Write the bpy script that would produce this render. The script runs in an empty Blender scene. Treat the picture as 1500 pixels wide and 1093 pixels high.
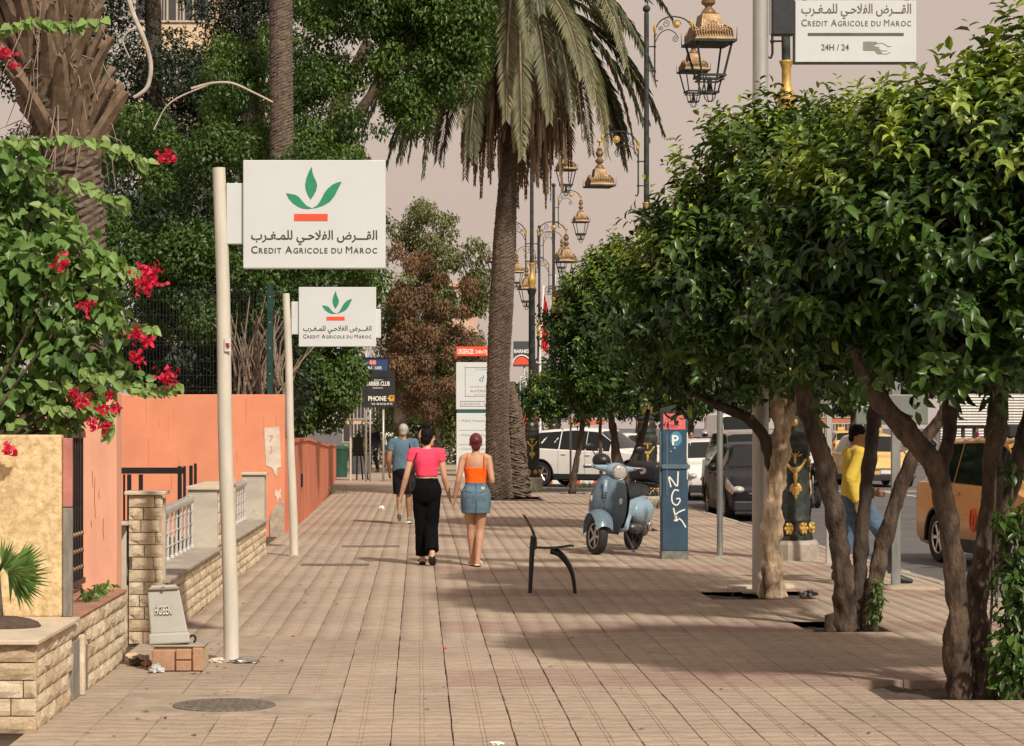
import bpy, bmesh, math, random
import numpy as np
from mathutils import Vector, Matrix, Quaternion, noise

random.seed(7); RNG = np.random.default_rng(11)
R = math.radians
SC = bpy.context.scene
COL = SC.collection

# ------------------------------------------------------------------ camera, sky, sun, exposure
F, H, VX, VY = 3300.0, 1.68, 613.0, 625.0        # focal length in photo pixels, eye height, vanishing point
cam = bpy.data.cameras.new('camera'); cam_o = bpy.data.objects.new('camera', cam); COL.objects.link(cam_o)
cam.sensor_width = 36.0; cam.lens = F / 1500 * 36
cam.shift_x = (750 - VX) / 1500; cam.shift_y = (VY - 546.5) / 1500
cam.clip_start = 0.1; cam.clip_end = 2000
cam_o.location = (0, 0, H); cam_o.rotation_euler = (R(90), 0, 0)
SC.camera = cam_o

SUN_EL, SUN_TRAVEL = R(43), Vector((-0.46, 0.888))   # height of the sun; where its light travels on the ground
world = bpy.data.worlds.new('World'); SC.world = world; world.use_nodes = True
_n = world.node_tree.nodes; _l = world.node_tree.links
bg = _n['Background']; bg.inputs['Strength'].default_value = 0.1
sky = _n.new('ShaderNodeTexSky'); sky.sky_type = 'NISHITA'; sky.sun_disc = False
sky.sun_elevation = SUN_EL; sky.sun_rotation = math.atan2(-SUN_TRAVEL.x, -SUN_TRAVEL.y)
sky.dust_density = 6.0; sky.air_density = 1.5
mx = _n.new('ShaderNodeMix'); mx.data_type = 'RGBA'; mx.inputs[0].default_value = 0.92
mx.inputs[7].default_value = (6.35, 5.05, 4.30, 1)   # the even dusty beige of the sky
_l.new(sky.outputs[0], mx.inputs[6]); _l.new(mx.outputs[2], bg.inputs['Color'])
sun = bpy.data.lights.new('sun', 'SUN'); sun.energy = 4.1; sun.angle = R(2.5); sun.color = (1.0, 0.92, 0.80)
sun_o = bpy.data.objects.new('sun', sun); COL.objects.link(sun_o)
_d = Vector((SUN_TRAVEL.x * math.cos(SUN_EL), SUN_TRAVEL.y * math.cos(SUN_EL), -math.sin(SUN_EL)))
sun_o.rotation_euler = _d.to_track_quat('-Z', 'Y').to_euler()
SC.view_settings.view_transform = 'Standard'; SC.view_settings.look = 'None'
SC.view_settings.exposure = 0.0; SC.view_settings.gamma = 1.0; SC.view_settings.use_curve_mapping = False
SC.cycles.max_bounces = 6; SC.cycles.diffuse_bounces = 3; SC.cycles.transparent_max_bounces = 8

# ------------------------------------------------------------------ measuring helpers
def wx(px, D): return (px - VX) * D / F
def wz(py, D): return H - (py - VY) * D / F
def gd(py, z=0.0): return F * (H - z) / (py - VY)
def at(px, py, D): return Vector((wx(px, D), D, wz(py, D)))
def gz(x, y):                                      # slight waviness of the old pavement
    return 0.011 * noise.noise(Vector((x * .55, y * .5, 3.1))) + 0.005 * noise.noise(Vector((x * 1.5, y * 1.2, 9.7)))

# ------------------------------------------------------------------ scene helpers
def props(o, label=None, cat=None, group=None, kind=None):
    if label: o['label'] = label
    if cat: o['category'] = cat
    if group: o['group'] = group
    if kind: o['kind'] = kind
    return o
def thing(name, label, cat, loc=(0, 0, 0), rotz=0.0, group=None):
    o = bpy.data.objects.new(name, None); COL.objects.link(o); o.empty_display_size = .2
    o.location = loc; o.rotation_euler = (0, 0, rotz)
    return props(o, label, cat, group)
def obj(name, m, mat=None, parent=None, loc=None, rot=None, smooth=False, scale=None):
    if isinstance(m, bmesh.types.BMesh):
        me = bpy.data.meshes.new(name); m.normal_update(); m.to_mesh(me); m.free()
    else: me = m
    if mat is not None and len(me.materials) == 0: me.materials.append(mat)
    if smooth: me.shade_smooth() if smooth is True else None
    o = bpy.data.objects.new(name, me); COL.objects.link(o)
    if parent: o.parent = parent
    if loc is not None: o.location = loc
    if rot is not None: o.rotation_euler = rot
    if scale is not None: o.scale = scale
    if smooth == 'auto':
        me.shade_smooth()
        try: me.set_sharp_from_angle(angle=R(35))
        except Exception: pass
    return o
def copy_tree(o, parent=None):
    c = o.copy(); COL.objects.link(c)
    if parent: c.parent = parent; c.matrix_parent_inverse = o.matrix_parent_inverse
    for ch in list(o.children): copy_tree(ch, c)
    return c

# ------------------------------------------------------------------ bmesh shapes
def NB(): return bmesh.new()
def box(bm, c, s, rot=None, bevel=0.0, seg=1):
    g = bmesh.ops.create_cube(bm, size=1.0)
    vs = g['verts']
    M = Matrix.Translation(Vector(c)) @ (rot.to_matrix().to_4x4() if rot is not None else Matrix.Identity(4)) @ Matrix.Diagonal((s[0], s[1], s[2], 1))
    bmesh.ops.transform(bm, matrix=M, verts=vs)
    if bevel > 0:
        es = list({e for v in vs for e in v.link_edges})
        bmesh.ops.bevel(bm, geom=es, offset=bevel, segments=seg, affect='EDGES', profile=.5)
    return vs
def box2(bm, a, b, bevel=0.0, seg=1):
    a = Vector(a); b = Vector(b)
    return box(bm, (a + b) / 2, (abs(b.x - a.x), abs(b.y - a.y), abs(b.z - a.z)), None, bevel, seg)
def frame_for(t, up=Vector((0, 0, 1))):
    t = t.normalized()
    if abs(t.dot(up)) > .97: up = Vector((0, 1, 0)) if abs(t.y) < .9 else Vector((1, 0, 0))
    a = up.cross(t).normalized(); b = t.cross(a).normalized()
    return a, b
def tube(bm, pts, rad, seg=10, cap=True, up=Vector((0, 0, 1)), fixed=None):
    """pts list, rad: number or per-point number / (ra, rb). fixed: constant (a,b) axes."""
    pts = [Vector(p) for p in pts]; n = len(pts); rings = []
    if not isinstance(rad, (list, tuple)): rad = [rad] * n
    pa = None
    for i, p in enumerate(pts):
        t = (pts[min(i + 1, n - 1)] - pts[max(i - 1, 0)])
        if t.length < 1e-9: t = Vector((0, 0, 1))
        if fixed: a, b = fixed
        else:
            a, b = frame_for(t, up)
            if pa is not None:
                a2 = pa - t.normalized() * pa.dot(t.normalized())
                if a2.length > 1e-6: a = a2.normalized(); b = t.normalized().cross(a)
            pa = a
        r = rad[i]; ra, rb = (r if isinstance(r, (list, tuple)) else (r, r))
        rings.append([bm.verts.new(p + a * (ra * math.cos(2 * math.pi * k / seg)) + b * (rb * math.sin(2 * math.pi * k / seg))) for k in range(seg)])
    for i in range(n - 1):
        for k in range(seg):
            bm.faces.new((rings[i][k], rings[i][(k + 1) % seg], rings[i + 1][(k + 1) % seg], rings[i + 1][k]))
    if cap:
        bm.faces.new(list(reversed(rings[0]))); bm.faces.new(rings[-1])
    return rings
def lathe(bm, prof, c=(0, 0, 0), seg=16, cap=True, sq=None):
    """prof: (radius, z) from bottom to top; sq: rotation of first vertex"""
    c = Vector(c); a0 = sq or 0.0; rings = []
    for r, z in prof:
        rings.append([bm.verts.new(c + Vector((r * math.cos(a0 + 2 * math.pi * k / seg), r * math.sin(a0 + 2 * math.pi * k / seg), z))) for k in range(seg)])
    for i in range(len(rings) - 1):
        for k in range(seg):
            bm.faces.new((rings[i][k], rings[i][(k + 1) % seg], rings[i + 1][(k + 1) % seg], rings[i + 1][k]))
    if cap:
        bm.faces.new(list(reversed(rings[0]))); bm.faces.new(rings[-1])
def ball(bm, c, r, u=12, v=8, rot=None):
    g = bmesh.ops.create_uvsphere(bm, u_segments=u, v_segments=v, radius=1.0)
    rr = r if isinstance(r, (list, tuple)) else (r, r, r)
    M = Matrix.Translation(Vector(c)) @ (rot.to_matrix().to_4x4() if rot is not None else Matrix.Identity(4)) @ Matrix.Diagonal((rr[0], rr[1], rr[2], 1))
    bmesh.ops.transform(bm, matrix=M, verts=g['verts']); return g['verts']
def prism(bm, poly, depth, M=None):
    """poly: 2D outline (x, z) -> plate of given depth along y, centred on y=0"""
    f = [bm.verts.new((x, -depth / 2, z)) for x, z in poly]; b = [bm.verts.new((x, depth / 2, z)) for x, z in poly]
    n = len(poly); bm.faces.new(f); bm.faces.new(list(reversed(b)))
    for i in range(n): bm.faces.new((f[i], b[i], b[(i + 1) % n], f[(i + 1) % n]))
    if M is not None: bmesh.ops.transform(bm, matrix=M, verts=f + b)
    bmesh.ops.recalc_face_normals(bm, faces=bm.faces)
    return f + b
def spline(pts, n=8):
    """Catmull-Rom through pts"""
    P = [Vector(p) for p in pts]; P = [P[0] * 2 - P[1]] + P + [P[-1] * 2 - P[-2]]; out = []
    for i in range(1, len(P) - 2):
        p0, p1, p2, p3 = P[i - 1:i + 3]
        for k in range(n):
            t = k / n
            out.append(.5 * ((2 * p1) + (p2 - p0) * t + (2 * p0 - 5 * p1 + 4 * p2 - p3) * t * t + (3 * p1 - p0 - 3 * p2 + p3) * t ** 3))
    out.append(P[-2]); return out
def lerp_list(vals, n):
    xs = np.linspace(0, len(vals) - 1, n); return list(np.interp(xs, range(len(vals)), vals))
def evaluated(o):
    dg = bpy.context.evaluated_depsgraph_get(); dg.update()
    me = bpy.data.meshes.new_from_object(o.evaluated_get(dg)); me.name = o.name
    return me
def remesh(bm, voxel, smooth_it=4, fac=.5):
    me = bpy.data.meshes.new('tmp'); bmesh.ops.recalc_face_normals(bm, faces=bm.faces); bm.to_mesh(me); bm.free()
    o = bpy.data.objects.new('tmp', me); COL.objects.link(o)
    m = o.modifiers.new('r', 'REMESH'); m.mode = 'VOXEL'; m.voxel_size = voxel; m.use_smooth_shade = True
    if smooth_it:
        s = o.modifiers.new('s', 'SMOOTH'); s.iterations = smooth_it; s.factor = fac
    out = evaluated(o); bpy.data.objects.remove(o); bpy.data.meshes.remove(me)
    return out
def text_mesh(s, size, align='LEFT', bold=0.0, space=1.0, shear=0.0, fit=None, res=3):
    c = bpy.data.curves.new('t', 'FONT'); c.body = s; c.size = size; c.align_x = align; c.offset = bold * size
    c.space_character = space; c.shear = shear; c.resolution_u = res
    o = bpy.data.objects.new('t', c); COL.objects.link(o); me = evaluated(o)
    bpy.data.objects.remove(o); bpy.data.curves.remove(c)
    if fit and len(me.vertices):
        a = np.empty(len(me.vertices) * 3); me.vertices.foreach_get('co', a); a = a.reshape(-1, 3)
        w = a[:, 0].max() - a[:, 0].min(); k = fit / w
        a[:, 0] = (a[:, 0] - a[:, 0].min()) * k; me.vertices.foreach_set('co', a.ravel()); me.update()
    me.materials.clear()
    return me
def text_merge(items):
    """items: (string, size, x, z, kwargs); stands in the XZ plane facing -Y"""
    bm = NB()
    for s, size, x, z, kw in items:
        me = text_mesh(s, size, **kw); n0 = len(bm.verts); bm.from_mesh(me); bm.verts.ensure_lookup_table()
        for v in bm.verts[n0:]: v.co = Vector((v.co.x + x, 0, v.co.y + z))
        bpy.data.meshes.remove(me)
    return bm
AR = {'ا': (0xFE8D, 0xFE8E, 0), 'ل': (0xFEDD, 0xFEDE, 0xFEDF, 0xFEE0), 'ق': (0xFED5, 0xFED6, 0xFED7, 0xFED8), 'ر': (0xFEAD, 0xFEAE, 0),
      'ض': (0xFEBD, 0xFEBE, 0xFEBF, 0xFEC0), 'ف': (0xFED1, 0xFED2, 0xFED3, 0xFED4), 'ح': (0xFEA1, 0xFEA2, 0xFEA3, 0xFEA4),
      'ي': (0xFEEF, 0xFEF2, 0xFEF3, 0xFEF4), 'م': (0xFEE1, 0xFEE2, 0xFEE3, 0xFEE4), 'غ': (0xFECD, 0xFECE, 0xFECF, 0xFED0),
      'ب': (0xFE8F, 0xFE90, 0xFE91, 0xFE92), 'ـ': (0x640,) * 4, 'ﻻ': (0xFEFB, 0xFEFC, 0)}
def arabic(s):
    out = []
    for w in s.split(' '):
        w = w.replace('لا', 'ﻻ'); r = ''
        for i, ch in enumerate(w):
            f = AR[ch]; pj = i > 0 and AR[w[i - 1]][2] != 0; nj = i < len(w) - 1 and f[2] != 0
            r += chr(f[3 if pj and nj else 1 if pj else 2 if nj else 0])
        out.append(r[::-1])
    return ' '.join(out[::-1])

# ------------------------------------------------------------------ leaf and mass meshes (numpy)
def np_mesh(name, V, T, attrs=None, mats=None, face_mat=None):
    V = np.ascontiguousarray(V, dtype=np.float32); T = np.ascontiguousarray(T, dtype=np.int32)
    me = bpy.data.meshes.new(name); k = T.shape[1]
    me.vertices.add(len(V)); me.vertices.foreach_set('co', V.ravel())
    me.loops.add(T.size); me.loops.foreach_set('vertex_index', T.ravel())
    me.polygons.add(len(T)); me.polygons.foreach_set('loop_start', np.arange(0, T.size, k, dtype=np.int32))
    try: me.polygons.foreach_set('loop_total', np.full(len(T), k, dtype=np.int32))
    except Exception: pass
    for a, vals in (attrs or {}).items():
        at_ = me.attributes.new(a, 'FLOAT', 'POINT'); at_.data.foreach_set('value', np.ascontiguousarray(vals, dtype=np.float32))
    for m in mats or []: me.materials.append(m)
    if face_mat is not None: me.polygons.foreach_set('material_index', np.ascontiguousarray(face_mat, dtype=np.int32))
    me.update(calc_edges=True); me.validate()
    return me
def unit(a): return a / np.maximum(np.linalg.norm(a, axis=1, keepdims=True), 1e-9)
def leaves(pos, axis, nrm, ln, wd, kind='fine', curl=0.25, rnd=None):
    """arrays of leaf bases, directions, normals, lengths, widths -> V, T, rnd, along"""
    n = len(pos); axis = unit(axis); side = unit(np.cross(axis, nrm)); nr = np.cross(side, axis)
    ln = np.broadcast_to(np.asarray(ln, float), (n,))[:, None]; wd = np.broadcast_to(np.asarray(wd, float), (n,))[:, None]
    if rnd is None: rnd = RNG.random(n)
    if kind == 'fine':      # 8 vertices, folded along the midrib, tip drooping
        prof = [(0, 0, 0), (.28, .42, .10), (.66, .40, .04), (1, 0, -curl), (.66, -.40, .04), (.28, -.42, .10), (.28, 0, -.02), (.66, 0, -.10)]
        tris = [(0, 1, 6), (1, 2, 7), (1, 7, 6), (2, 3, 7), (3, 4, 7), (4, 5, 6), (4, 6, 7), (5, 0, 6)]
    elif kind == 'heart':
        prof = [(0, 0, 0), (-.04, .28, .06), (.22, .50, .10), (.62, .34, .03), (1, 0, -curl), (.62, -.34, .03), (.22, -.50, .10), (-.04, -.28, .06), (.45, 0, -.07)]
        tris = [(0, 1, 8), (1, 2, 8), (2, 3, 8), (3, 4, 8), (4, 5, 8), (5, 6, 8), (6, 7, 8), (7, 0, 8)]
    else:                   # small: 4 vertices
        prof = [(0, 0, 0), (.45, .5, .06), (1, 0, -curl), (.45, -.5, .06)]
        tris = [(0, 1, 2), (0, 2, 3)]
    P = np.array(prof); m = len(P)
    V = (pos[:, None, :] + axis[:, None, :] * (P[None, :, 0, None] * ln[:, None, :]) + side[:, None, :] * (P[None, :, 1, None] * wd[:, None, :])
         + nr[:, None, :] * (P[None, :, 2, None] * ln[:, None, :]))
    T = (np.array(tris)[None] + (np.arange(n) * m)[:, None, None]).reshape(-1, 3)
    return V.reshape(-1, 3), T, np.repeat(rnd, m)
def rand_dir(n):
    return unit(RNG.normal(size=(n, 3)))
def twigs(org, d, length, nl, ln, wd, kind='fine', droop=.45, young=None, spread=.9):
    """leafy twigs: nl leaves spiralling along each twig; returns V,T,rnd,young"""
    n = len(org); d = unit(d); ref = unit(np.cross(d, rand_dir(n))); ref2 = np.cross(d, ref)
    k = np.tile(np.arange(nl), n); i = np.repeat(np.arange(n), nl)
    L = np.broadcast_to(np.asarray(length, float), (n,))[i]
    t = (k + .4) / nl; ang = k * 2.4 + RNG.random(n)[i] * 6.28
    pos = org[i] + d[i] * (t * L)[:, None] + np.array([0, 0, -1]) * (.12 * t ** 2 * L)[:, None]
    out = ref[i] * np.cos(ang)[:, None] + ref2[i] * np.sin(ang)[:, None]
    ax = unit(out * spread + d[i] * (.25 + .8 * t ** 3)[:, None] + RNG.normal(size=(n * nl, 3)) * .18)
    ax[:, 2] -= droop * RNG.random(n * nl); ax = unit(ax)
    nr = d[i] + np.array([0, 0, .8]) + RNG.normal(size=(n * nl, 3)) * .25
    sz = (1 - .35 * t ** 2) * RNG.uniform(.6, 1.25, n * nl)
    rr = np.clip(RNG.random(n)[i] ** 1.4 * .65 + RNG.random(n * nl) ** 1.4 * .45, 0, 1)
    V, T, rn = leaves(pos, ax, nr, ln * sz, wd * sz, kind, rnd=rr)
    m = len(V) // (n * nl)
    yl = (np.zeros(n) if young is None else young)[i] * (.55 + .45 * t); odd = RNG.random(n * nl) < .012; yl = np.where(odd, RNG.uniform(.5, 1.0, n * nl), yl)
    yg = np.repeat(yl, m)
    return V, T, rn, yg
def merge(parts):
    Vs, Ts, Rs, Ys, o = [], [], [], [], 0
    for V, T, r, y in parts:
        Vs.append(V); Ts.append(T + o); Rs.append(r); Ys.append(y); o += len(V)
    return np.concatenate(Vs), np.concatenate(Ts), np.concatenate(Rs), np.concatenate(Ys)
def clumps(centres, radii, n, ln, wd, kind='small', squash=(1, 1, .8), droop=.5, shell=.55, outn=.8):
    """leaves scattered through the outer shells of many clumps"""
    C = np.array([list(c) for c in centres]); r = np.array(radii); w = r ** 2; i = RNG.choice(len(C), n, p=w / w.sum())
    d = rand_dir(n); q = shell + (1 - shell) * RNG.random(n) ** .6
    q *= 1 + .22 * np.sin(d[:, 0] * 5 + i) * np.sin(d[:, 1] * 4 + 2 * i) * np.sin(d[:, 2] * 5)
    pos = C[i] + d * (r[i] * q)[:, None] * np.array(squash)
    ax = d * .6 + RNG.normal(size=(n, 3)) * .6; ax[:, 2] -= droop
    nr = d * outn + np.array([0, 0, .5]) + RNG.normal(size=(n, 3)) * .35
    rn = np.clip(RNG.random(len(C))[i] * .55 + RNG.random(n) * .45, 0, 1)
    V, T, rr = leaves(pos, ax, nr, ln * RNG.uniform(.7, 1.2, n), wd * RNG.uniform(.7, 1.2, n), kind, rnd=rn)
    return V, T, rr, np.zeros(len(V))
def leaf_obj(name, data, mat, parent=None, loc=None, kind=None):
    V, T, r, y = data
    me = np_mesh(name, V, T, {'rnd': r, 'young': y}, [mat])
    o = obj(name, me, None, parent, loc); props(o, kind=kind); return o
# ------------------------------------------------------------------ materials
def lin(r, g, b):
    f = lambda c: ((c / 255 + .055) / 1.055) ** 2.4 if c > 10 else c / 255 / 12.92
    return (f(r), f(g), f(b))
MAT = {}
def mat(name, col, rough=.6, metal=0.0, var=.12, vs=5.0, bump=0.0, bs=60.0, spec=.5, coat=0.0, dirt=None, ds=2.0, dth=.55, stretch=None, space='Object', trans=0.0, second=None, s2=3.0, s2t=.5):
    """procedural surface: base colour broken by noise, optional stains with their own shape, fine relief"""
    if name in MAT: return MAT[name]
    m = bpy.data.materials.new(name); m.use_nodes = True; MAT[name] = m
    N = m.node_tree.nodes; L = m.node_tree.links; b = N['Principled BSDF']
    b.inputs['Roughness'].default_value = rough; b.inputs['Metallic'].default_value = metal
    b.inputs['Specular IOR Level'].default_value = spec
    if coat: b.inputs['Coat Weight'].default_value = coat; b.inputs['Coat Roughness'].default_value = .06
    if trans: b.inputs['Transmission Weight'].default_value = trans
    tc = N.new('ShaderNodeTexCoord'); src = tc.outputs['Object']
    if space == 'World':
        g = N.new('ShaderNodeNewGeometry'); src = g.outputs['Position']
    if stretch:
        mp = N.new('ShaderNodeMapping'); mp.inputs['Scale'].default_value = stretch; L.new(src, mp.inputs[0]); src = mp.outputs[0]
    def nz(scale, detail=4, rgh=.6):
        t = N.new('ShaderNodeTexNoise'); t.inputs['Scale'].default_value = scale; t.inputs['Detail'].default_value = detail; t.inputs['Roughness'].default_value = rgh
        L.new(src, t.inputs['Vector']); return t.outputs['Fac']
    def ramp(fac, a, bb, e0=.35, e1=.65):
        r = N.new('ShaderNodeMapRange'); r.inputs[1].default_value = e0; r.inputs[2].default_value = e1; r.inputs[3].default_value = a; r.inputs[4].default_value = bb
        L.new(fac, r.inputs[0]); return r.outputs[0]
    def mixc(fac, a, bb, typ='MIX'):
        x = N.new('ShaderNodeMix'); x.data_type = 'RGBA'; x.blend_type = typ
        if hasattr(fac, 'links'): L.new(fac, x.inputs[0])
        else: x.inputs[0].default_value = fac
        for s, i in ((a, 6), (bb, 7)):
            if hasattr(s, 'links'): L.new(s, x.inputs[i])
            else: x.inputs[i].default_value = (*s, 1)
        return x.outputs[2]
    base = col
    if second is not None: base = mixc(ramp(nz(s2, 5), 0, 1, s2t - .08, s2t + .08), base, second)
    if var > 0:
        k = ramp(nz(vs), 1 - var, 1 + var)
        sc_ = N.new('ShaderNodeVectorMath'); sc_.operation = 'SCALE'
        if hasattr(base, 'links'): L.new(base, sc_.inputs[0])
        else: sc_.inputs[0].default_value = base
        L.new(k, sc_.inputs['Scale']); base = sc_.outputs[0]
    if dirt is not None: base = mixc(ramp(nz(ds, 6, .7), 0, .85, dth, dth + .15), base, dirt)
    if hasattr(base, 'links'): L.new(base, b.inputs['Base Color'])
    else: b.inputs['Base Color'].default_value = (*base, 1)
    L.new(ramp(nz(vs * 2.3), max(rough - .08, .02), min(rough + .08, 1)), b.inputs['Roughness'])
    if bump:
        bp = N.new('ShaderNodeBump'); bp.inputs['Strength'].default_value = min(bump, 1.0); bp.inputs['Distance'].default_value = .03 if name.startswith('bark') else .01
        L.new(nz(bs, 5), bp.inputs['Height']); L.new(bp.outputs[0], b.inputs['Normal'])
    return m
def leaf_mat(name, dark, light, young=None, rough=.38, transl=.28, spec=.5):
    if name in MAT: return MAT[name]
    m = bpy.data.materials.new(name); m.use_nodes = True; MAT[name] = m
    N = m.node_tree.nodes; L = m.node_tree.links; b = N['Principled BSDF']; out = N['Material Output']
    a = N.new('ShaderNodeAttribute'); a.attribute_name = 'rnd'; y = N.new('ShaderNodeAttribute'); y.attribute_name = 'young'
    x = N.new('ShaderNodeMix'); x.data_type = 'RGBA'; x.inputs[6].default_value = (*dark, 1); x.inputs[7].default_value = (*light, 1); L.new(a.outputs['Fac'], x.inputs[0])
    x2 = N.new('ShaderNodeMix'); x2.data_type = 'RGBA'; L.new(x.outputs[2], x2.inputs[6]); x2.inputs[7].default_value = (*(young or light), 1); L.new(y.outputs['Fac'], x2.inputs[0])
    L.new(x2.outputs[2], b.inputs['Base Color']); b.inputs['Roughness'].default_value = rough; b.inputs['Specular IOR Level'].default_value = spec
    t = N.new('ShaderNodeBsdfTranslucent'); hs = N.new('ShaderNodeHueSaturation'); hs.inputs['Value'].default_value = 1.5; hs.inputs['Saturation'].default_value = 1.15
    L.new(x2.outputs[2], hs.inputs['Color']); L.new(hs.outputs[0], t.inputs['Color'])
    ms = N.new('ShaderNodeMixShader'); ms.inputs[0].default_value = transl; L.new(b.outputs[0], ms.inputs[1]); L.new(t.outputs[0], ms.inputs[2]); L.new(ms.outputs[0], out.inputs['Surface'])
    return m
def glass_mat(name, col=(.02, .025, .03), rough=.05):
    return mat(name, col, rough, 0, .05, 2, spec=.8, coat=.4)

def paver_mat(name, base, alt):
    """ribbed concrete pavers: ribs across, worn and stained in the large"""
    m = bpy.data.materials.new(name); m.use_nodes = True; MAT[name] = m
    N = m.node_tree.nodes; L = m.node_tree.links; b = N['Principled BSDF']; b.inputs['Roughness'].default_value = .85; b.inputs['Specular IOR Level'].default_value = .25
    g = N.new('ShaderNodeNewGeometry'); P = g.outputs['Position']
    def nz(scale, vec=P, det=5, ro=.6):
        t = N.new('ShaderNodeTexNoise'); t.inputs['Scale'].default_value = scale; t.inputs['Detail'].default_value = det; t.inputs['Roughness'].default_value = ro; L.new(vec, t.inputs['Vector']); return t.outputs['Fac']
    def mr(f, a, c, e0=.3, e1=.7):
        r = N.new('ShaderNodeMapRange'); r.inputs[1].default_value = e0; r.inputs[2].default_value = e1; r.inputs[3].default_value = a; r.inputs[4].default_value = c; L.new(f, r.inputs[0]); return r.outputs[0]
    def math_(op, a, c):
        x = N.new('ShaderNodeMath'); x.operation = op
        for s, i in ((a, 0), (c, 1)):
            if hasattr(s, 'links'): L.new(s, x.inputs[i])
            else: x.inputs[i].default_value = s
        return x.outputs[0]
    mp = N.new('ShaderNodeMapping'); mp.inputs['Scale'].default_value = (1 / .335, 0, 0); L.new(P, mp.inputs[0])
    wn = N.new('ShaderNodeTexWhiteNoise'); wn.noise_dimensions = '2D'
    fl = N.new('ShaderNodeVectorMath'); fl.operation = 'FLOOR'; off = N.new('ShaderNodeVectorMath'); off.operation = 'ADD'; off.inputs[1].default_value = (-.187 / .335 + 40, 0, 0)
    L.new(mp.outputs[0], off.inputs[0]); L.new(off.outputs[0], fl.inputs[0]); L.new(fl.outputs[0], wn.inputs['Vector'])
    wave = N.new('ShaderNodeTexWave'); wave.wave_type = 'BANDS'; wave.bands_direction = 'Y'; wave.inputs['Scale'].default_value = 1.85; wave.inputs['Distortion'].default_value = 5.5; wave.inputs['Detail'].default_value = 3; wave.inputs['Detail Scale'].default_value = 2.6
    L.new(P, wave.inputs['Vector'])
    k = math_('MULTIPLY', mr(wn.outputs['Value'], .975, 1.02, 0, 1), mr(nz(.5), .84, 1.14))
    k = math_('MULTIPLY', k, mr(nz(3.0, det=6, ro=.7), .90, 1.10))
    rip = math_('ADD', wave.outputs['Fac'], math_('MULTIPLY', nz(11, det=3), 1.1))
    k = math_('MULTIPLY', k, mr(rip, .85, 1.06, .45, 1.05))
    k = math_('MULTIPLY', k, mr(nz(45), .90, 1.08))
    mixn = N.new('ShaderNodeMix'); mixn.data_type = 'RGBA'; mixn.inputs[6].default_value = (*base, 1); mixn.inputs[7].default_value = (*alt, 1); L.new(mr(nz(.9, det=3), 0, .6), mixn.inputs[0])
    st = N.new('ShaderNodeMix'); st.data_type = 'RGBA'; L.new(mixn.outputs[2], st.inputs[6]); st.inputs[7].default_value = (.13, .10, .075, 1); L.new(mr(nz(1.7, det=8, ro=.75), 0, .75, .60, .78), st.inputs[0])
    sc_ = N.new('ShaderNodeVectorMath'); sc_.operation = 'SCALE'; L.new(st.outputs[2], sc_.inputs[0]); L.new(k, sc_.inputs['Scale']); L.new(sc_.outputs[0], b.inputs['Base Color'])
    bp = N.new('ShaderNodeBump'); bp.inputs['Strength'].default_value = .7; bp.inputs['Distance'].default_value = .009
    L.new(math_('ADD', rip, math_('MULTIPLY', nz(60), .6)), bp.inputs['Height']); L.new(bp.outputs[0], b.inputs['Normal'])
    return m
paver_mat('paver', (.405, .32, .243), (.36, .29, .226)); paver_mat('paver_red', (.35, .25, .20), (.305, .22, .175))
M = MAT
mat('joint_sand', (.17, .13, .095), .95, var=.3, vs=3, space='World', bump=.3)
mat('soil', (.075, .052, .038), .95, var=.4, vs=14, bump=.8, bs=40)
mat('asphalt', (.105, .10, .10), .85, var=.18, vs=.6, bump=.35, bs=140, space='World', dirt=(.15, .135, .12), ds=.5, dth=.55)
mat('road_paint', (.55, .53, .48), .7, var=.25, vs=4, space='World', dirt=(.14, .13, .12), ds=6, dth=.55)
mat('concrete', (.36, .31, .255), .85, var=.2, vs=4, bump=.4, bs=50, dirt=(.18, .16, .14), ds=3)
mat('manhole_iron', (.19, .16, .13), .75, .3, var=.35, vs=30, bump=.9, bs=70)
mat('stone_a', (.64, .52, .36), .85, var=.2, vs=9, bump=.7, bs=30, dirt=(.34, .23, .14), ds=4, dth=.58)
mat('stone_b', (.69, .58, .42), .85, var=.2, vs=9, bump=.7, bs=30, dirt=(.36, .26, .16), ds=4, dth=.6)
mat('stone_c', (.57, .44, .29), .85, var=.22, vs=9, bump=.7, bs=30, dirt=(.26, .18, .11), ds=4, dth=.55)
mat('mortar', (.50, .40, .28), .9, var=.2, bump=.4)
mat('cap_slab', (.58, .49, .37), .75, var=.15, vs=4, bump=.25, dirt=(.34, .27, .2), ds=4)
mat('terracotta_top', (.40, .20, .13), .85, var=.2, vs=6, bump=.4, dirt=(.28, .2, .15), ds=5)
mat('cream_render', (.70, .53, .30), .9, var=.16, vs=14, bump=1.0, bs=26, second=(.55, .38, .18), s2=22, s2t=.54)
mat('grey_edge', (.24, .22, .19), .85, var=.25, vs=8, bump=.4, stretch=(3, 3, .6))
mat('peach_paint', (.78, .39, .26), .8, var=.07, vs=3, bump=.15, dirt=(.52, .24, .16), ds=5, dth=.68, stretch=(3, 3, .7))
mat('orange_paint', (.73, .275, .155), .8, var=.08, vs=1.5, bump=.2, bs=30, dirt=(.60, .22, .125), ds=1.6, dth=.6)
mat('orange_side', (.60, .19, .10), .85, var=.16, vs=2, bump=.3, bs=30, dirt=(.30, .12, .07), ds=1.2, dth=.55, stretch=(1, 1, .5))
mat('bare_plaster', (.42, .34, .26), .95, var=.25, vs=8, bump=.8, bs=25)
mat('light_plaster', (.47, .43, .36), .8, var=.12, vs=3, bump=.2, dirt=(.33, .3, .25), ds=3, dth=.6, stretch=(1, 1, 2))
mat('paper', (.66, .56, .46), .9, var=.12, vs=8)
mat('black_metal', (.018, .018, .02), .45, .3, var=.2, vs=8)
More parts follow.
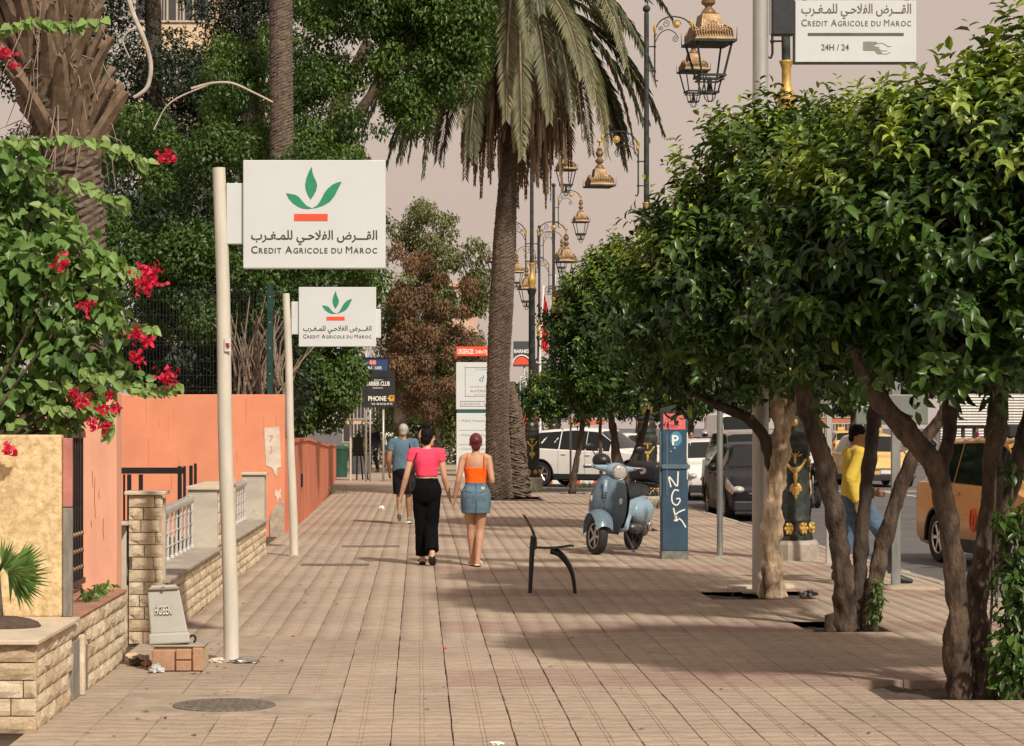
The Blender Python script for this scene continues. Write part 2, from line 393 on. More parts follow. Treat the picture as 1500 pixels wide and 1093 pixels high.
mat('gold', (.52, .335, .095), .55, .45, var=.3, vs=9, bump=.3, dirt=(.16, .12, .06), ds=9, dth=.58)
mat('brass', (.27, .175, .09), .5, .6, var=.35, vs=9, bump=.3, dirt=(.14, .09, .05), ds=8, dth=.55)
mat('lamp_iron', (.032, .038, .034), .68, .15, var=.45, vs=8, bump=.3, dirt=(.13, .12, .095), ds=6, dth=.57, spec=.3)
mat('chrome', (.62, .62, .62), .22, .95, var=.1)
mat('white_pole', (.60, .56, .475), .55, var=.08, vs=3, bump=.15, dirt=(.36, .25, .16), ds=5, dth=.68, stretch=(3, 3, .8))
mat('grey_pole', (.46, .45, .42), .4, .35, var=.12, vs=3, stretch=(2, 2, .4), dirt=(.3, .28, .25), ds=4, dth=.65)
mat('steel_pole', (.30, .31, .30), .42, .6, var=.18, vs=4, stretch=(2, 2, .4))
mat('sign_white', (.61, .64, .645), .5, var=.03, vs=2, dirt=(.56, .575, .55), ds=2, dth=.62)
mat('sign_green', (.02, .25, .13), .5, var=.1, vs=6)
mat('sign_red', (.78, .09, .035), .5, var=.06)
mat('ink', (.035, .035, .03), .6, var=.1)
mat('ink_brown', (.16, .11, .08), .6, var=.2, vs=20)
mat('ink_olive', (.10, .10, .075), .6, var=.15)
mat('grey_print', (.24, .24, .21), .6, var=.1)
mat('box_black', (.02, .022, .027), .5, var=.2, vs=20)
mat('box_grey', (.42, .41, .37), .6, var=.1, vs=3, bump=.1, dirt=(.3, .28, .24), ds=4, dth=.62)
mat('brick_red', (.44, .26, .16), .9, var=.2, vs=6, bump=.5)
mat('plastic_black', (.012, .013, .016), .42, var=.1)
mat('meter_blue', (.032, .072, .115), .5, .1, var=.2, vs=3, bump=.1, dirt=(.16, .18, .19), ds=5, dth=.68)
mat('meter_red', (.66, .14, .14), .6, var=.12, vs=10)
mat('meter_sky', (.06, .27, .42), .5, var=.1)
mat('white_paint', (.82, .80, .74), .6, var=.08, vs=10)
mat('fence_green', (.012, .05, .04), .5, .2, var=.2)
mat('wire_dark', (.022, .028, .028), .5, .3, var=.1)
mat('bark', (.078, .052, .035), .9, var=.6, vs=14, bump=1.0, bs=30, stretch=(1, 1, .35), dirt=(.21, .16, .11), ds=12, dth=.62)
mat('bark_light', (.52, .39, .26), .85, var=.45, vs=12, bump=1.0, bs=24, stretch=(1, 1, .16), dirt=(.09, .052, .03), ds=13, dth=.52)
mat('bark_dark', (.06, .042, .03), .9, var=.4, vs=8, bump=1.0, bs=22, stretch=(1, 1, .4))
mat('palm_bark', (.125, .094, .068), .95, var=.45, vs=16, bump=1, bs=30)
mat('palm_boot', (.19, .13, .083), .9, var=.35, vs=14, bump=.8, bs=24, stretch=(1, 1, .3))
mat('dry_twig', (.27, .205, .15), .9, var=.3, vs=8)
leaf_mat('citrus_leaf', (.006, .022, .006), (.085, .17, .026), (.40, .50, .08), rough=.36, transl=.11, spec=.4)
leaf_mat('bougain_leaf', (.06, .135, .03), (.19, .32, .075), (.30, .42, .12), rough=.5, transl=.22)
leaf_mat('vine_leaf', (.020, .052, .009), (.10, .175, .028), (.22, .31, .06), rough=.45, transl=.25)
leaf_mat('ficus_leaf', (.018, .05, .008), (.125, .21, .032), (.27, .36, .07), rough=.4, transl=.28)
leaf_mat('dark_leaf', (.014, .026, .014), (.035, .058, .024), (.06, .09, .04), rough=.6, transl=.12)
leaf_mat('dry_leaf', (.10, .052, .028), (.24, .145, .07), (.20, .22, .07), rough=.7, transl=.2)
leaf_mat('olive_leaf', (.06, .08, .02), (.20, .22, .065), (.26, .28, .10), rough=.55, transl=.25)
leaf_mat('far_leaf', (.02, .035, .014), (.06, .085, .03), (.1, .13, .05), rough=.6, transl=.15)
leaf_mat('petal', (.42, .012, .05), (.78, .035, .10), (.8, .1, .12), rough=.6, transl=.35)
leaf_mat('frond_dark', (.035, .055, .03), (.13, .155, .075), (.2, .2, .1), rough=.5, transl=.2)
leaf_mat('frond_grey', (.105, .115, .055), (.26, .25, .13), (.3, .28, .15), rough=.55, transl=.2)
leaf_mat('frond_dead', (.12, .072, .038), (.30, .20, .115), (.3, .22, .13), rough=.75, transl=.15)
leaf_mat('grass_blade', (.07, .10, .03), (.20, .20, .08), (.26, .24, .1), rough=.7, transl=.2)
# ------------------------------------------------------------------ ground, road, pavement
KERB = 5.547
bm = NB(); bmesh.ops.create_grid(bm, x_segments=2, y_segments=2, size=1500); bmesh.ops.translate(bm, verts=bm.verts, vec=(0, 900, -.14))
props(obj('road', bm, M['asphalt']), kind='structure')
bm = NB(); box2(bm, (-2.16, 4, -.139), (KERB, 58, -.066))
pave = props(obj('pavement', bm, M['joint_sand']), kind='structure')
bm = NB(); box2(bm, (-3.4, 58, -.137), (2.3, 190, -.004))
props(obj('far_pavement', bm, M['paver']), kind='structure')
bm = NB(); box2(bm, (-60, 8, -.135), (-2.16, 200, -.03)); props(obj('garden_ground', bm, M['soil']), kind='structure')
for (x0, x1, y0, y1, w) in ((9.1, 9.22, 20, 26, 0), (9.1, 9.22, 32, 38, 0), (9.1, 9.22, 44, 50, 0), (9.1, 9.22, 58, 64, 0), (12.9, 13.05, 20, 130, 0), (9.1, 9.22, 74, 82, 0), (7.0, 20, 63.2, 63.7, 0)):
    bm = NB(); box2(bm, (x0, y0, -.139), (x1, y1, -.136)); props(obj('road_marking', bm, M['road_paint']), kind='structure')

prof = [(-.1648, -.06), (-.1648, -.004), (-.1622, 0), (-.015, 0), (-.0115, -.004), (-.008, 0), (.008, 0), (.0115, -.004), (.015, 0), (.1622, 0), (.1648, -.004), (.1648, -.06)]
TL, TW = .35, .335
def tile_mesh():
    n = len(prof); V = [(x, -.17495, z) for x, z in prof] + [(x, .17495, z) for x, z in prof]
    Fc = [(i, i + 1, n + i + 1, n + i)[::-1] for i in range(n - 1)]
    Fc += [tuple(range(n)), tuple(reversed(range(n, 2 * n)))]
    return V, Fc
tv, tf = tile_mesh(); TV = np.array(tv)
meA = bpy.data.meshes.new('tile'); meA.from_pydata(tv, [], tf); meA.materials.append(M['paver'])
meB = meA.copy(); meB.materials.clear(); meB.materials.append(M['paver_red'])
PITS = [(2.98, 3.86, 14.05, 14.95), (3.13, 3.97, 18.5, 19.4), (3.05, 3.95, 22.0, 22.9), (3.2, 3.9, 36.4, 37.1), (3.55, 4.15, 56.2, 56.9), (1.2, 2.95, 51.0, 53.6)]
PATCH = (-1.88, -.62, 13.15, 13.95)
def snap(q):                                       # grow a rectangle to whole tiles
    k0, k1 = math.floor((q[0] - .187) / TW + .35), math.ceil((q[1] - .187) / TW - .35); r0, r1 = math.floor(q[2] / TL + .5 + .3), math.ceil(q[3] / TL + .5 - .3)
    return (k0, k1, r0, r1), (.187 + k0 * TW, .187 + k1 * TW, (r0 - .5) * TL, (r1 - .5) * TL)
HOLES = [snap(p) for p in PITS + [PATCH]]; PITS = [h[1] for h in HOLES[:-1]]; PATCH = HOLES[-1][1]
cells = []
for r in range(26, 166):
    for k in range(-7, 16):
        x, y = .187 + (k + .5) * TW, r * TL
        if not any(h[0][0] <= k < h[0][1] and h[0][2] <= r < h[0][3] for h in HOLES): cells.append((x, y, r, k))
def is_red(x, y): return x > .187 and ((y - 14.55) % 3.85) < 1.1
vis = [c for c in cells if 11.7 < c[1] and -30 < VX + c[0] * F / c[1] < 1530]
near = set(vis[:300]); rest = [c for c in cells if c not in near]
def tilt(x, y):
    e = .15; return math.atan2(gz(x, y + e) - gz(x, y - e), 2 * e), -math.atan2(gz(x + e, y) - gz(x - e, y), 2 * e)
def tile_pts(x, y):                                # template bent to the pavement's own waviness
    p = TV.copy(); e = [gz(x + dx, y + dy) for dy in (-.175, .175) for dx in (-.165, .165)]
    for i in range(len(p)):
        u = (p[i, 0] + .165) / .33; lo, hi = (e[0], e[1]) if p[i, 1] < 0 else (e[2], e[3]); p[i, 2] += lo + (hi - lo) * u
    return p
for (x, y, r, k) in vis[:300]:
    me = bpy.data.meshes.new('tile'); me.from_pydata([tuple(v) for v in tile_pts(x, y)], [], tf); me.materials.append(M['paver_red' if is_red(x, y) else 'paver'])
    o = obj('tile', me, None, pave, (x + random.uniform(-.0025, .0025), y, random.uniform(-.0002, .0002)))
Vs, Fs, Ms = [], [], []; n = len(TV)
quads = [f for f in tf if len(f) == 4]
for j, (x, y, r, k) in enumerate(rest):
    p = tile_pts(x, y); p[:, 0] += x + random.uniform(-.0025, .0025); p[:, 1] += y; Vs.append(p); Fs.append(np.array(quads) + j * n); Ms += [1 if is_red(x, y) else 0] * len(quads)
o = obj('tile_field', np_mesh('tile_field', np.concatenate(Vs), np.concatenate(Fs), None, [M['paver'], M['paver_red']], Ms), None, pave); props(o, kind='stuff')
for (a, b, c, d) in PITS:
    bm = NB(); bmesh.ops.create_grid(bm, x_segments=12, y_segments=12, size=.5)
    for v in bm.verts: v.co = Vector((a + .004 + (v.co.x + .5) * (b - a - .008), c + .004 + (v.co.y + .5) * (d - c - .008), -.048 + .03 * noise.noise(Vector((v.co.x * 6 + a, v.co.y * 6 + c, 0)))))
    obj('pit_soil', bm, M['soil'], pave, smooth=True)
bm = NB(); box2(bm, (PATCH[0] + .004, PATCH[2] + .004, -.06), (PATCH[1] - .004, PATCH[3] - .004, .0), .004); obj('concrete_patch', bm, mat('worn_cement', (.34, .28, .215), .9, var=.25, vs=4, bump=.4, bs=40, dirt=(.36, .28, .2), ds=3, dth=.5), pave)
bm = NB(); lathe(bm, [(.31, -.02), (.31, .006), (.285, .010), (.275, .007), (.02, .008)], (-1.17, 13.57, 0), 36)
for a in range(-5, 6):
    for b in range(-5, 6):
        if a * a + b * b < 27: box(bm, (-1.17 + a * .048, 13.57 + b * .048, .010), (.03, .03, .008))
props(obj('manhole_cover', bm, M['manhole_iron']), 'round iron manhole cover set in a concrete patch', 'manhole cover')
def grate(px0, px1, py, label, dd=.28):
    D = gd(py); x0, x1 = wx(px0, D), wx(px1, D); t = thing('drain_grate', label, 'drain grate', (0, 0, 0), 0, 'drain grates')
    g = max(gz(x0, D), gz(x1, D), gz((x0 + x1) / 2, D)) + .002
    bm = NB(); box2(bm, (x0, D, g - .02), (x1, D + .03, g + .012)); box2(bm, (x0, D + dd - .03, g - .02), (x1, D + dd, g + .012)); obj('frame', bm, M['manhole_iron'], t)
    nb = int((x1 - x0) / .045); meb = None
    for i in range(nb):
        if meb is None:
            bm = NB(); box2(bm, (-.010, D + .031, g - .01), (.010, D + dd - .031, g + .010)); o = obj('bar', bm, M['manhole_iron'], t); meb = o.data
        else: o = obj('bar', meb, None, t)
        o.location.x = x0 + (i + .5) * (x1 - x0) / nb
grate(440, 540, 829, 'long dark drain grate beside the foot of the smaller white sign pole')
grate(500, 585, 802, 'faint drain grate behind the long one, left of the walking women')
# kerb stones along the road
bmk = NB(); box(bmk, (0, 0, -.065), (.13, .985, .146), None, .012, 2); mek = bpy.data.meshes.new('kerb_stone'); bmk.to_mesh(mek); bmk.free(); mek.materials.append(M['concrete'])
kerb = thing('kerb', 'pale concrete kerb along the edge of the road', 'kerb')
for i in range(48):
    o = obj('kerb_stone', mek, None, kerb, (KERB + .068, 9.5 + i, gz(KERB, 9.5 + i))); o.rotation_euler.z = random.uniform(-.01, .01)
# red and white painted kerb of the side street
pk = thing('painted_kerb', 'red and white painted kerb blocks behind the white SUV', 'kerb')
for i in range(14):
    bm = NB(); box2(bm, (2.45 + i * .44, 71.0, -.139), (2.45 + i * .44 + .43, 71.25, .06), .02); obj('kerb_block', bm, M['sign_red'] if i % 2 else M['white_paint'], pk)
# asphalt stub: mound of broken paving by the kerb post
bm = NB(); ball(bm, (5.1, 23.3, 0), (.32, .22, .05), 14, 8); obj('paving_bump', bm, M['paver'], pave, smooth=True)

# ------------------------------------------------------------------ stones for the clad walls
def stone_mesh(seed):
    rg = random.Random(seed); n = 4; g = {}; bm = NB()
    for i in range(n):
        for j in range(n):
            e = (i in (0, n - 1)) or (j in (0, n - 1))
            yy = -.5 + i / (n - 1) + (0 if i in (0, n - 1) else rg.uniform(-.08, .08)); zz = -.5 + j / (n - 1) + (0 if j in (0, n - 1) else rg.uniform(-.08, .08))
            g[i, j] = bm.verts.new((rg.uniform(-.45, -.2) if e else rg.uniform(-.1, .35), yy, zz))
    for i in range(n - 1):
        for j in range(n - 1): bm.faces.new((g[i, j], g[i + 1, j], g[i + 1, j + 1], g[i, j + 1]))
    ring = [(i, 0) for i in range(n)] + [(n - 1, j) for j in range(1, n)] + [(i, n - 1) for i in range(n - 2, -1, -1)] + [(0, j) for j in range(n - 2, 0, -1)]
    back = {k: bm.verts.new((-1, g[k].co.y, g[k].co.z)) for k in ring}
    for a, b in zip(ring, ring[1:] + ring[:1]): bm.faces.new((g[b], g[a], back[a], back[b]))
    me = bpy.data.meshes.new('stone'); bmesh.ops.recalc_face_normals(bm, faces=bm.faces); bm.to_mesh(me); bm.free(); return me
STONES = []
for i in range(15):
    me = stone_mesh(i); me.materials.append(M[('stone_a', 'stone_b', 'stone_c')[(0, 1, 0, 1, 2)[i % 5]]]); STONES.append(me)
def clad(parent, p0, p1, z0, z1, course, length, facing, hole=None, depth=.035, seed=1):
    """stones on a vertical face between ground points p0 and p1; facing is the outward normal angle"""
    rg = random.Random(seed); p0 = Vector(p0); p1 = Vector(p1); Ln = (p1 - p0).length; d = (p1 - p0) / Ln; nc = max(1, round((z1 - z0) / course)); ch = (z1 - z0) / nc
    for c in range(nc):
        a = -rg.uniform(0, .8) * length
        while a < Ln:
            b = a + length * rg.uniform(.75, 1.3); s, e = max(a, 0), min(b, Ln); a = b
            if e - s < .03: continue
            zc = z0 + (c + .5) * ch; m = (s + e) / 2; q = p0 + d * m
            if hole and hole(q, zc): continue
            o = obj('stone', rg.choice(STONES), None, parent, (q.x, q.y, zc)); o.rotation_euler.z = facing
            o.scale = (depth, (e - s) - .007, ch - .007)
# planter wall
pl = thing('planter_wall', 'low planter wall clad in cream stone blocks with a slab top', 'wall', (-2.1, 12.3, 0))
def kid(name, bm, m, t, **k):      # child given in world coordinates
    o = obj(name, bm, m, None, **k); o.parent = t; o.matrix_parent_inverse = Matrix.Translation(-Vector(t.location)) if t.rotation_euler.z == 0 else t.matrix_basis.inverted(); return o
pl.location = (0, 0, 0)
bm = NB(); box2(bm, (-4.2, 12.345, -.1), (-2.13, 16.25, .488)); obj('wall_core', bm, M['mortar'], pl)
slot = lambda q, z: q.x > -2.2 and 13.72 < q.y < 14.42 and z < .38
clad(pl, (-2.1, 12.34), (-2.1, 16.24), 0, .488, .098, .24, 0, slot, .03, 3)
clad(pl, (-4.1, 12.3), (-2.085, 12.3), 0, .488, .098, .34, -math.pi / 2, None, .03, 5)
bm = NB(); box2(bm, (-2.132, 13.78, 0), (-2.112, 14.05, .36), .004); obj('grey_slab', bm, M['grey_edge'], pl)
bm = NB(); box2(bm, (-2.132, 14.13, 0), (-2.112, 14.40, .375), .004); obj('grey_slab', bm, M['grey_edge'], pl)
bm = NB(); box2(bm, (-2.132, 14.055, 0), (-2.085, 14.125, .38), .012, 2); obj('stone_mullion', bm, M['stone_b'], pl)
bm = NB(); box2(bm, (-4.2, 12.26, .49), (-2.07, 13.79, .515), .004); obj('cap_slab', bm, M['cap_slab'], pl)
bm = NB(); box2(bm, (-4.2, 13.794, .49), (-2.10, 16.24, .508), .004); obj('clay_top', bm, M['terracotta_top'], pl)
# rough cream gate pillar
cp = thing('cream_pillar', 'rough cream rendered wall end above the planter, under the bougainvillea', 'wall')
bm = NB(); box2(bm, (-4.3, 13.82, .509), (-2.19, 13.92, 1.63), .012, 2); obj('rendered_face', bm, M['cream_render'], cp)
bm = NB(); box2(bm, (-2.188, 13.84, .509), (-2.13, 13.90, 1.18), .006); obj('grey_edge', bm, M['grey_edge'], cp)
bm = NB(); box2(bm, (-2.188, 13.84, 1.183), (-2.13, 13.90, 1.61), .006); obj('pink_edge', bm, mat('old_pink', (.50, .20, .16), .85, var=.2, bump=.3), cp)
# gate with black bars and gold studs
gt = thing('garden_gate', 'black barred garden gate with gold studs between cream and peach pillars', 'gate')
bm = NB(); box2(bm, (-2.43, 14.14, .56), (-2.39, 16.18, .60)); box2(bm, (-2.43, 14.14, 1.60), (-2.39, 16.18, 1.64)); obj('gate_frame', bm, M['black_metal'], gt)
mb = None
for i in range(17):
    y = 14.2 + i * .12
    if mb is None:
        bm = NB(); box2(bm, (-.011, -.011, -.53), (.011, .011, .56), .002); o = obj('bar', bm, M['black_metal'], gt); mb = o.data
        bm = NB()
        for z in (-.42, -.30, -.18): ball(bm, (0, 0, z), (.018, .018, .022), 8, 6)
        g = obj('stud', bm, M['brass'], o); mg = g.data
    else:
        o = obj('bar', mb, None, gt); g = obj('stud', mg, None, o)
    o.location = (-2.41, y, 1.10)
bm = NB(); box2(bm, (-2.47, 14.14, .602), (-2.44, 16.18, 1.598)); obj('back_sheet', bm, M['black_metal'], gt)
pp = thing('peach_pillar', 'smooth peach painted gate pillar with dark drip stains', 'pillar')
bm = NB(); box2(bm, (-2.43, 16.24, .3), (-2.177, 16.52, 1.93), .008, 2); obj('shaft', bm, M['peach_paint'], pp)
bm = NB()
for (x, z, l) in ((-2.33, 1.32, .30), (-2.35, 1.36, .12), (-2.30, 1.22, .06), (-2.27, 1.02, .16), (-2.36, 1.0, .05)):
    tube(bm, [(x, 16.236, z), (x + random.uniform(-.006, .006), 16.236, z - l * .5), (x + .004, 16.236, z - l)], [.0012, .0015, .0008], 5)
obj('drip_stains', bm, mat('stain', (.22, .07, .04), .9), pp)
# low wall with balustrade openings
bw = thing('balustrade_wall', 'low stone clad wall with two open bays and chrome railings', 'wall')
bm = NB(); box2(bm, (-2.30, 17.44, -.1), (-2.02, 29.28, .45)); box2(bm, (-2.22, 17.44, .451), (-2.02, 17.66, 1.15)); obj('wall_core', bm, M['mortar'], bw)
clad(bw, (-1.98, 17.42), (-1.98, 29.28), 0, .452, .09, .24, 0, None, .028, 8)
clad(bw, (-2.24, 17.40), (-1.975, 17.40), 0, 1.15, .096, .19, -math.pi / 2, None, .028, 9)
clad(bw, (-1.98, 22.46), (-1.98, 24.36), .49, 1.04, .11, .30, 0, None, .03, 19)
bm = NB(); box2(bm, (-2.27, 17.37, 1.152), (-1.955, 17.72, 1.18), .004); box2(bm, (-2.34, 17.30, .92), (-2.235, 17.66, .945), .003); obj('cap_slab', bm, M['cap_slab'], bw)
bm = NB(); box2(bm, (-2.34, 17.42, 0), (-2.26, 17.62, .918), .004); obj('side_post', bm, M['light_plaster'], bw)
for (a, b) in ((17.66, 22.4), (24.42, 29.25)):
    bm = NB(); box2(bm, (-2.30, a, .452), (-1.95, b, .478), .004); obj('sill', bm, M['concrete'], bw)
    bm = NB(); box2(bm, (-2.012, a, .479), (-1.985, a + .06, 1.12)); obj('jamb', bm, M['light_plaster'], bw)
for (a, b) in ((22.402, 24.415), (29.252, 29.6)):
    bm = NB(); box2(bm, (-2.29, a, .3), (-2.0, b, 1.05), .004); obj('end_panel', bm, M['light_plaster'], bw)
    bm = NB(); box2(bm, (-2.31, a - .03, 1.051), (-1.97, b + .03, 1.085), .004); obj('cap_slab', bm, M['cap_slab'], bw)
mb2 = None
for (a, b) in ((17.9, 22.38), (24.6, 29.22)):
    bm = NB(); tube(bm, [(-2.25, a, .90), (-2.25, b - .25, .965)], .042, 14); ball(bm, (-2.25, b - .25, .965), .052, 14, 10); obj('rail', bm, mat('rail_top', (.6, .58, .54), .35, .5), bw, smooth='auto')
    for z in (.60, .72, .84):
        bm = NB(); tube(bm, [(-2.25, a, z), (-2.25, b, z)], .009, 8); obj('cross_bar', bm, mat('rail_white', (.66, .66, .63), .4, .3), bw, smooth=True)
    y = a + .15
    while y < b:
        if mb2 is None:
            bm = NB(); tube(bm, [(0, 0, 0), (0, 0, .46)], .013, 10); lathe(bm, [(.022, 0), (.022, .02), (.013, .03)], (0, 0, 0), 10)
            o = obj('baluster', bm, M['rail_white'], bw, smooth='auto'); mb2 = o.data
        else: o = obj('baluster', mb2, None, bw)
        o.location = (-2.25, y, .479); y += .36
# black yard railing behind
yr = thing('yard_railing', 'black flat bar railing in the yard against the orange wall', 'railing')
D = 31.5
for (x0, x1, y0, y1) in ((172, 268, 685, 694),):
    bm = NB(); box2(bm, (wx(x0, D), D, wz(y1, D)), (wx(x1, D), D + .05, wz(y0, D)), .004); obj('top_bar', bm, M['black_metal'], yr)
for (x0, x1, y0) in ((186, 192, 695), (203, 209, 695), (180, 183, 695), (260, 266, 683), (268, 272, 683), (277, 282, 682), (284, 288, 679)):
    bm = NB(); box2(bm, (wx(x0, D), D + .003, -.05), (wx(x1, D), D + .047, wz(y0, D)), .003); obj('post', bm, M['black_metal'], yr)
# orange wall facing the camera, with the mesh fence above it
ow = thing('orange_wall', 'tall flat orange wall with a torn paper strip', 'wall')
D = 35.0
bm = NB(); box2(bm, (-9, D, -.1), (wx(417, D), D + .25, 2.18), .01, 2); obj('wall_face', bm, M['orange_paint'], ow)
rg = random.Random(77); bm = NB()
for i in range(26):                                # faint drips and scuffs on the paint
    x = rg.uniform(-5.5, -2.15); z = rg.uniform(.9, 2.15); l = rg.uniform(.08, .5); w = rg.uniform(.002, .006)
    box2(bm, (x - w, D - .003, z - l), (x + w, D - .001, z))
obj('drip_stains', bm, mat('orange_stain', (.60, .21, .12), .85), ow)
bm = NB(); V = [(wx(x, D), wz(y, D)) for x, y in ((387, 627), (409, 625), (410, 640), (412, 684), (406, 686), (406, 698), (402, 694), (399, 686), (390, 682), (388, 655))]
prism(bm, V, .006, Matrix.Translation((0, D - .005, 0))); obj('paper_strip', bm, M['paper'], ow)
bm = text_merge([('7', .16, wx(393, D), wz(648, D), {}), ('3', .16, wx(393, D), wz(664, D), {})]); bmesh.ops.translate(bm, verts=bm.verts, vec=(0, D - .011, 0)); obj('faded_writing', bm, mat('faded_red', (.55, .32, .24), .9), ow)
bm = NB(); V = [(wx(x, D), wz(y, D)) for x, y in ((396, 790), (395, 762), (399, 748), (406, 738), (413, 735), (416.5, 738), (416.5, 790))]
prism(bm, V, .03, Matrix.Translation((0, D - .012, 0))); obj('bare_patch', bm, M['bare_plaster'], ow)
bm = NB(); V = [(wx(x, D), wz(y, D)) for x, y in ((404, 716), (407, 721), (412, 715), (411, 724), (413, 731), (409, 729), (406, 736), (405, 728), (402, 726))]
prism(bm, V, .006, Matrix.Translation((0, D - .004, 0))); obj('chip', bm, M['paper'], ow)
fn = thing('mesh_fence', 'dark green wire mesh fence on top of the orange wall', 'fence')
for px in (155, 395):
    x = wx(px, D); bm = NB(); box2(bm, (x - .045, D + .06, 2.18), (x + .045, D + .14, wz(416, D)), .006); obj('post', bm, M['fence_green'], fn)
    bm = NB()
    for z in (2.5, 2.9, 3.3, 3.7): ball(bm, (x, D + .055, z), .012, 6, 4)
    obj('bolt', bm, M['grey_pole'], fn)
for (a, b) in ((-8.6, wx(155, D) - .05), (wx(155, D) + .05, wx(395, D) - .05), (wx(395, D) + .05, -2.1)):
    bm = NB(); x = a
    while x < b:
        box2(bm, (x - .0025, D + .095, 2.2), (x + .0025, D + .101, wz(419, D))); x += .052
    for z in (2.24, 2.30, 2.48, 2.70, 2.95, 3.01, 3.20, 3.42, 3.66, 3.8): box2(bm, (a, D + .102, z - .003), (b, D + .108, z + .003))
    obj('wire_mesh', bm, M['wire_dark'], fn)
# long low orange wall running away beside the pavement
lw = thing('low_orange_wall', 'long low orange wall running away beside the pavement', 'wall')
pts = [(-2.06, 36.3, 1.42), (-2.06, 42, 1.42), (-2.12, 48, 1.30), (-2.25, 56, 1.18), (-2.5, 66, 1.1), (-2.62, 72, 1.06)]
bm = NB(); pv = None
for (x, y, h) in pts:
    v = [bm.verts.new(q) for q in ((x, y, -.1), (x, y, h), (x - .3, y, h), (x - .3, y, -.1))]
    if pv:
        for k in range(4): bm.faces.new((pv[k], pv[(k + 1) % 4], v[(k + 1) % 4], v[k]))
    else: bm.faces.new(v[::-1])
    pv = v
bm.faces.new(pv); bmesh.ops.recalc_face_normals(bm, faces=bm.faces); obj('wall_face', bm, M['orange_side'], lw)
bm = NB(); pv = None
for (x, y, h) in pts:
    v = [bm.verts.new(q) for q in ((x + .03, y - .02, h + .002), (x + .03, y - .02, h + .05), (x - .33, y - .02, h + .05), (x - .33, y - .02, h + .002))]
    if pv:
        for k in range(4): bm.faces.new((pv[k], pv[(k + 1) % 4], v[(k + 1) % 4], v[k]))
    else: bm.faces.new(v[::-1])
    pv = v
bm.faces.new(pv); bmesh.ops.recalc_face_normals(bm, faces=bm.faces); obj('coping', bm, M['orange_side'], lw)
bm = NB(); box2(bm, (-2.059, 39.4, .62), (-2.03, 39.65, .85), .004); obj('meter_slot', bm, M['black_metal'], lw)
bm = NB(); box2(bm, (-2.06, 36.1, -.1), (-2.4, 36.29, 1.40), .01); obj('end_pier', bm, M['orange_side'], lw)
# ------------------------------------------------------------------ bank signs
def smallcaps(words, big, small, total):
    """'Credit' style words: first letter tall, the rest small capitals; returns bmesh in XZ plane starting at x=0"""
    bm = NB(); x = 0.0
    for w in words:
        low = w[0] == '_'; w = w.lstrip('_')
        for i, ch in enumerate(w):
            sz = big if (i == 0 and not low) else small
            me = text_mesh(ch, sz, bold=0.0 if ch == 'M' else .010); a = np.empty(len(me.vertices) * 3); me.vertices.foreach_get('co', a); a = a.reshape(-1, 3)
            n0 = len(bm.verts); bm.from_mesh(me); bm.verts.ensure_lookup_table()
            for v in bm.verts[n0:]: v.co = Vector((v.co.x - a[:, 0].min() + x, 0, v.co.y))
            x += a[:, 0].max() - a[:, 0].min() + small * .17; bpy.data.meshes.remove(me)
        x += small * .34
    k = total / (x - small * .5)
    for v in bm.verts: v.co.x *= k
    return bm
LEAF_T = [(690, 95), (697, 150), (712, 195), (735, 240), (741, 275), (732, 320), (708, 365), (680, 404), (655, 365), (634, 310), (629, 262), (640, 205), (662, 145)]
LEAF_L = [(450, 345), (495, 353), (540, 362), (572, 383), (600, 418), (640, 462), (685, 484), (700, 489), (655, 493), (605, 488), (560, 470), (510, 435), (475, 395)]
LEAF_R = [(972, 237), (930, 244), (885, 265), (840, 302), (808, 345), (785, 390), (762, 432), (735, 466), (700, 483), (690, 490), (740, 480), (800, 460), (860, 425), (905, 370), (940, 300)]
def bank_logo(board, W, Hh, y):
    U = lambda p: ((p[0] - 45) / 1338 * W, Hh - (p[1] - 33) / 1020 * Hh)
    bm = NB()
    for P in (LEAF_T, LEAF_L, LEAF_R): bm.faces.new([bm.verts.new((U(p)[0], y, U(p)[1])) for p in P])
    bmesh.ops.triangulate(bm, faces=bm.faces); bmesh.ops.recalc_face_normals(bm, faces=bm.faces)
    obj('leaf_emblem', bm, M['sign_green'], board)
    bm = NB(); a = U((525, 605)); b = U((840, 540)); box2(bm, (a[0], y, a[1]), (b[0], y + .002, b[1])); obj('red_bar', bm, M['sign_red'], board)
def bank_text(board, x0, w, za, zl, sa, big, small, y, ink):
    bm = text_merge([(arabic('القـــرض الفلاحـي للمـغـرب'), sa, x0, za, dict(bold=.012, fit=w))]); bmesh.ops.translate(bm, verts=bm.verts, vec=(0, y, 0)); obj('arabic_lettering', bm, ink, board)
    bm = smallcaps(['CREDIT', 'AGRICOLE', '_DU', 'MAROC'], big, small, w); bmesh.ops.translate(bm, verts=bm.verts, vec=(x0, y, zl)); obj('latin_lettering', bm, ink, board)
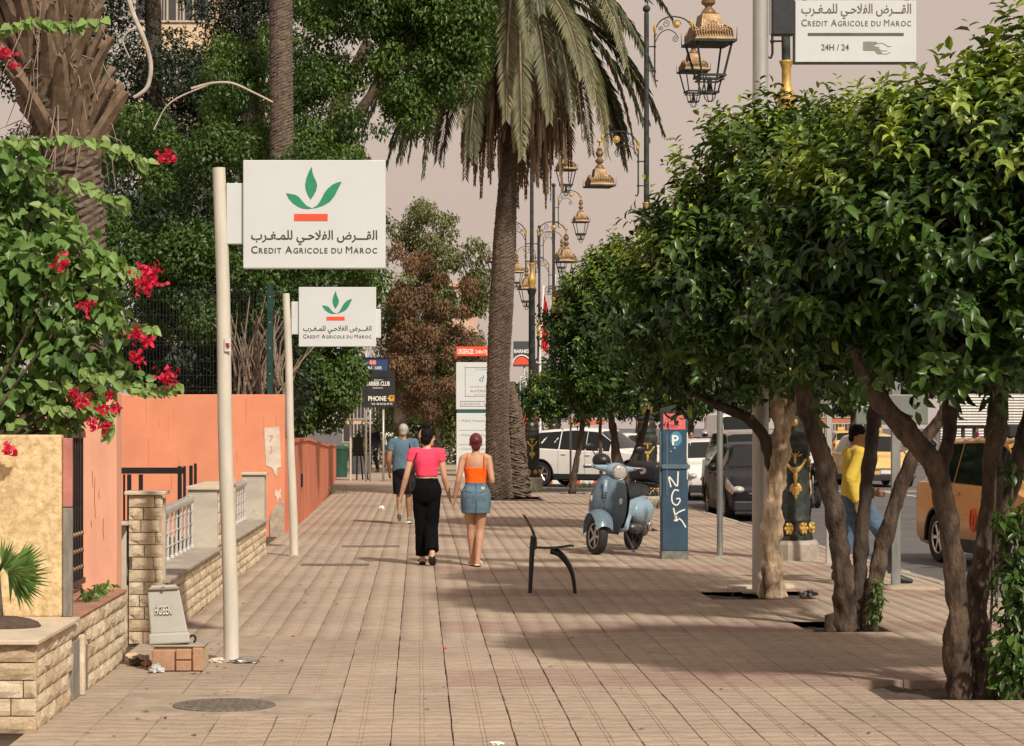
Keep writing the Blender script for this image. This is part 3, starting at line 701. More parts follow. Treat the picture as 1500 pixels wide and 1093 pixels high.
def bank_sign(label, D, base, top, r0, r1, x0, x1, y0, y1, brackets, sticker=False):
    t = thing('bank_sign', label, 'sign', (base[0], D, 0), 0, 'bank signs on white poles')
    bx = base[0]
    bm = NB(); n = 9; P = [Vector((0, 0, -.02)).lerp(Vector((top[0] - bx, 0, top[1])), i / (n - 1)) + Vector((.006 * math.sin(i * 1.3), 0, 0)) for i in range(n)]
    tube(bm, P, lerp_list([r0, r1], n), 18); obj('pole', bm, M['white_pole'], t, smooth='auto')
    bm = NB(); lathe(bm, [(r0 * 1.6, -.01), (r0 * 1.5, .012), (r0 * 1.05, .02)], (0, 0, 0), 16); obj('foot', bm, M['concrete'], t)
    X0, X1, Z0, Z1 = wx(x0, D), wx(x1, D), wz(y1, D), wz(y0, D); W, Hh = X1 - X0, Z1 - Z0
    bm = NB(); box2(bm, (0, -.05, 0), (W, .05, Hh), .006, 2); bd = obj('board', bm, M['sign_white'], t, (X0 - bx, -.01, Z0))
    bank_logo(bd, W, Hh, -.0535)
    bank_text(bd, .0575 * W, .884 * W, Hh * (1 - .733), Hh * (1 - .861), .118 * Hh, .094 * Hh, .070 * Hh, -.0535, M['ink'])
    for (a, b, c, d) in brackets:
        bm = NB(); box2(bm, (wx(a, D) - bx, -.028, wz(d, D)), (wx(b, D) - bx, .028, wz(c, D)), .004); obj('bracket', bm, M['sign_white'], t)
    if sticker:
        bm = NB(); a = r0 * .92; z = wz(507, D); xs = (wx(334, D) - bx)
        box2(bm, (xs - .02, -.062, z - .04), (xs + .025, -.054, z + .055)); st = obj('sticker', bm, M['sign_white'], t)
        bm = NB(); prism(bm, [(xs - .012, z + .02), (xs + .018, z + .02), (xs + .018, z - .005), (xs + .003, z - .025), (xs - .012, z - .005)], .003, Matrix.Translation((0, -.0645, 0))); obj('shield_print', bm, M['sign_red'], st)
        bm = NB(); prism(bm, [(xs - .010, z + .018), (xs, z + .018), (xs + .016, z - .008), (xs + .006, z - .018)], .002, Matrix.Translation((0, -.0675, 0))); obj('shield_band', bm, M['ink'], st)
    return t
D1 = gd(970)
bank_sign('large white bank sign on the nearest cream pole', D1, (wx(339, D1), 0), (wx(321.5, D1), wz(246, D1)), .056, .046, 357, 565, 236, 394, [(332, 358, 269, 358)], True)
D2 = gd(815)
bank_sign('smaller white bank sign hanging below and behind the large one', D2, (wx(431, D2), 0), (wx(419.5, D2), wz(430, D2)), .055, .046, 438, 551, 421, 508, [(427, 438.5, 442, 490), (550.5, 558, 453, 495)])
# right-hand bank sign on tall grey pole
D3 = gd(868); bx = wx(1114, D3)
t = thing('bank_sign', 'white 24 hour bank sign high on the tall grey pole', 'sign', (bx, D3, 0))
bm = NB(); tube(bm, [(0, 0, -.02), (0, 0, 3), (0, 0, 7.2)], [.085, .082, .078], 20); obj('pole', bm, M['grey_pole'], t, smooth='auto')
bm = NB(); box2(bm, (-.2, -.2, 0), (.2, .2, .02), .004); obj('base_plate', bm, M['concrete'], t)
Z0, Z1 = wz(92, D3), wz(2, D3); X0, X1 = wx(1164, D3) - bx, wx(1341, D3) - bx; W, Hh = X1 - X0, Z1 - Z0
bm = NB(); box2(bm, (0, -.04, 0), (W, .04, Hh), .004); bd = obj('board', bm, M['sign_white'], t, (X0, 0, Z0))
bm = NB(); box2(bm, (-.012, -.03, -.012), (W, .05, -.001)); box2(bm, (-.012, -.03, 0), (-.001, .05, Hh)); obj('frame', bm, M['ink'], bd)
U = lambda x, y: ((x - 105) / 1332 * W, Hh - (y - 10) / 680 * Hh)
bank_text(bd, U(172, 0)[0], U(1380, 0)[0] - U(172, 0)[0], U(0, 150)[1], U(0, 293)[1], .135, .098, .076, -.0435, M['ink_brown'])
bm = NB(); a = U(243, 400); b = U(1298, 368); box2(bm, (a[0], -.043, a[1]), (b[0], -.041, b[1])); obj('rule', bm, M['ink_olive'], bd)
a = U(390, 560); bm = text_merge([('24H / 24', .088, a[0], a[1], dict(bold=.012, fit=U(695, 0)[0] - a[0]))]); bmesh.ops.translate(bm, verts=bm.verts, vec=(0, -.0435, 0)); obj('hours_lettering', bm, M['ink_olive'], bd)
bm = NB(); bm.faces.new([bm.verts.new((*[U(*p)[0], -.0435], U(*p)[1])) for p in ((852, 562), (852, 464), (1003, 464), (1005, 488), (972, 490), (968, 508), (1000, 530), (1040, 545), (1062, 600), (1008, 602), (980, 562))]); obj('card_print', bm, M['grey_print'], bd)
bm = NB()
for P in ([(975, 495), (1045, 478), (1085, 490), (1125, 518), (1158, 516)], [(970, 508), (1000, 528), (1030, 522)], [(1055, 562), (1090, 568), (1115, 562)], [(1060, 598), (1110, 602), (1150, 580)]):
    tube(bm, [(U(*p)[0], -.042, U(*p)[1]) for p in P], .0025, 5)
obj('hand_print', bm, M['ink_brown'], bd)
for px in (1176, 1326):
    bm = NB(); box2(bm, (wx(px, D3) - bx, -.02, Z1 + .001), (wx(px + 5, D3) - bx, .02, Z1 + .12)); obj('hanger', bm, M['ink'], t)
bm = NB(); box2(bm, (.05, -.03, Z1 + .12), (X1, .03, Z1 + .17), .004); obj('hanger_beam', bm, M['ink'], t)
bm = NB(); box2(bm, (wx(1130.5, D3) - bx, -.07, wz(52, D3)), (wx(1162, D3) - bx, .07, 7.0), .006); obj('control_box', bm, M['box_black'], t)
bm = NB(); box2(bm, (wx(1127.5, D3) - bx, -.03, wz(50, D3)), (wx(1130.3, D3) - bx, .03, 7.0)); obj('clamp_strip', bm, M['sign_white'], t)

# ------------------------------------------------------------------ street lamps
def lantern(parent, x, zc, full=True, name='lantern'):
    root = bpy.data.objects.new(name, None); COL.objects.link(root); root.parent = parent; root.location = (x, 0, zc); root.scale = (.86, .86, .92)
    global LANT
    try: LANT
    except NameError: LANT = None
    if LANT is None:
        LANT = {}
        q = math.pi / 4; r2 = math.sqrt(2)
        bm = NB(); lathe(bm, [(.30 * r2, .035), (.285 * r2, .06), (.20 * r2, .20), (.165 * r2, .22), (.135 * r2, .40), (.12 * r2, .415)], (0, 0, 0), 4, True, q)
        rg = random.Random(4)
        for s in range(4):                     # filigree crest on each side
            for i in range(15):
                u = -.28 + i * .04; h = .10 + .11 * (1 - abs(u) / .30) + rg.uniform(-.02, .03); a = s * math.pi / 2
                c = Vector((u, -.305 + .03, .05 + h * .5)); c.rotate(Matrix.Rotation(a, 3, 'Z')); e = Vector((.012, .012, h * .5)); ball(bm, c, (.014, .014, h * .5), 5, 4)
                c = Vector((u, -.30 + .045, .05 + h)); c.rotate(Matrix.Rotation(a, 3, 'Z')); ball(bm, c, .017, 5, 4)
        lathe(bm, [(.105, .40), (.115, .43), (.09, .47), (.05, .51), (.055, .53), (.10, .56), (.105, .60), (.07, .63), (.05, .66), (.065, .70), (.095, .74), (.09, .79), (.06, .82), (.07, .85), (.03, .88), (.015, .93)], (0, 0, 0), 14)
        me = bpy.data.meshes.new('lantern_cap'); bm.to_mesh(me); bm.free(); me.materials.append(M['brass']); LANT['cap'] = me
        bm = NB(); lathe(bm, [(.325 * r2, 0), (.325 * r2, .034)], (0, 0, 0), 4, True, q)
        for sx in (-1, 1):
            for sy in (-1, 1): tube(bm, [(sx * .32, sy * .32, .03), (sx * .325, sy * .325, .2)], [.008, .003], 4)
        me = bpy.data.meshes.new('cap_plate'); bm.to_mesh(me); bm.free(); me.materials.append(M['lamp_iron']); LANT['plate'] = me
        bm = NB(); z1, z2, z3 = -.44, -.66, -.78
        for sx in (-1, 1):
            for sy in (-1, 1):
                tube(bm, [(sx * .265, sy * .265, 0), (sx * .165, sy * .165, z1)], .017, 6)
                tube(bm, [(sx * .15, sy * .15, z1), (sx * .095, sy * .095, z2)], .012, 6)
                tube(bm, [(sx * .07, sy * .07, z2), (sx * .06, sy * .06, z3 + .05), (sx * .03, sy * .03, z3), (0, 0, z3)], .008, 5)
        for (z, w, h) in ((z1, .185, .035), (z1 - .05, .165, .02), (z2, .105, .025)):
            for a in range(4):
                c = Vector((0, -w, z)); c.rotate(Matrix.Rotation(a * math.pi / 2, 3, 'Z')); box(bm, c, (2 * w + .02 if a % 2 == 0 else .02, .02 if a % 2 == 0 else 2 * w + .02, h))
        lathe(bm, [(.02, z2), (.05, z2 + .03), (.035, z2 + .10), (.04, z2 + .18), (.01, z2 + .22)], (0, 0, 0), 8)
        me = bpy.data.meshes.new('lantern_frame'); bm.to_mesh(me); bm.free(); me.materials.append(M['lamp_iron']); LANT['frame'] = me
    obj('cap', LANT['cap'], None, root); obj('cap_plate', LANT['plate'], None, root)
    if full: obj('frame', LANT['frame'], None, root)
    root.rotation_euler.z = .18
def arm(parent, side, z0, full=True, reach=.97):
    bm = NB(); s = side
    rod = [(s * .17, 0, z0), (s * .17, 0, z0 - 1.0), (s * .19, 0, z0 - 1.06), (s * .24, 0, z0 - 1.05)]
    tube(bm, rod, .016, 8)
    for dz in (.35, .85): tube(bm, [(0, 0, z0 - dz), (s * .17, 0, z0 - dz)], .014, 6); ball(bm, (s * .17, 0, z0 - dz), .03, 8, 6)
    arc = spline([(s * .17, 0, z0), (s * .30, 0, z0 + .19), (s * .52, 0, z0 + .27), (s * .78, 0, z0 + .22), (s * reach, 0, z0 + .05)], 6); tube(bm, arc, .015, 6)
    low = spline([(s * .17, 0, z0 - .28), (s * .28, 0, z0 - .08), (s * .44, 0, z0 + .0), (s * .58, 0, z0 - .06), (s * .66, 0, z0 - .18)], 5); tube(bm, low, .011, 5)
    for (cx, cz, r, a0, sg) in ((.62, z0 + .10, .10, 0, 1), (.40, z0 + .12, .085, 2, -1), (.60, z0 - .20, .065, 1.5, 1), (.30, z0 + .02, .05, 4, -1)):
        P = [(s * (cx + r * (1 - k / 26) * math.cos(a0 + sg * k * .42)), 0, cz + r * (1 - k / 26) * math.sin(a0 + sg * k * .42)) for k in range(22)]
        tube(bm, P, .008, 5)
    o = obj('arm', bm, M['lamp_iron'], parent)
    bm = NB(); lathe(bm, [(.072, -.012), (.072, .004), (.055, .012), (.05, .008), (.035, .02), (.01, .026)], (0, 0, 0), 16)
    bmesh.ops.rotate(bm, verts=bm.verts, cent=(0, 0, 0), matrix=Matrix.Rotation(R(90), 3, 'X')); bmesh.ops.translate(bm, verts=bm.verts, vec=(s * .62, -.03, z0 + .10))
    ball(bm, (s * .17, 0, z0 + .02), (.035, .035, .08), 8, 6); ball(bm, (s * .19, -.02, z0 - .08), (.03, .03, .06), 8, 6); ball(bm, (s * reach, 0, z0 + .07), (.06, .03, .03), 8, 6); ball(bm, (s * (reach - .06), 0, z0 + .15), (.035, .03, .07), 8, 6)
    obj('rosette', bm, M['gold'], o)
    bm = NB(); tube(bm, [(s * reach, 0, z0 + .05), (s * reach, 0, z0 - .05)], .012, 6); obj('hook', bm, M['lamp_iron'], o)
    lantern(parent, s * reach, z0 - .86 - .02, full)
LAMP_GOLD = None
def street_lamp(label, px, s, arms, base=True, lean=0.0):
    D = F / s; X = wx(px, D)
    t = thing('street_lamp', label, 'street lamp', (X, D, 0), 0, 'black and gold street lamps')
    if lean: t.rotation_euler.y = lean
    bm = NB(); lathe(bm, [(.32, -.1), (.32, .20), (.29, .25)], (0, 0, 0), 8, True, math.pi / 8); obj('plinth', bm, M['concrete'], t)
    bm = NB(); lathe(bm, [(.30, .25), (.30, .30), (.265, .33), (.262, .46), (.275, .50), (.255, .54), (.25, 1.28), (.27, 1.33), (.285, 1.40), (.285, 1.46), (.25, 1.50), (.24, 1.54), (.255, 1.57), (.235, 1.62), (.225, 1.66), (.235, 1.70), (.235, 1.76), (.19, 1.80), (.17, 1.83), (.18, 1.87), (.13, 1.90), (.10, 1.92), (.095, 2.4), (.088, 5.40), (.10, 5.42), (.13, 5.52), (.14, 5.57), (.08, 5.58), (.056, 5.95), (.05, 10.2), (.03, 10.25)], (0, 0, 0), 18)
    for i in range(20):
        a = i * math.pi / 10; ball(bm, (.18 * math.cos(a), .18 * math.sin(a), 1.85), .03, 5, 4)
    ball(bm, (0, 0, 10.3), .08, 10, 8)
    for v in bm.verts:
        if v.co.z < 1.9: v.co.x *= .82; v.co.y *= .82
    obj('shaft', bm, M['lamp_iron'], t, smooth='auto')
    global LAMP_GOLD
    if LAMP_GOLD is None:
        LAMP_GOLD = {}
        def keep(nm, bm):
            [setattr(v, 'co', Vector((v.co.x * .82, v.co.y * .82, v.co.z))) for v in bm.verts if nm in ('gilt_boss', 'palmette', 'gilt_oval')]
            me = bpy.data.meshes.new(nm); bm.to_mesh(me); bm.free(); me.materials.append(M['gold']); me.shade_smooth(); LAMP_GOLD[nm] = me
        bm = NB(); ball(bm, (.262, 0, .40), (.055, .07, .078), 12, 9)
        for k_ in range(6): ball(bm, (.30, .05 * math.cos(k_ * 1.05), .40 + .055 * math.sin(k_ * 1.05)), (.03, .025, .028), 7, 5)
        keep('gilt_boss', bm)
        bm = NB()
        def lf(x, z, w, h, rot):
            vs = ball(bm, (0, 0, 0), (w, .014, h), 8, 6); bmesh.ops.transform(bm, matrix=Matrix.Translation((x, -.258 + .35 * x * x, z)) @ Matrix.Rotation(rot, 4, 'Y'), verts=vs)
        lf(0, 1.37, .022, .075, 0); lf(-.045, 1.35, .015, .055, -.7); lf(.045, 1.35, .015, .055, .7); lf(-.075, 1.32, .012, .04, -1.2); lf(.075, 1.32, .012, .04, 1.2); lf(0, 1.27, .025, .06, 0)
        for k_ in range(13):
            u = (k_ - 6) / 6; lf(u * .15, 1.13 + .12 * u * u, .022, .045 - .012 * abs(u), u * 1.0)
        lf(0, 1.06, .035, .075, 0); lf(-.055, .915, .036, .06, .5); lf(.055, .915, .036, .06, -.5); lf(-.03, .88, .025, .06, .2); lf(.03, .88, .025, .06, -.2); lf(0, .85, .03, .085, 0); lf(0, .98, .02, .06, 0)
        keep('palmette', bm)
        bm = NB(); vs = ball(bm, (0, -.224, 1.73), (.062, .03, .05), 10, 8); keep('gilt_oval', bm)
        bm = NB()
        for i in range(10):
            a = i * math.pi / 5; tube(bm, [(.10 * math.cos(a), .10 * math.sin(a), 1.93), (.098 * math.cos(a), .098 * math.sin(a), 2.42)], .018, 5)
        keep('fluted_sleeve', bm)
        bm = NB(); lathe(bm, [(.09, 5.575), (.10, 5.60), (.085, 5.66), (.115, 5.76), (.12, 5.84), (.085, 5.93), (.06, 6.0), (.058, 6.2), (.085, 6.28), (.088, 6.30)], (0, 0, 0), 14); keep('gilt_vase', bm)
    for i in range(8): obj('gilt_boss', LAMP_GOLD['gilt_boss'], None, t, rot=(0, 0, (i + .5) * math.pi / 4))
    for i in range(4): obj('palmette', LAMP_GOLD['palmette'], None, t, rot=(0, 0, i * math.pi / 2)); obj('gilt_oval', LAMP_GOLD['gilt_oval'], None, t, rot=(0, 0, i * math.pi / 2))
    obj('fluted_sleeve', LAMP_GOLD['fluted_sleeve'], None, t); obj('gilt_vase', LAMP_GOLD['gilt_vase'], None, t)
    for (sd, z0, full) in arms: arm(t, sd, z0, full)
    return t
street_lamp('nearest street lamp, its gilded base between the orange tree trunks', 1163, 116, [(-1, 7.40, True), (1, 9.85, True)], lean=-R(.9))
street_lamp('street lamp behind the scooter with one lantern missing its lower cage', 947, 71, [(1, 9.87, True), (-1, 7.50, False)])
street_lamp('street lamp standing just right of the big palm trunk', 779, 51.8, [(1, 9.8, True), (-1, 7.2, True), (1, 7.2, True)])
street_lamp('slim street lamp beside the red flags', 811, 41, [(1, 9.85, True), (-1, 7.45, True)])
street_lamp('distant street lamp between the palm and the flags', 790, 33.9, [(1, 9.85, True), (-1, 9.2, True), (1, 7.5, True)])
street_lamp('tiny far street lamp left of the white totem', 661, 22.4, [(-1, 7.45, True), (1, 7.45, True)])
street_lamp('tiniest far street lamp, second left of the white totem', 654, 19.5, [(-1, 7.45, True), (1, 7.45, True)])

# ------------------------------------------------------------------ plain poles and back-turned road signs
def pole(name, label, px, py, w_px, top_py, m, flat=False, lean=0):
    D = gd(py); r = w_px * D / F / 2; X = wx(px, D); t = thing(name, label, 'pole', (X, D, 0))
    zt = wz(top_py, D); bm = NB()
    if flat: box2(bm, (-r, -.03, -.03), (r, .03, zt), .006, 2)
    else: tube(bm, [(0, 0, -.03), (lean / 2, 0, zt / 2), (lean, 0, zt)], r, 14)
    obj('shaft', bm, m, t, smooth=None if flat else 'auto')
    bm = NB(); lathe(bm, [(r * 2.2, -.02), (r * 2.0, .01), (r * 1.2, .016)], (0, 0, 0), 12); obj('footing', bm, M['concrete'], t)
    return t, D, X
t, D, X = pole('steel_post', 'thin grey steel post between the parking meter and the orange tree', 1054.5, 816, 9, 575, M['steel_pole'])
t, D, X = pole('road_sign', 'flat grey pole with wide grey road sign seen from behind', 1312, 859, 13, 520, M['steel_pole'], True)
bm = NB(); box2(bm, (wx(1252, D) - X, -.055, wz(622, D)), (wx(1358, D) - X, -.035, wz(578, D)), .01, 2); sg = obj('sign_back', bm, mat('sign_back_grey', (.20, .215, .19), .55, .2, var=.08), t)
bm = NB(); box2(bm, (wx(1259, D) - X, -.059, wz(597, D)), (wx(1267, D) - X, -.0555, wz(588, D))); obj('white_sticker', bm, M['white_paint'], sg)
t['category'] = 'road sign'
t, D, X = pole('road_sign', 'thin pale pole with small grey road sign seen from behind', 1214, 826, 8, 500, M['grey_pole'], True)
bm = NB(); box2(bm, (wx(1198, D) - X, -.055, wz(592, D)), (wx(1247, D) - X, -.035, wz(540, D)), .01, 2); sg = obj('sign_back', bm, M['sign_back_grey'], t)
bm = NB(); box2(bm, (wx(1217, D) - X, -.059, wz(581, D)), (wx(1229, D) - X, -.0555, wz(562, D))); obj('white_sticker', bm, M['white_paint'], sg)
t['category'] = 'road sign'

# ------------------------------------------------------------------ small electric box on its brick base
D = gd(984); X = wx(262, D)
t = thing('brick_base', 'small brick base under the grey box', 'brick base', (X, D, 0))
bw_ = wx(297, D) - wx(222, D)
bm = NB(); box2(bm, (-bw_ / 2, .02, 0), (bw_ / 2 - .01, .40, .165), .006); obj('core', bm, M['mortar'], t)
for (a, b, c, d) in ((-.02, .085, .005, .075), (-.02, .085, .082, .155), (-.185, -.03, .005, .15), (.095, .165, .005, .165)):
    bm = NB(); box2(bm, (a, -.012, c), (b, .025, d), .006); obj('brick', bm, M['brick_red'], t)
bm = NB(); box2(bm, (-.19, .0, .167), (.175, .41, .182), .005); obj('top_slab', bm, M['concrete'], t)
t = thing('electric_box', 'grey leaning utility box with tall black graffiti letters', 'utility box', (wx(246, D), D + .1, .183), 0)
t.rotation_euler = (R(-4), R(-2), R(6))
bm = NB(); box2(bm, (-.14, -.09, 0), (.14, .12, .075), .012, 2); box2(bm, (-.128, -.08, .07), (.128, .11, .37), .012, 2)
for v in bm.verts:
    if v.co.z > .1: k = (v.co.z - .07) / .3; v.co.x *= 1 - .15 * k; v.co.x -= .03 * k; v.co.y *= 1 - .25 * k
obj('body', bm, M['box_grey'], t)
bm = NB(); box2(bm, (-.135, -.085, .372), (.08, .10, .405), .014, 2)
for v in bm.verts:
    if v.co.z > .39: v.co.x = v.co.x * .85 - .004
obj('lid', bm, M['box_grey'], t)
bm = NB(); lathe(bm, [(.012, 0), (.012, .01)], (0, 0, 0), 10); bmesh.ops.rotate(bm, verts=bm.verts, matrix=Matrix.Rotation(R(90), 3, 'X')); bmesh.ops.translate(bm, verts=bm.verts, vec=(-.03, -.085, .385)); obj('lock', bm, M['steel_pole'], t)
bm = text_merge([('HOBEK', .09, -.075, .20, dict(bold=.03, fit=.115))]); bmesh.ops.transform(bm, matrix=Matrix.Translation((-.015, -.079, 0)), verts=bm.verts); obj('graffiti_outline', bm, M['ink'], t)
bm = text_merge([('HOBEK', .09, -.075, .20, dict(bold=.0, fit=.115))]); bmesh.ops.transform(bm, matrix=Matrix.Translation((-.018, -.0815, .003)), verts=bm.verts); obj('graffiti_fill', bm, M['white_paint'], t)
bm = NB(); tube(bm, spline([(.13, 0, .03), (.16, -.02, .05), (.18, .01, .03), (.17, .05, .0)], 5), .008, 6); obj('cable', bm, M['plastic_black'], t)
# litter: crumpled foil at the pole, cup and rubble by the box
def crumple(name, label, cat, c, size, m, seed):
    bm = NB(); bmesh.ops.create_icosphere(bm, subdivisions=3, radius=1.0); rg = random.Random(seed)
    for v in bm.verts:
        n_ = noise.noise(v.co * 2.3 + Vector((seed, 0, 0))) * .55 + noise.noise(v.co * 6 + Vector((0, seed, 0))) * .3; v.co = Vector((v.co.x * size[0] * (1 + n_), v.co.y * size[1] * (1 + n_), max(v.co.z, -.4) * size[2] * (1 + 1.2 * n_)))
    zmin = min(v.co.z for v in bm.verts)
    return props(obj(name, bm, m, None, (c[0], c[1], gz(c[0], c[1]) - zmin - .002)), label, cat)
crumple('crumpled_foil', 'crumpled silver foil at the foot of the large sign pole', 'litter', (wx(356, D1), D1 - .03, 0), (.11, .08, .022), mat('foil', (.45, .44, .42), .3, .8, var=.4, vs=20), 3)
crumple('crumpled_paper', 'crumpled pale paper at the foot of the large sign pole', 'litter', (wx(322, D1), D1 + .02, 0), (.08, .07, .02), M['paper'], 5)
crumple('crumpled_bag', 'clear crumpled plastic cup beside the brick base', 'litter', (wx(231, D), D - .06, 0), (.045, .045, .04), mat('cup_plastic', (.45, .47, .47), .25, var=.2), 8)
for i, (px, py, sx, col) in enumerate(((199, 975, .05, 'soil'), (208, 968, .06, 'paver'), (193, 966, .05, 'stone_c'), (216, 977, .04, 'brick_red'))):
    dd = gd(py); crumple('rubble', ('lump of dark earth beside the planter wall', 'pinkish lump of rubble between the planter and brick base', 'sandy stone rubble tucked in the wall corner', 'reddish brick fragment beside the plastic cup')[i], 'rubble', (wx(px, dd), dd, 0), (sx, sx, .03), M[col], 20 + i)
crumple('white_litter', 'scrap of white litter at the front edge of the pavement', 'litter', (wx(728, gd(1090)), gd(1090), 0), (.035, .03, .01), M['white_paint'], 31)
crumple('white_litter', 'white scrap on the pavement left of the walking man', 'litter', (wx(559, gd(746)), gd(746), 0), (.06, .05, .04), M['white_paint'], 33)
# scattered dry leaves and petals on the pavement
rg = random.Random(5); bm = NB()
for i in range(120):
    y = 12.2 + rg.random() ** 1.6 * 22; x = rg.uniform(-1.9, 3.3) if rg.random() < .5 else rg.uniform(-1.9, -.9)
    z = gz(x, y) + .006; a = rg.random() * 6.28; l = rg.uniform(.012, .03); d = Vector((math.cos(a), math.sin(a), .1)) * l; n_ = Vector((-math.sin(a), math.cos(a), .25)) * l * .5; p = Vector((x, y, z))
    bm.faces.new([bm.verts.new(q) for q in (p - d, p + n_, p + d, p - n_ + Vector((0, 0, l * .3)))])
props(obj('fallen_leaves', bm, mat('fallen_leaf', (.12, .07, .04), .8, var=.4)), 'small dry leaves scattered over the pavement', 'leaves', kind='stuff')
for (px, py, lab) in ((652, 951, 'single fallen pink petal in the middle of the pavement'), (429, 933, 'single fallen pink petal near the large sign pole')):
    dd = gd(py); crumple('fallen_petal', lab, 'petal', (wx(px, dd), dd, 0), (.016, .014, .008), mat('petal_pink', (.55, .04, .09), .6), px)
# ------------------------------------------------------------------ plastic chair
D = gd(867); X = wx(776.5, D)
t = thing('plastic_chair', 'black plastic chair standing alone on the pavement', 'chair', (X, D, gz(X, D)), R(-3.3))
m = M['plastic_black']; hw = .215
bm = NB(); rows = [(-.085, .795, .10), (-.060, .755, .15), (-.030, .70, .185), (.005, .63, .20), (.030, .56, .205), (.036, .50, .205), (.028, .455, .20)]
grid = []
for (x, z, w) in rows:
    grid.append([bm.verts.new((x + .035 * (u * u), u * w, z - .02 * u * u)) for u in np.linspace(-1, 1, 9)])
for i in range(len(rows) - 1):
    for k in range(8): bm.faces.new((grid[i][k], grid[i][k + 1], grid[i + 1][k + 1], grid[i + 1][k]))
bmesh.ops.solidify(bm, geom=bm.faces, thickness=.036); bmesh.ops.recalc_face_normals(bm, faces=bm.faces); obj('backrest', bm, m, t, smooth='auto')
bm = NB(); grid = []
for (x, z, w) in [(.015, .452, .205), (.08, .440, .215), (.16, .436, .222), (.25, .438, .225), (.34, .450, .222), (.41, .462, .21), (.445, .455, .20)]:
    grid.append([bm.verts.new((x, u * w, z + .012 * u * u)) for u in np.linspace(-1, 1, 9)])
for i in range(len(grid) - 1):
    for k in range(8): bm.faces.new((grid[i][k], grid[i][k + 1], grid[i + 1][k + 1], grid[i + 1][k]))
bmesh.ops.solidify(bm, geom=bm.faces, thickness=.030); bmesh.ops.recalc_face_normals(bm, faces=bm.faces); obj('seat', bm, m, t, smooth='auto')
for sy in (-1, 1):
    bm = NB(); tube(bm, spline([(.03, sy * .19, .56), (.022, sy * .20, .45), (.012, sy * .208, .25), (0, sy * .215, 0)], 4), lerp_list([.026, .027, .024, .019], 13), 10); obj('leg', bm, m, t, smooth='auto')
    bm = NB(); tube(bm, spline([(.21, sy * .18, .425), (.29, sy * .19, .395), (.37, sy * .20, .31), (.43, sy * .21, .18), (.455, sy * .215, 0)], 4), lerp_list([.030, .028, .025, .021, .018], 17), 10); obj('leg', bm, m, t, smooth='auto')
bm = NB(); tube(bm, [(.23, -.18, .415), (.23, .18, .415)], .014, 8); obj('cross_bar', bm, m, t)

# ------------------------------------------------------------------ parking meter
D = gd(819); X = wx(989, D); s = F / D
t = thing('parking_meter', 'blue parking meter column with red notice and white graffiti', 'parking meter', (X, D, 0))
q = lambda zx, zy: ((930 + zx / 5.467 - 989) / s, H - (600 + zy / 5.467 - VY) / s)
hw = .165
bm = NB(); box2(bm, (-hw, 0, .10), (hw, .26, q(0, 30)[1]), .012, 2); obj('column', bm, M['meter_blue'], t)
bm = NB(); box2(bm, (-hw - .006, -.006, -.03), (hw + .006, .266, .10), .012, 2); obj('base', bm, mat('meter_base', (.17, .165, .15), .85, var=.4, vs=16, bump=.5), t)
bm = NB(); z0 = q(0, 28)[1]; z1 = q(0, -58)[1]
prism(bm, [(-hw - .005, z0 + .002), (hw + .005, z0 + .002), (hw + .005, z1), (-hw - .005, z0 + .06)], .275, Matrix.Translation((0, .13, 0))); obj('slanted_cap', bm, mat('cap_dark', (.03, .032, .035), .5), t)
bm = NB(); a = q(228, 160); b = q(405, 32); box2(bm, (a[0], -.006, a[1]), (b[0], -.001, b[1])); rp = obj('red_notice', bm, M['meter_red'], t)
bm = text_merge([('ZONE', .075, a[0] + .035, b[1] - .075, dict(shear=.2, fit=.10)), ('PAYANTE', .07, a[0] + .03, a[1] + .02, dict(shear=.15, fit=.15))]); bmesh.ops.translate(bm, verts=bm.verts, vec=(0, -.0085, 0)); obj('red_lettering', bm, mat('dark_red', (.22, .03, .05), .7), rp)
bm = NB(); c = q(330, 235); bm.faces.new([bm.verts.new((c[0] + .075 * math.cos(a_) * (1 if math.sin(a_) > -.5 else .9), -.004, c[1] + .095 * math.sin(a_))) for a_ in np.linspace(0, 2 * math.pi, 28, endpoint=False)]); pd = obj('logo_disc', bm, M['meter_sky'], t)
p = q(292, 285); bm = text_merge([('P', .18, p[0], p[1], dict(bold=.02))]); bmesh.ops.translate(bm, verts=bm.verts, vec=(0, -.0065, 0)); obj('letter_p', bm, M['white_paint'], pd)
bm = NB()
for (zx, zy, r) in ((318, 308, .009), (288, 335, .007)): c = q(zx, zy); ball(bm, (c[0], -.003, c[1]), (r, .003, r), 10, 6)
obj('white_dot', bm, M['white_paint'], t)
bm = NB(); a = q(215, 475); b = q(440, 440); box2(bm, (a[0], -.022, a[1]), (b[0], -.002, b[1]), .004); obj('clamp_bar', bm, mat('meter_blue_light', (.10, .16, .20), .5, .2), t)
bm = NB(); a = q(200, 700); b = q(226, 180); box2(bm, (a[0], .02, a[1]), (-hw - .003, .08, b[1]), .006); obj('side_plate', bm, M['meter_blue_light'], t)
bm = NB(); a = q(252, 690); b = q(262, 190); box2(bm, (a[0], -.008, a[1]), (b[0], -.001, b[1])); obj('door_edge', bm, M['meter_blue_light'], t)
bm = NB(); tube(bm, [(*[hw - .012], -.003, q(0, 185)[1]), (hw - .014, -.003, q(0, 370)[1]), (hw - .011, -.003, q(0, 430)[1])], [.007, .009, .006], 6); tube(bm, [(hw - .013, -.003, q(0, 480)[1]), (hw - .011, -.003, q(0, 560)[1])], [.008, .006], 6); obj('paint_drips', bm, M['white_paint'], t)
bm = NB()
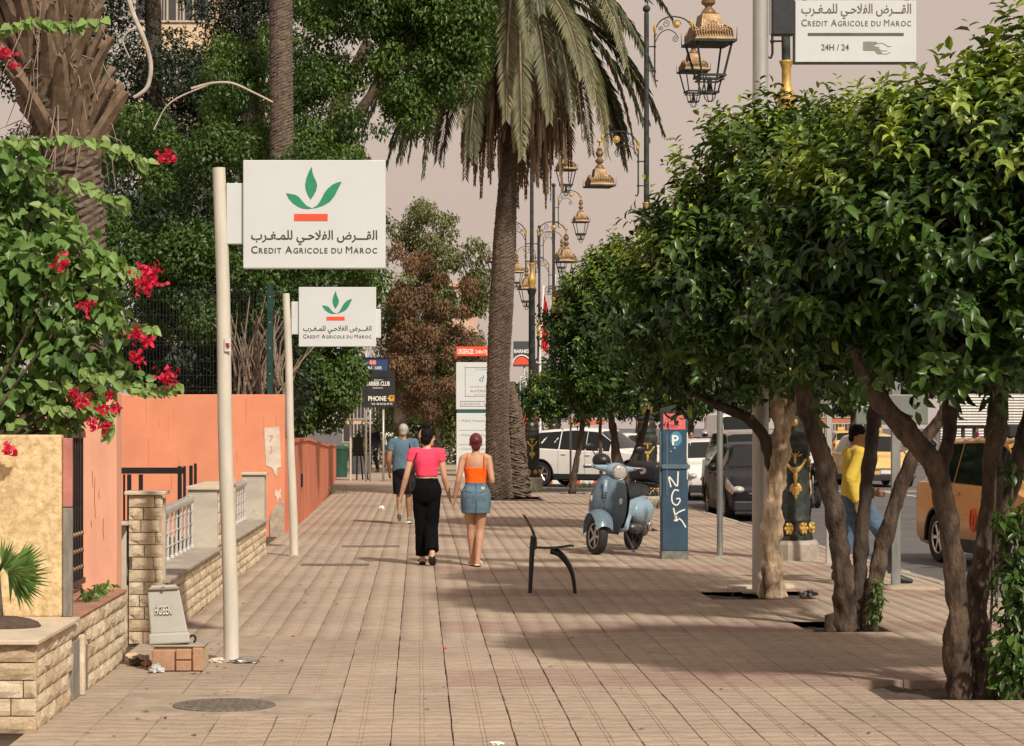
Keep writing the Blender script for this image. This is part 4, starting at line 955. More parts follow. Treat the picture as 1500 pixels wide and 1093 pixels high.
for P in ([(288, 622), (270, 540), (300, 570), (338, 612), (346, 495)], [(352, 650), (318, 645), (296, 690), (302, 745), (335, 765), (360, 735), (356, 712), (330, 716)], [(308, 788), (318, 830), (332, 885)], [(402, 800), (350, 822), (318, 850)], [(318, 850), (345, 868), (335, 890), (312, 885)], [(335, 862), (375, 890), (408, 944)]):
    tube(bm, spline([(q(*p)[0], -.002, q(*p)[1]) for p in P], 5), .0095, 6)
for v in bm.verts: v.co.y = max(v.co.y, -.006)
obj('graffiti', bm, M['white_paint'], t)

# ------------------------------------------------------------------ scooter
mat('alloy', (.40, .40, .41), .45, .2, var=.15)
BL = mat('scooter_blue', (.24, .345, .43), .34, var=.04, coat=.3)
def wheel_parts(parent, r, w, loc, name='wheel', rotz=0, spokes=5, rimcol='chrome', rr=.68):
    wroot = bpy.data.objects.new(name, None); COL.objects.link(wroot); wroot.parent = parent; wroot.location = loc; wroot.rotation_euler = (0, 0, rotz)
    bm = NB(); n = 28; prof = [(r * rr, -w * .42), (r * .84, -w * .5), (r * .95, -w * .46), (r, -w * .25), (r, w * .25), (r * .95, w * .46), (r * .84, w * .5), (r * rr, w * .42)]
    rings = [[bm.verts.new((a * math.cos(2 * math.pi * k / n), b, a * math.sin(2 * math.pi * k / n))) for (a, b) in prof] for k in range(n)]
    for k in range(n):
        for j in range(len(prof)): bm.faces.new((rings[k][j], rings[k][(j + 1) % len(prof)], rings[(k + 1) % n][(j + 1) % len(prof)], rings[(k + 1) % n][j]))
    bmesh.ops.recalc_face_normals(bm, faces=bm.faces)
    obj('tyre', bm, mat('tyre', (.018, .018, .019), .8, var=.2, bump=.2), wroot, smooth='auto')
    bm = NB(); ri = r * rr
    for sd in (-1, 1):
        tube(bm, [(ri * .96 * math.cos(a), sd * w * .36, ri * .96 * math.sin(a)) for a in np.linspace(0, 2 * math.pi, 25)], ri * .06, 6, cap=False)
        for k in range(spokes):
            a = 2 * math.pi * k / spokes; box(bm, (ri * .5 * math.cos(a), sd * w * .30, ri * .5 * math.sin(a)), (ri * .98, w * .14, ri * .22), Quaternion((0, 1, 0), -a), .004)
    lathe(bm, [(ri * .24, -w * .45), (ri * .26, 0), (ri * .24, w * .45)], (0, 0, 0), 12); vs = bm.verts[-36:] if False else None
    obj('rim', bm, M[rimcol], wroot)
    bm = NB(); lathe(bm, [(ri * .97, -w * .2), (ri * .97, w * .2)], (0, 0, 0), 20); bmesh.ops.rotate(bm, verts=bm.verts, matrix=Matrix.Rotation(R(90), 3, 'X')); obj('hub', bm, mat('hub_dark', (.03, .03, .03), .6, .3), wroot)
    return wroot
hx, hy = -.44, -.898; ang = math.atan2(hy, hx)
Df = gd(812); fw = Vector((wx(874, Df), Df)); ctr = fw - Vector((hx, hy)) * .62
t = thing('scooter', 'parked grey-blue motor scooter leaning on its side stand', 'scooter', (ctr.x, ctr.y, gz(ctr.x, ctr.y)), ang)
t.rotation_euler.x = R(-5); t.scale = (1.07, 1.07, 1.07)
fz = wheel_parts(t, .225, .11, (.62, 0, .225), 'front_wheel', R(46), 5, 'alloy', rr=.70); wheel_parts(t, .225, .12, (-.66, 0, .225), 'rear_wheel', 0, 5, 'hub_dark' if 'hub_dark' in MAT else 'chrome')
# leg shield
def shell(rows, thick=.02, nu=12):
    bm = NB(); g = []
    for (x, z, w, bul) in rows: g.append([bm.verts.new((x + bul * math.sqrt(max(0, 1 - (u * .98) ** 2)), u * w, z)) for u in np.linspace(-1, 1, nu + 1)])
    for i in range(len(g) - 1):
        for k in range(nu): bm.faces.new((g[i][k], g[i][k + 1], g[i + 1][k + 1], g[i + 1][k]))
    bmesh.ops.solidify(bm, geom=bm.faces, thickness=thick); bmesh.ops.recalc_face_normals(bm, faces=bm.faces); return bm
rows = [(.20, .24, .10, .03), (.26, .32, .16, .06), (.30, .42, .225, .10), (.31, .52, .25, .15), (.30, .62, .25, .19), (.285, .72, .24, .20), (.265, .82, .215, .19), (.245, .90, .18, .165), (.23, .96, .13, .13), (.22, .985, .08, .09)]
bm = shell(rows); sh = obj('leg_shield', bm, BL, t, smooth='auto')
bm = NB()
for z in (.70, .73, .76): box(bm, (.492, 0, z), (.012, .055, .014))
obj('horn_slots', bm, M['plastic_black'], sh)
bm = NB(); tube(bm, [(.478, 0, .64), (.476, 0, .92)], [.02, .03], 6); obj('steering_cover', bm, BL, sh, smooth=True)
for sy in (-1, 1):
    bm = NB(); ball(bm, (.395, sy * .185, .66), (.035, .028, .055), 10, 8); obj('indicator', bm, mat('clear_lens', (.7, .68, .62), .15, spec=.9), sh, smooth=True)
bm = shell([(.16, .30, .16, .02), (.17, .5, .22, .03), (.15, .7, .22, .03), (.16, .9, .16, .03)], .03); obj('inner_shield', bm, mat('dark_plastic', (.022, .024, .027), .6), t, smooth='auto')
# front fender turned with the wheel
bm = NB(); g = []
for a in np.linspace(R(28), R(172), 13):
    rr_ = .27 + .05 * math.sin(a); g.append([bm.verts.new((rr_ * math.cos(a) * 1.0, .085 * u * (1.1 + .35 * math.sin(a)), rr_ * math.sin(a) * 1.05 - .055 * abs(u) ** 2.2)) for u in np.linspace(-1, 1, 9)])
for i in range(12):
    for k in range(8): bm.faces.new((g[i][k], g[i][k + 1], g[i + 1][k + 1], g[i + 1][k]))
bmesh.ops.solidify(bm, geom=bm.faces, thickness=.012); bmesh.ops.recalc_face_normals(bm, faces=bm.faces)
o = obj('front_fender', bm, BL, t, (.60, 0, .225), smooth='auto'); o.rotation_euler.z = R(40)
bm = NB(); tube(bm, [(.60, .06, .24), (.52, .05, .50), (.40, .0, .62)], .028, 8); obj('fork', bm, M['dark_plastic'], t)
# headset
bm = NB(); ball(bm, (.26, 0, 1.03), (.13, .15, .10), 16, 10); tube(bm, [(.16, -.30, 1.06), (.22, -.14, 1.05), (.25, 0, 1.05), (.22, .14, 1.05), (.16, .30, 1.06)], [.02, .045, .06, .045, .02], 10); hsm = remesh(bm, .008, 6); hsm.materials.append(BL); hs = obj('headset', hsm, None, t); hs.rotation_euler.z = R(42); hs.location = (.20 - .20 * math.cos(R(42)), -.20 * math.sin(R(42)), 0)
bm = NB(); lathe(bm, [(.098, 0), (.102, .03), (.095, .045), (.088, .04)], (0, 0, 0), 20); bmesh.ops.rotate(bm, verts=bm.verts, matrix=Matrix.Rotation(R(90), 3, 'Y')); bmesh.ops.translate(bm, verts=bm.verts, vec=(.345, 0, 1.02)); obj('headlight_ring', bm, M['chrome'], hs, smooth='auto')
bm = NB(); ball(bm, (.385, 0, 1.02), (.022, .084, .084), 16, 10); obj('headlight', bm, mat('lamp_lens', (.62, .60, .55), .12, .35, var=.2, vs=40, spec=.9), hs, smooth=True)
for sy in (-1, 1):
    bm = NB(); tube(bm, [(.16, sy * .28, 1.06), (.13, sy * .39, 1.05)], .020, 10); obj('grip', bm, M['dark_plastic'], hs)
    bm = NB(); tube(bm, [(.20, sy * .24, 1.07), (.23, sy * .33, 1.075), (.21, sy * .40, 1.07)], .008, 6); obj('brake_lever', bm, M['chrome'], hs)
    bm = NB(); tube(bm, [(.18, sy * .20, 1.08), (.17, sy * .27, 1.22), (.16, sy * .31, 1.27)], .007, 6); ball(bm, (.15, sy * .34, 1.30), (.015, .07, .045), 12, 8); obj('mirror', bm, M['plastic_black'], hs, smooth=True)
bm = NB(); box(bm, (.13, -.0, 1.10), (.06, .20, .03), None, .01, 2); obj('dash', bm, M['dark_plastic'], hs)
bm = NB(); ball(bm, (.05, -.24, 1.12), (.11, .12, .10), 14, 10); obj('helmet_bag', bm, M['plastic_black'], t, smooth=True)
# rear body
bm = NB(); ball(bm, (-.55, 0, .56), (.40, .155, .20), 18, 12); ball(bm, (-.60, .10, .50), (.32, .13, .18), 16, 12); ball(bm, (-.60, -.10, .50), (.32, .13, .18), 16, 12); ball(bm, (-.20, 0, .50), (.14, .13, .20), 12, 10); tube(bm, [(-.15, 0, .46), (.05, 0, .30), (.24, 0, .30)], [(.14, .08), (.19, .05), (.18, .05)], 12)
rb = remesh(bm, .009, 8); rb.materials.append(BL); obj('rear_body', rb, None, t)
bm = NB(); tube(bm, spline([(-.10, 0, .70), (-.25, 0, .745), (-.45, 0, .765), (-.66, 0, .79), (-.88, 0, .77)], 4), [(a_, b_) for a_, b_ in zip(lerp_list([.10, .14, .16, .16, .11], 17), lerp_list([.04, .06, .065, .07, .045], 17))], 14); obj('seat', bm, mat('vinyl', (.014, .014, .015), .45, var=.1), t, smooth='auto')
bm = NB(); tube(bm, [(-.12, 0, .66), (-.10, 0, .40), (0, 0, .33)], [(.12, .05), (.14, .05), (.15, .04)], 12); obj('apron', bm, M['dark_plastic'], t, smooth=True)
bm = NB(); box2(bm, (-.86, -.20, .80), (-1.12, .20, .84), .01); box2(bm, (-.82, -.21, .86), (-1.16, .21, 1.12), .06, 3); obj('top_case', bm, M['plastic_black'], t, smooth='auto')
bm = NB(); tube(bm, [(-.80, .12, .72), (-.95, .12, .82)], .012, 6); tube(bm, [(-.80, -.12, .72), (-.95, -.12, .82)], .012, 6); obj('rack', bm, M['chrome'], t)
bm = NB(); lathe(bm, [(.045, 0), (.045, .012), (.03, .016)], (0, 0, 0), 14); bmesh.ops.rotate(bm, verts=bm.verts, matrix=Matrix.Rotation(R(90), 3, 'Y')); bmesh.ops.translate(bm, verts=bm.verts, vec=(-.82, .0, 1.0)); obj('case_badge', bm, M['chrome'], t)
bm = NB(); ball(bm, (-.50, .08, .30), (.22, .10, .085), 12, 8); ball(bm, (-.66, .13, .27), (.11, .06, .09), 10, 8); tube(bm, [(-.45, -.12, .24), (-.80, -.16, .28), (-.98, -.16, .33)], [.03, .05, .045], 10); obj('engine', bm, mat('engine_grey', (.12, .12, .12), .4, .6, var=.4, vs=20), t, smooth=True)
bm = NB(); ball(bm, (-.70, .20, .32), (.07, .02, .07), 12, 8); obj('engine_cover', bm, M['chrome'], t, smooth=True)
bm = NB(); tube(bm, [(-.10, .10, .24), (-.04, .25, .03), (-.02, .28, .008)], .011, 6); tube(bm, [(-.14, .08, .24), (-.16, .20, .06)], .011, 6); obj('side_stand', bm, M['dark_plastic'], t)
bm = NB(); ball(bm, (-.955, 0, .62), (.03, .07, .05), 12, 8); obj('tail_light', bm, mat('tail_red', (.35, .01, .01), .2), t, smooth=True)

# ------------------------------------------------------------------ far advertising panels, totem, flags
def panel(name, label, cat, D, x0, x1, y0, y1, m, group=None, post=None, depth=.08, kids=()):
    X = wx((x0 + x1) / 2, D); t = thing(name, label, cat, (X, D, 0), 0, group)
    bm = NB(); box2(bm, (wx(x0, D) - X, -depth / 2, wz(y1, D)), (wx(x1, D) - X, depth / 2, wz(y0, D)), .01); b = obj('panel', bm, m, t)
    for p in post or []:
        px, w, top = p; r = w * D / F / 2; bm = NB(); tube(bm, [(wx(px, D) - X, .06, -.12), (wx(px, D) - X, .06, wz(top, D))], r, 10); obj('post', bm, M['grey_pole'], t, smooth=True)
    return t, b, X
def letter(par, s, D, X, px0, px1, py, cap_px, m, y=-.05, **kw):
    bm = text_merge([(s, cap_px * D / F / .70, wx(px0, D) - X, wz(py, D), dict(fit=(px1 - px0) * D / F, **kw))]); bmesh.ops.translate(bm, verts=bm.verts, vec=(0, y, 0)); return obj('lettering', bm, m, par)
D = 69.3
blk = mat('banner_black', (.016, .017, .02), .6, var=.3, vs=2); M['banner_black'] = blk
t, b, X = panel('shop_banner', 'stack of black shop banners on thin poles beside the hedge', 'banner', D, 530, 579, 553, 597, blk, None, [(536, 3.4, 480), (561.5, 3.2, 597), (542, 2.5, 560)])
bm = NB(); box2(bm, (wx(534, D) - X, -.03, wz(549, D)), (wx(568, D) - X, .03, wz(526, D))); bp = obj('blue_panel', bm, mat('banner_blue', (.02, .05, .15), .6), t)
bm = NB(); box2(bm, (wx(532, D) - X, -.05, wz(553, D)), (wx(578, D) - X, .05, wz(543, D))); obj('top_panel', bm, blk, t)
bm = NB(); box2(bm, (wx(531, D) - X, -.04, wz(526, D)), (wx(580, D) - X, .04, wz(523.5, D))); obj('crossbar', bm, M['black_metal'], t)
for cx in (543.7, 548.3): 
    bm = NB(); c = ((wx(cx, D) - X), wz(531, D)); bm.faces.new([bm.verts.new((c[0] + .055 * math.cos(a), -.034, c[1] + .075 * math.sin(a))) for a in np.linspace(0, 6.28, 14, endpoint=False)]); obj('heart_print', bm, mat('salmon', (.75, .25, .18), .6), bp)
letter(bp, 'URBT CAFE', D, X, 537, 559, 541, 4, M['white_paint'], -.036, bold=.03)
letter(b, 'SIDNEY’S', D, X, 548, 561, 558, 2.2, M['white_paint']); letter(b, 'BARBER CLUB', D, X, 537, 571, 565, 6, M['white_paint'], bold=.03); letter(b, 'MARRAKECH', D, X, 546, 561, 569.5, 2.2, M['white_paint'])
letter(b, 'PHONE', D, X, 539.5, 566, 587, 6.5, M['white_paint'], bold=.03); letter(b, 'Tel : 06 69 22 55 95', D, X, 544, 575, 593, 2.6, M['white_paint'], bold=.02)
bm = NB(); box2(bm, (wx(570, D) - X, -.052, wz(588, D)), (wx(577.5, D) - X, -.045, wz(579, D))); prism(bm, [(wx(567.5, D) - X, wz(583.5, D)), (wx(570, D) - X, wz(581, D)), (wx(570, D) - X, wz(586, D))], .006, Matrix.Translation((0, -.048, 0))); obj('yellow_icon', bm, mat('icon_yellow', (.62, .36, .04), .6), b)
bm = NB(); prism(bm, [(wx(572, D) - X, wz(581, D)), (wx(576, D) - X, wz(581, D)), (wx(574, D) - X, wz(585, D))], .004, Matrix.Translation((0, -.055, 0))); obj('icon_mark', bm, blk, b)
# hospital totem
D = 76.7
t, b, X = panel('hospital_totem', 'white hospital direction totem half hidden behind the big palm', 'totem sign', D, 668, 742, 531, 600, M['sign_white'], None, None, .3)
bm = NB(); box2(bm, (wx(668.5, D) - X, -.15, -.05), (wx(741.5, D) - X, .15, wz(605.3, D)), .01); lo = obj('lower_panel', bm, M['sign_white'], t)
bm = NB(); box2(bm, (wx(669, D) - X, -.13, wz(605.2, D)), (wx(741, D) - X, .13, wz(600.2, D))); obj('green_band', bm, mat('totem_green', (.02, .09, .09), .5), t)
bm = NB(); box2(bm, (wx(668, D) - X, -.12, wz(522, D)), (wx(742, D) - X, .12, wz(508, D)), .01); rb_ = obj('red_header', bm, M['sign_red'], t)
bm = NB(); [box2(bm, (wx(p, D) - X - .04, -.05, wz(531, D)), (wx(p, D) - X + .04, .05, wz(522, D))) for p in (680, 700, 730)]; obj('spacer', bm, M['black_metal'], t)
letter(rb_, 'URGENCES', D, X, 670.5, 693.5, 518.5, 7, M['white_paint'], -.124, bold=.03); letter(rb_, '24h/7j →', D, X, 696, 722, 518, 5, M['white_paint'], -.124, bold=.02)
bm = NB(); 
for (a, b_, c, d) in ((681, 735, 538, 581), (674.5, 735, 587.5, 595.5)):
    x0, x1, z0, z1 = wx(a, D) - X, wx(b_, D) - X, wz(d, D), wz(c, D)
    for (p, q_) in (((x0, z0), (x1, z0 + .02)), ((x0, z1 - .02), (x1, z1)), ((x0, z0), (x0 + .02, z1)), ((x1 - .02, z0), (x1, z1))): box2(bm, (p[0], -.158, p[1]), (q_[0], -.151, q_[1]))
obj('thin_frame', bm, mat('frame_grey', (.32, .29, .25), .6), b)
gq = M['grey_print']
letter(b, 'CLINIQUE', D, X, 696, 720, 542.5, 2, gq, -.153); letter(b, 'd', D, X, 702, 709, 559, 9, mat('teal_print', (.05, .22, .28), .6), -.153, shear=.2); letter(b, 'INTERNATIONALE', D, X, 688, 728, 568, 2.2, gq, -.153); letter(b, 'AVERROES', D, X, 688, 728, 575, 4, gq, -.153); letter(b, 'MARRAKECH', D, X, 694, 722, 579, 1.6, gq, -.153)
letter(b, 'URGENCES   SAMU', D, X, 677, 722, 593.5, 3.2, gq, -.153)
for (s_, x1_, y_) in (('› Pôle Maternité', 722, 618), ('› Pôle Cardiologie', 726, 639), ('› Centre Dentaire', 724, 659)): letter(lo, s_, D, X, 672, x1_, y_, 3.2, gq, -.153)
bm = NB(); [box2(bm, (wx(672, D) - X, -.157, wz(y_ + .5, D)), (wx(738, D) - X, -.151, wz(y_, D))) for y_ in (630, 651)]; obj('divider', bm, M['frame_grey'], lo)
# restaurant signs and flags beyond the junction
dg = mat('sign_slate', (.055, .065, .07), .6)
t, b, X = panel('restaurant_sign', 'slate restaurant sign with a red half disc right of the palm', 'sign', 92, 752, 784, 500, 537, dg, None, [(768, 3, 520)])
bm = NB(); c = (wx(764, 92) - X, wz(534, 92)); bm.faces.new([bm.verts.new((c[0] + .31 * math.cos(a), -.045, c[1] + .31 * math.sin(a))) for a in np.linspace(0, math.pi, 16)]); obj('red_half_disc', bm, M['sign_red'], b)
bm = NB(); tube(bm, [(c[0] + .37 * math.cos(a), -.05, c[1] + .37 * math.sin(a)) for a in np.linspace(.1, math.pi - .1, 16)], .03, 6); obj('white_arc', bm, M['white_paint'], b)
letter(b, 'BARNES', 92, X, 753, 775, 517, 5, M['white_paint'], bold=.03)
t, b, X = panel('black_billboard', 'black billboard with a red cap above the orange trees', 'billboard', 64, 816, 858, 424, 474, blk, None, [(836, 3, 470)])
bm = NB(); prism(bm, [(wx(x, 64) - X, wz(y, 64)) for x, y in ((828, 441), (829, 434), (834, 430), (840, 430), (844, 434), (846, 441), (838, 443))], .02, Matrix.Translation((0, -.05, 0))); obj('red_cap_print', bm, mat('cap_red', (.7, .12, .09), .6), b)
letter(b, 'WAFFLE', 64, X, 822, 850, 461, 6, M['white_paint'], bold=.03)
t, b, X = panel('round_black_sign', 'small black rounded shop sign behind the lamp post', 'sign', 88, 783, 803, 529, 553, blk, None, [(793, 2.5, 552)])
bm = NB(); c = (wx(793, 88) - X, wz(530, 88)); bm.faces.new([bm.verts.new((c[0] + .27 * math.cos(a), -.03, c[1] + .2 * math.sin(a))) for a in np.linspace(0, math.pi, 14)]); obj('arched_top', bm, blk, b)
letter(b, 'THE', 88, X, 790, 797, 528, 2.2, M['white_paint']); letter(b, 'Sandwich', 88, X, 785, 801, 532, 3, M['white_paint'], bold=.02)
t, b, X = panel('parking_sign', 'small blue and white road sign on a pale pole behind the lamp', 'road sign', 62, 761.5, 772.5, 552, 576, M['white_paint'], None, [(762, 2.2, 560)])
bm = NB(); box2(bm, (wx(763, 62) - X, -.05, wz(575, 62)), (wx(771.5, 62) - X, -.041, wz(556, 62)), .01); obj('blue_print', bm, mat('road_blue', (.03, .12, .36), .5), b)
bm = NB(); prism(bm, [(wx(x, 62) - X, wz(y, 62)) for x, y in ((763, 556), (771.5, 556), (771.5, 570), (767, 566))], .006, Matrix.Translation((0, -.054, 0))); obj('white_print', bm, M['white_paint'], b)
t, b, X = panel('red_hoarding', 'red and pink hoarding behind the lamp base by the white SUV', 'hoarding', 84, 755, 788, 609, 632, mat('hoard_red', (.62, .06, .05), .6, var=.2, vs=3), None, [(758, 2, 632), (787, 2, 609)])
t, b, X = panel('red_awning', 'orange red awning roof far behind the white SUV', 'awning', 110, 834, 884, 614, 622, mat('awning_red', (.62, .16, .08), .7), None, [(838, 1.5, 620), (880, 1.5, 620)], 1.5)
def flag(label, D, px0, py0, px1, py1, poly):
    t = thing('flag', label, 'flag', (wx(px1, D), D, 0), 0, 'red flags on white poles'); X = wx(px1, D)
    bm = NB(); tube(bm, [(0, 0, -.12), (wx(px1, D) - X, 0, wz(py1, D)), (wx(px0, D) - X, 0, wz(py0, D))], .045, 8); obj('flag_pole', bm, M['white_paint'], t)
    bm = NB(); top = [Vector((wx(x, D) - X, 0, wz(y, D))) for x, y in poly[0]]; bot = [Vector((wx(x, D) - X, 0, wz(y, D))) for x, y in poly[1]]; n = 8; g = []
    for i in range(n + 1):
        a = top[0].lerp(top[1], i / n); b = bot[0].lerp(bot[1], i / n); g.append([bm.verts.new(a.lerp(b, j / n) + Vector((0, .12 * math.sin(i * 2.1 + j * .3), 0))) for j in range(n + 1)])
    for i in range(n):
        for j in range(n): bm.faces.new((g[i][j], g[i + 1][j], g[i + 1][j + 1], g[i][j + 1]))
    obj('cloth', bm, mat('flag_red', (.62, .025, .03), .7, var=.1, vs=2), t, smooth=True)
flag('red flag hanging left on its white pole above the junction', 80, 796, 418, 791, 522, [((796.5, 428), (803, 452)), ((792, 508), (803, 520))])
flag('red flag hanging right, partly behind the slim lamp', 80.6, 813, 402, 806, 522, [((813, 412), (817, 440)), ((808, 470), (816, 478))])
# ------------------------------------------------------------------ orange trees along the kerb
def bark_tube(pts, rad, seg=10, rough=.12, n=5, seed=0):
    P = spline(pts, n); bm = NB(); rr = lerp_list(rad, len(P)); tube(bm, P, rr, seg)
    bm.verts.ensure_lookup_table()
    for i, p in enumerate(P):
        for k in range(seg):
            v = bm.verts[i * seg + k]; d = v.co - p
            v.co = p + d * (1 + rough * (noise.noise(v.co * 7 + Vector((seed, 0, 0))) * 1.3 + .7 * noise.noise(Vector((k * 1.3, v.co.z * 3.0, seed))) + .6 * noise.noise(v.co * 19 + Vector((0, seed, 0)))))
    return bm
def px_path(L, D, dd=0.0):
    return [at(p[0], p[1], D + dd * i / max(1, len(L) - 1)) for i, p in enumerate(L)]
def citrus_crown(c, r, nt, ln, kind, shoots, inner=.25, flat=.85, young_lit_top=.75, seed=0, nl=12):
    c = np.array(c); r = np.array(r)
    d = rand_dir(nt); d[:, 2] = np.where(d[:, 2] < -flat, -d[:, 2], d[:, 2])
    nzv = np.array([noise.noise(Vector((x * 2.0 + seed, y * 2.0, z * 2.0))) for x, y, z in d]) + .5 * np.array([noise.noise(Vector((x * 5 + seed, y * 5, z * 5))) for x, y, z in d])
    q = (1 + .27 * nzv) * np.where(RNG.random(nt) < inner, RNG.uniform(.45, .8, nt), RNG.uniform(.80, 1.0, nt))
    org = c + d * r * q[:, None]
    tw = d * .75 + np.array([0, 0, .55]) + RNG.normal(size=(nt, 3)) * .35
    yg = np.clip(np.where((d[:, 2] > .25) & (q > .8), RNG.random(nt) * 1.15 - .55, 0), 0, 1) * young_lit_top * 1.6  # paler upper twigs: new growth, plus sunlight painted onto the crown top
    parts = [twigs(org, tw, ln * 2.6 * RNG.uniform(.7, 1.3, nt), nl, ln, ln * .50, kind, .5, np.clip(yg, 0, 1))]
    if shoots:
        ds = rand_dir(shoots); ds[:, 2] = np.abs(ds[:, 2]) * .8 + .25; ds = unit(ds); o2 = c + ds * r * 1.0
        t2 = ds * .35 + np.array([0, 0, 1.0]) + RNG.normal(size=(shoots, 3)) * .18
        parts.append(twigs(o2, t2, ln * RNG.uniform(2.2, 3.8, shoots), 12, ln * .95, ln * .42, kind, .55, RNG.uniform(.35, 1.0, shoots), .8))
    return merge(parts)
def twig_lines(c, r, n, seed):
    rg = random.Random(seed); bm = NB()
    for i in range(n):
        a = rg.random() * 6.28; b = rg.uniform(.1, 1.2); e = Vector((c[0] + r[0] * .85 * math.cos(a) * math.cos(b), c[1] + r[1] * .85 * math.sin(a) * math.cos(b), c[2] + r[2] * .8 * math.sin(b)))
        s = Vector((c[0], c[1], c[2] - r[2] * .7)) + Vector((rg.uniform(-.2, .2), rg.uniform(-.2, .2), 0)); m = s.lerp(e, .5) + Vector((rg.uniform(-.1, .1), rg.uniform(-.1, .1), .1))
        tube(bm, [s, m, e], [.03, .018, .008], 5)
    return bm
def orange_tree(label, stems, crowns, ln, kind, bark='bark', fine=10):
    t = thing('orange_tree', label, 'tree', (0, 0, 0), 0, 'orange trees in a row along the kerb')
    for i, (P, rd, bk) in enumerate(stems): obj('trunk', bark_tube(P, rd, 20, .42 if bk == 'bark_light' else .28, fine + 4, i * 3.3), M[bk], t, smooth=True)
    parts = []; bm = None
    for (c, r, nt, sh, sd) in crowns:
        parts.append(citrus_crown(c, r, nt, ln, kind, sh, seed=sd))
    obj('limbs', twig_lines(crowns[0][0], crowns[0][1], 26, 3), M['bark_dark'], t)
    leaf_obj('crown', merge(parts), M['citrus_leaf'], t)
    return t
D = 14.3
orange_tree('nearest orange tree with two dark crooked stems, vine at its foot',
    [(px_path([(1405, 1024), (1403, 930), (1398, 834), (1376, 700), (1340, 645), (1278, 574), (1250, 510)], D, -.2), [.105, .075, .066, .066, .066, .055, .03], 'bark'),
     (px_path([(1376, 700), (1388, 640), (1392, 590), (1410, 520)], D, .3), [.05, .045, .04, .03], 'bark'),
     (px_path([(1436, 1024), (1432, 940), (1434, 857), (1450, 743), (1457, 650), (1462, 560), (1450, 460)], D + .05, .1), [.11, .08, .07, .066, .062, .058, .03], 'bark'),
     (px_path([(1444, 860), (1466, 780), (1484, 700), (1502, 628), (1525, 540)], D + .1, .3), [.05, .055, .052, .05, .03], 'bark'),
     (px_path([(1420, 1026), (1452, 1010), (1458, 985), (1440, 940)], D - .03, 0), [.07, .06, .05, .02], 'bark')],
    [((3.85, 14.35, 2.86), (1.45, 1.25, .92), 1500, 100, 1.0), ((3.05, 14.5, 2.55), (.80, .85, .62), 420, 20, 5.0), ((4.5, 14.3, 3.15), (.9, .9, .75), 380, 50, 7.0), ((3.6, 14.1, 2.25), (.75, .5, .32), 260, 0, 3.0), ((4.15, 14.4, 3.55), (.75, .7, .55), 260, 50, 13.0)], .128, 'fine')
D = 18.85
orange_tree('second orange tree whose three bare stems fan out behind the first',
    [(px_path([(1238, 925), (1236, 860), (1229, 789), (1206, 674), (1184, 606), (1172, 560), (1160, 500)], D, -.2), [.10, .083, .080, .078, .075, .07, .03], 'bark'),
     (px_path([(1258, 923), (1260, 850), (1262, 789), (1273, 674), (1280, 612), (1284, 540)], D + .05, .2), [.07, .06, .056, .056, .052, .03], 'bark_dark'),
     (px_path([(1271, 925), (1280, 860), (1294, 798), (1326, 697), (1350, 651), (1385, 600), (1410, 540)], D - .02, .2), [.075, .066, .064, .062, .055, .045, .03], 'bark'),
     (px_path([(1219, 925), (1217, 908), (1215, 900)], D, 0), [.06, .055, .05], 'bark_dark')],
    [((3.5, 18.9, 3.15), (1.50, 1.4, 1.10), 1500, 100, 2.0), ((2.5, 18.8, 2.72), (.70, .85, .62), 360, 20, 6.0)], .12, 'fine')
D = 22.4
orange_tree('third orange tree with a single pale peeling trunk',
    [(px_path([(1131, 876), (1129, 835), (1128, 798), (1133, 743), (1142, 674), (1145, 629), (1137, 590), (1120, 540)], D, 0), [.125, .10, .092, .090, .088, .085, .07, .04], 'bark_light'),
     (px_path([(1143, 640), (1158, 600), (1166, 560)], D, .1), [.06, .05, .03], 'bark_light'),
     (px_path([(1132, 690), (1118, 640), (1095, 612), (1046, 592), (1000, 570)], D + .03, 0), [.06, .058, .05, .04, .02], 'bark_dark')],
    [((3.35, 22.4, 2.82), (1.38, 1.35, 1.02), 1250, 70, 3.0), ((2.6, 22.3, 2.78), (.66, .75, .52), 300, 20, 8.0)], .122, 'fine')
D = 36.7
orange_tree('fourth orange tree with a V of dark stems behind the scooter',
    [(px_path([(905, 780), (902, 700), (901, 650), (893, 600)], D, 0), [.085, .07, .065, .04], 'bark_dark'), (px_path([(907, 760), (920, 695), (940, 640), (950, 600)], D + .02, .2), [.06, .055, .05, .035], 'bark_dark'), (px_path([(918, 700), (905, 660), (900, 620)], D + .04, .2), [.04, .035, .03], 'bark_dark')],
    [((3.5, 36.7, 3.1), (1.25, 1.2, 1.35), 2300, 110, 4.0)], .125, 'small', fine=4)
D = 56.5
orange_tree('young orange tree with one thin trunk before the white SUV',
    [(px_path([(838, 724), (842, 690), (850, 645), (856, 600), (858, 570)], D, 0), [.10, .075, .07, .06, .04], 'bark')],
    [((4.05, 56.5, 2.45), (1.05, 1.0, .55), 1000, 30, 9.0), ((3.15, 56.3, 2.35), (.45, .6, .42), 350, 16, 9.5)], .13, 'small', fine=4)
D = 62.0
orange_tree('thin stemmed young orange tree touching the white SUV door',
    [(px_path([(881, 714), (880, 670), (879, 630), (882, 590)], D, 0), [.055, .05, .045, .03], 'bark')],
    [((5.2, 62.0, 2.7), (1.1, 1.1, .7), 1000, 30, 12.0)], .13, 'small', fine=4)
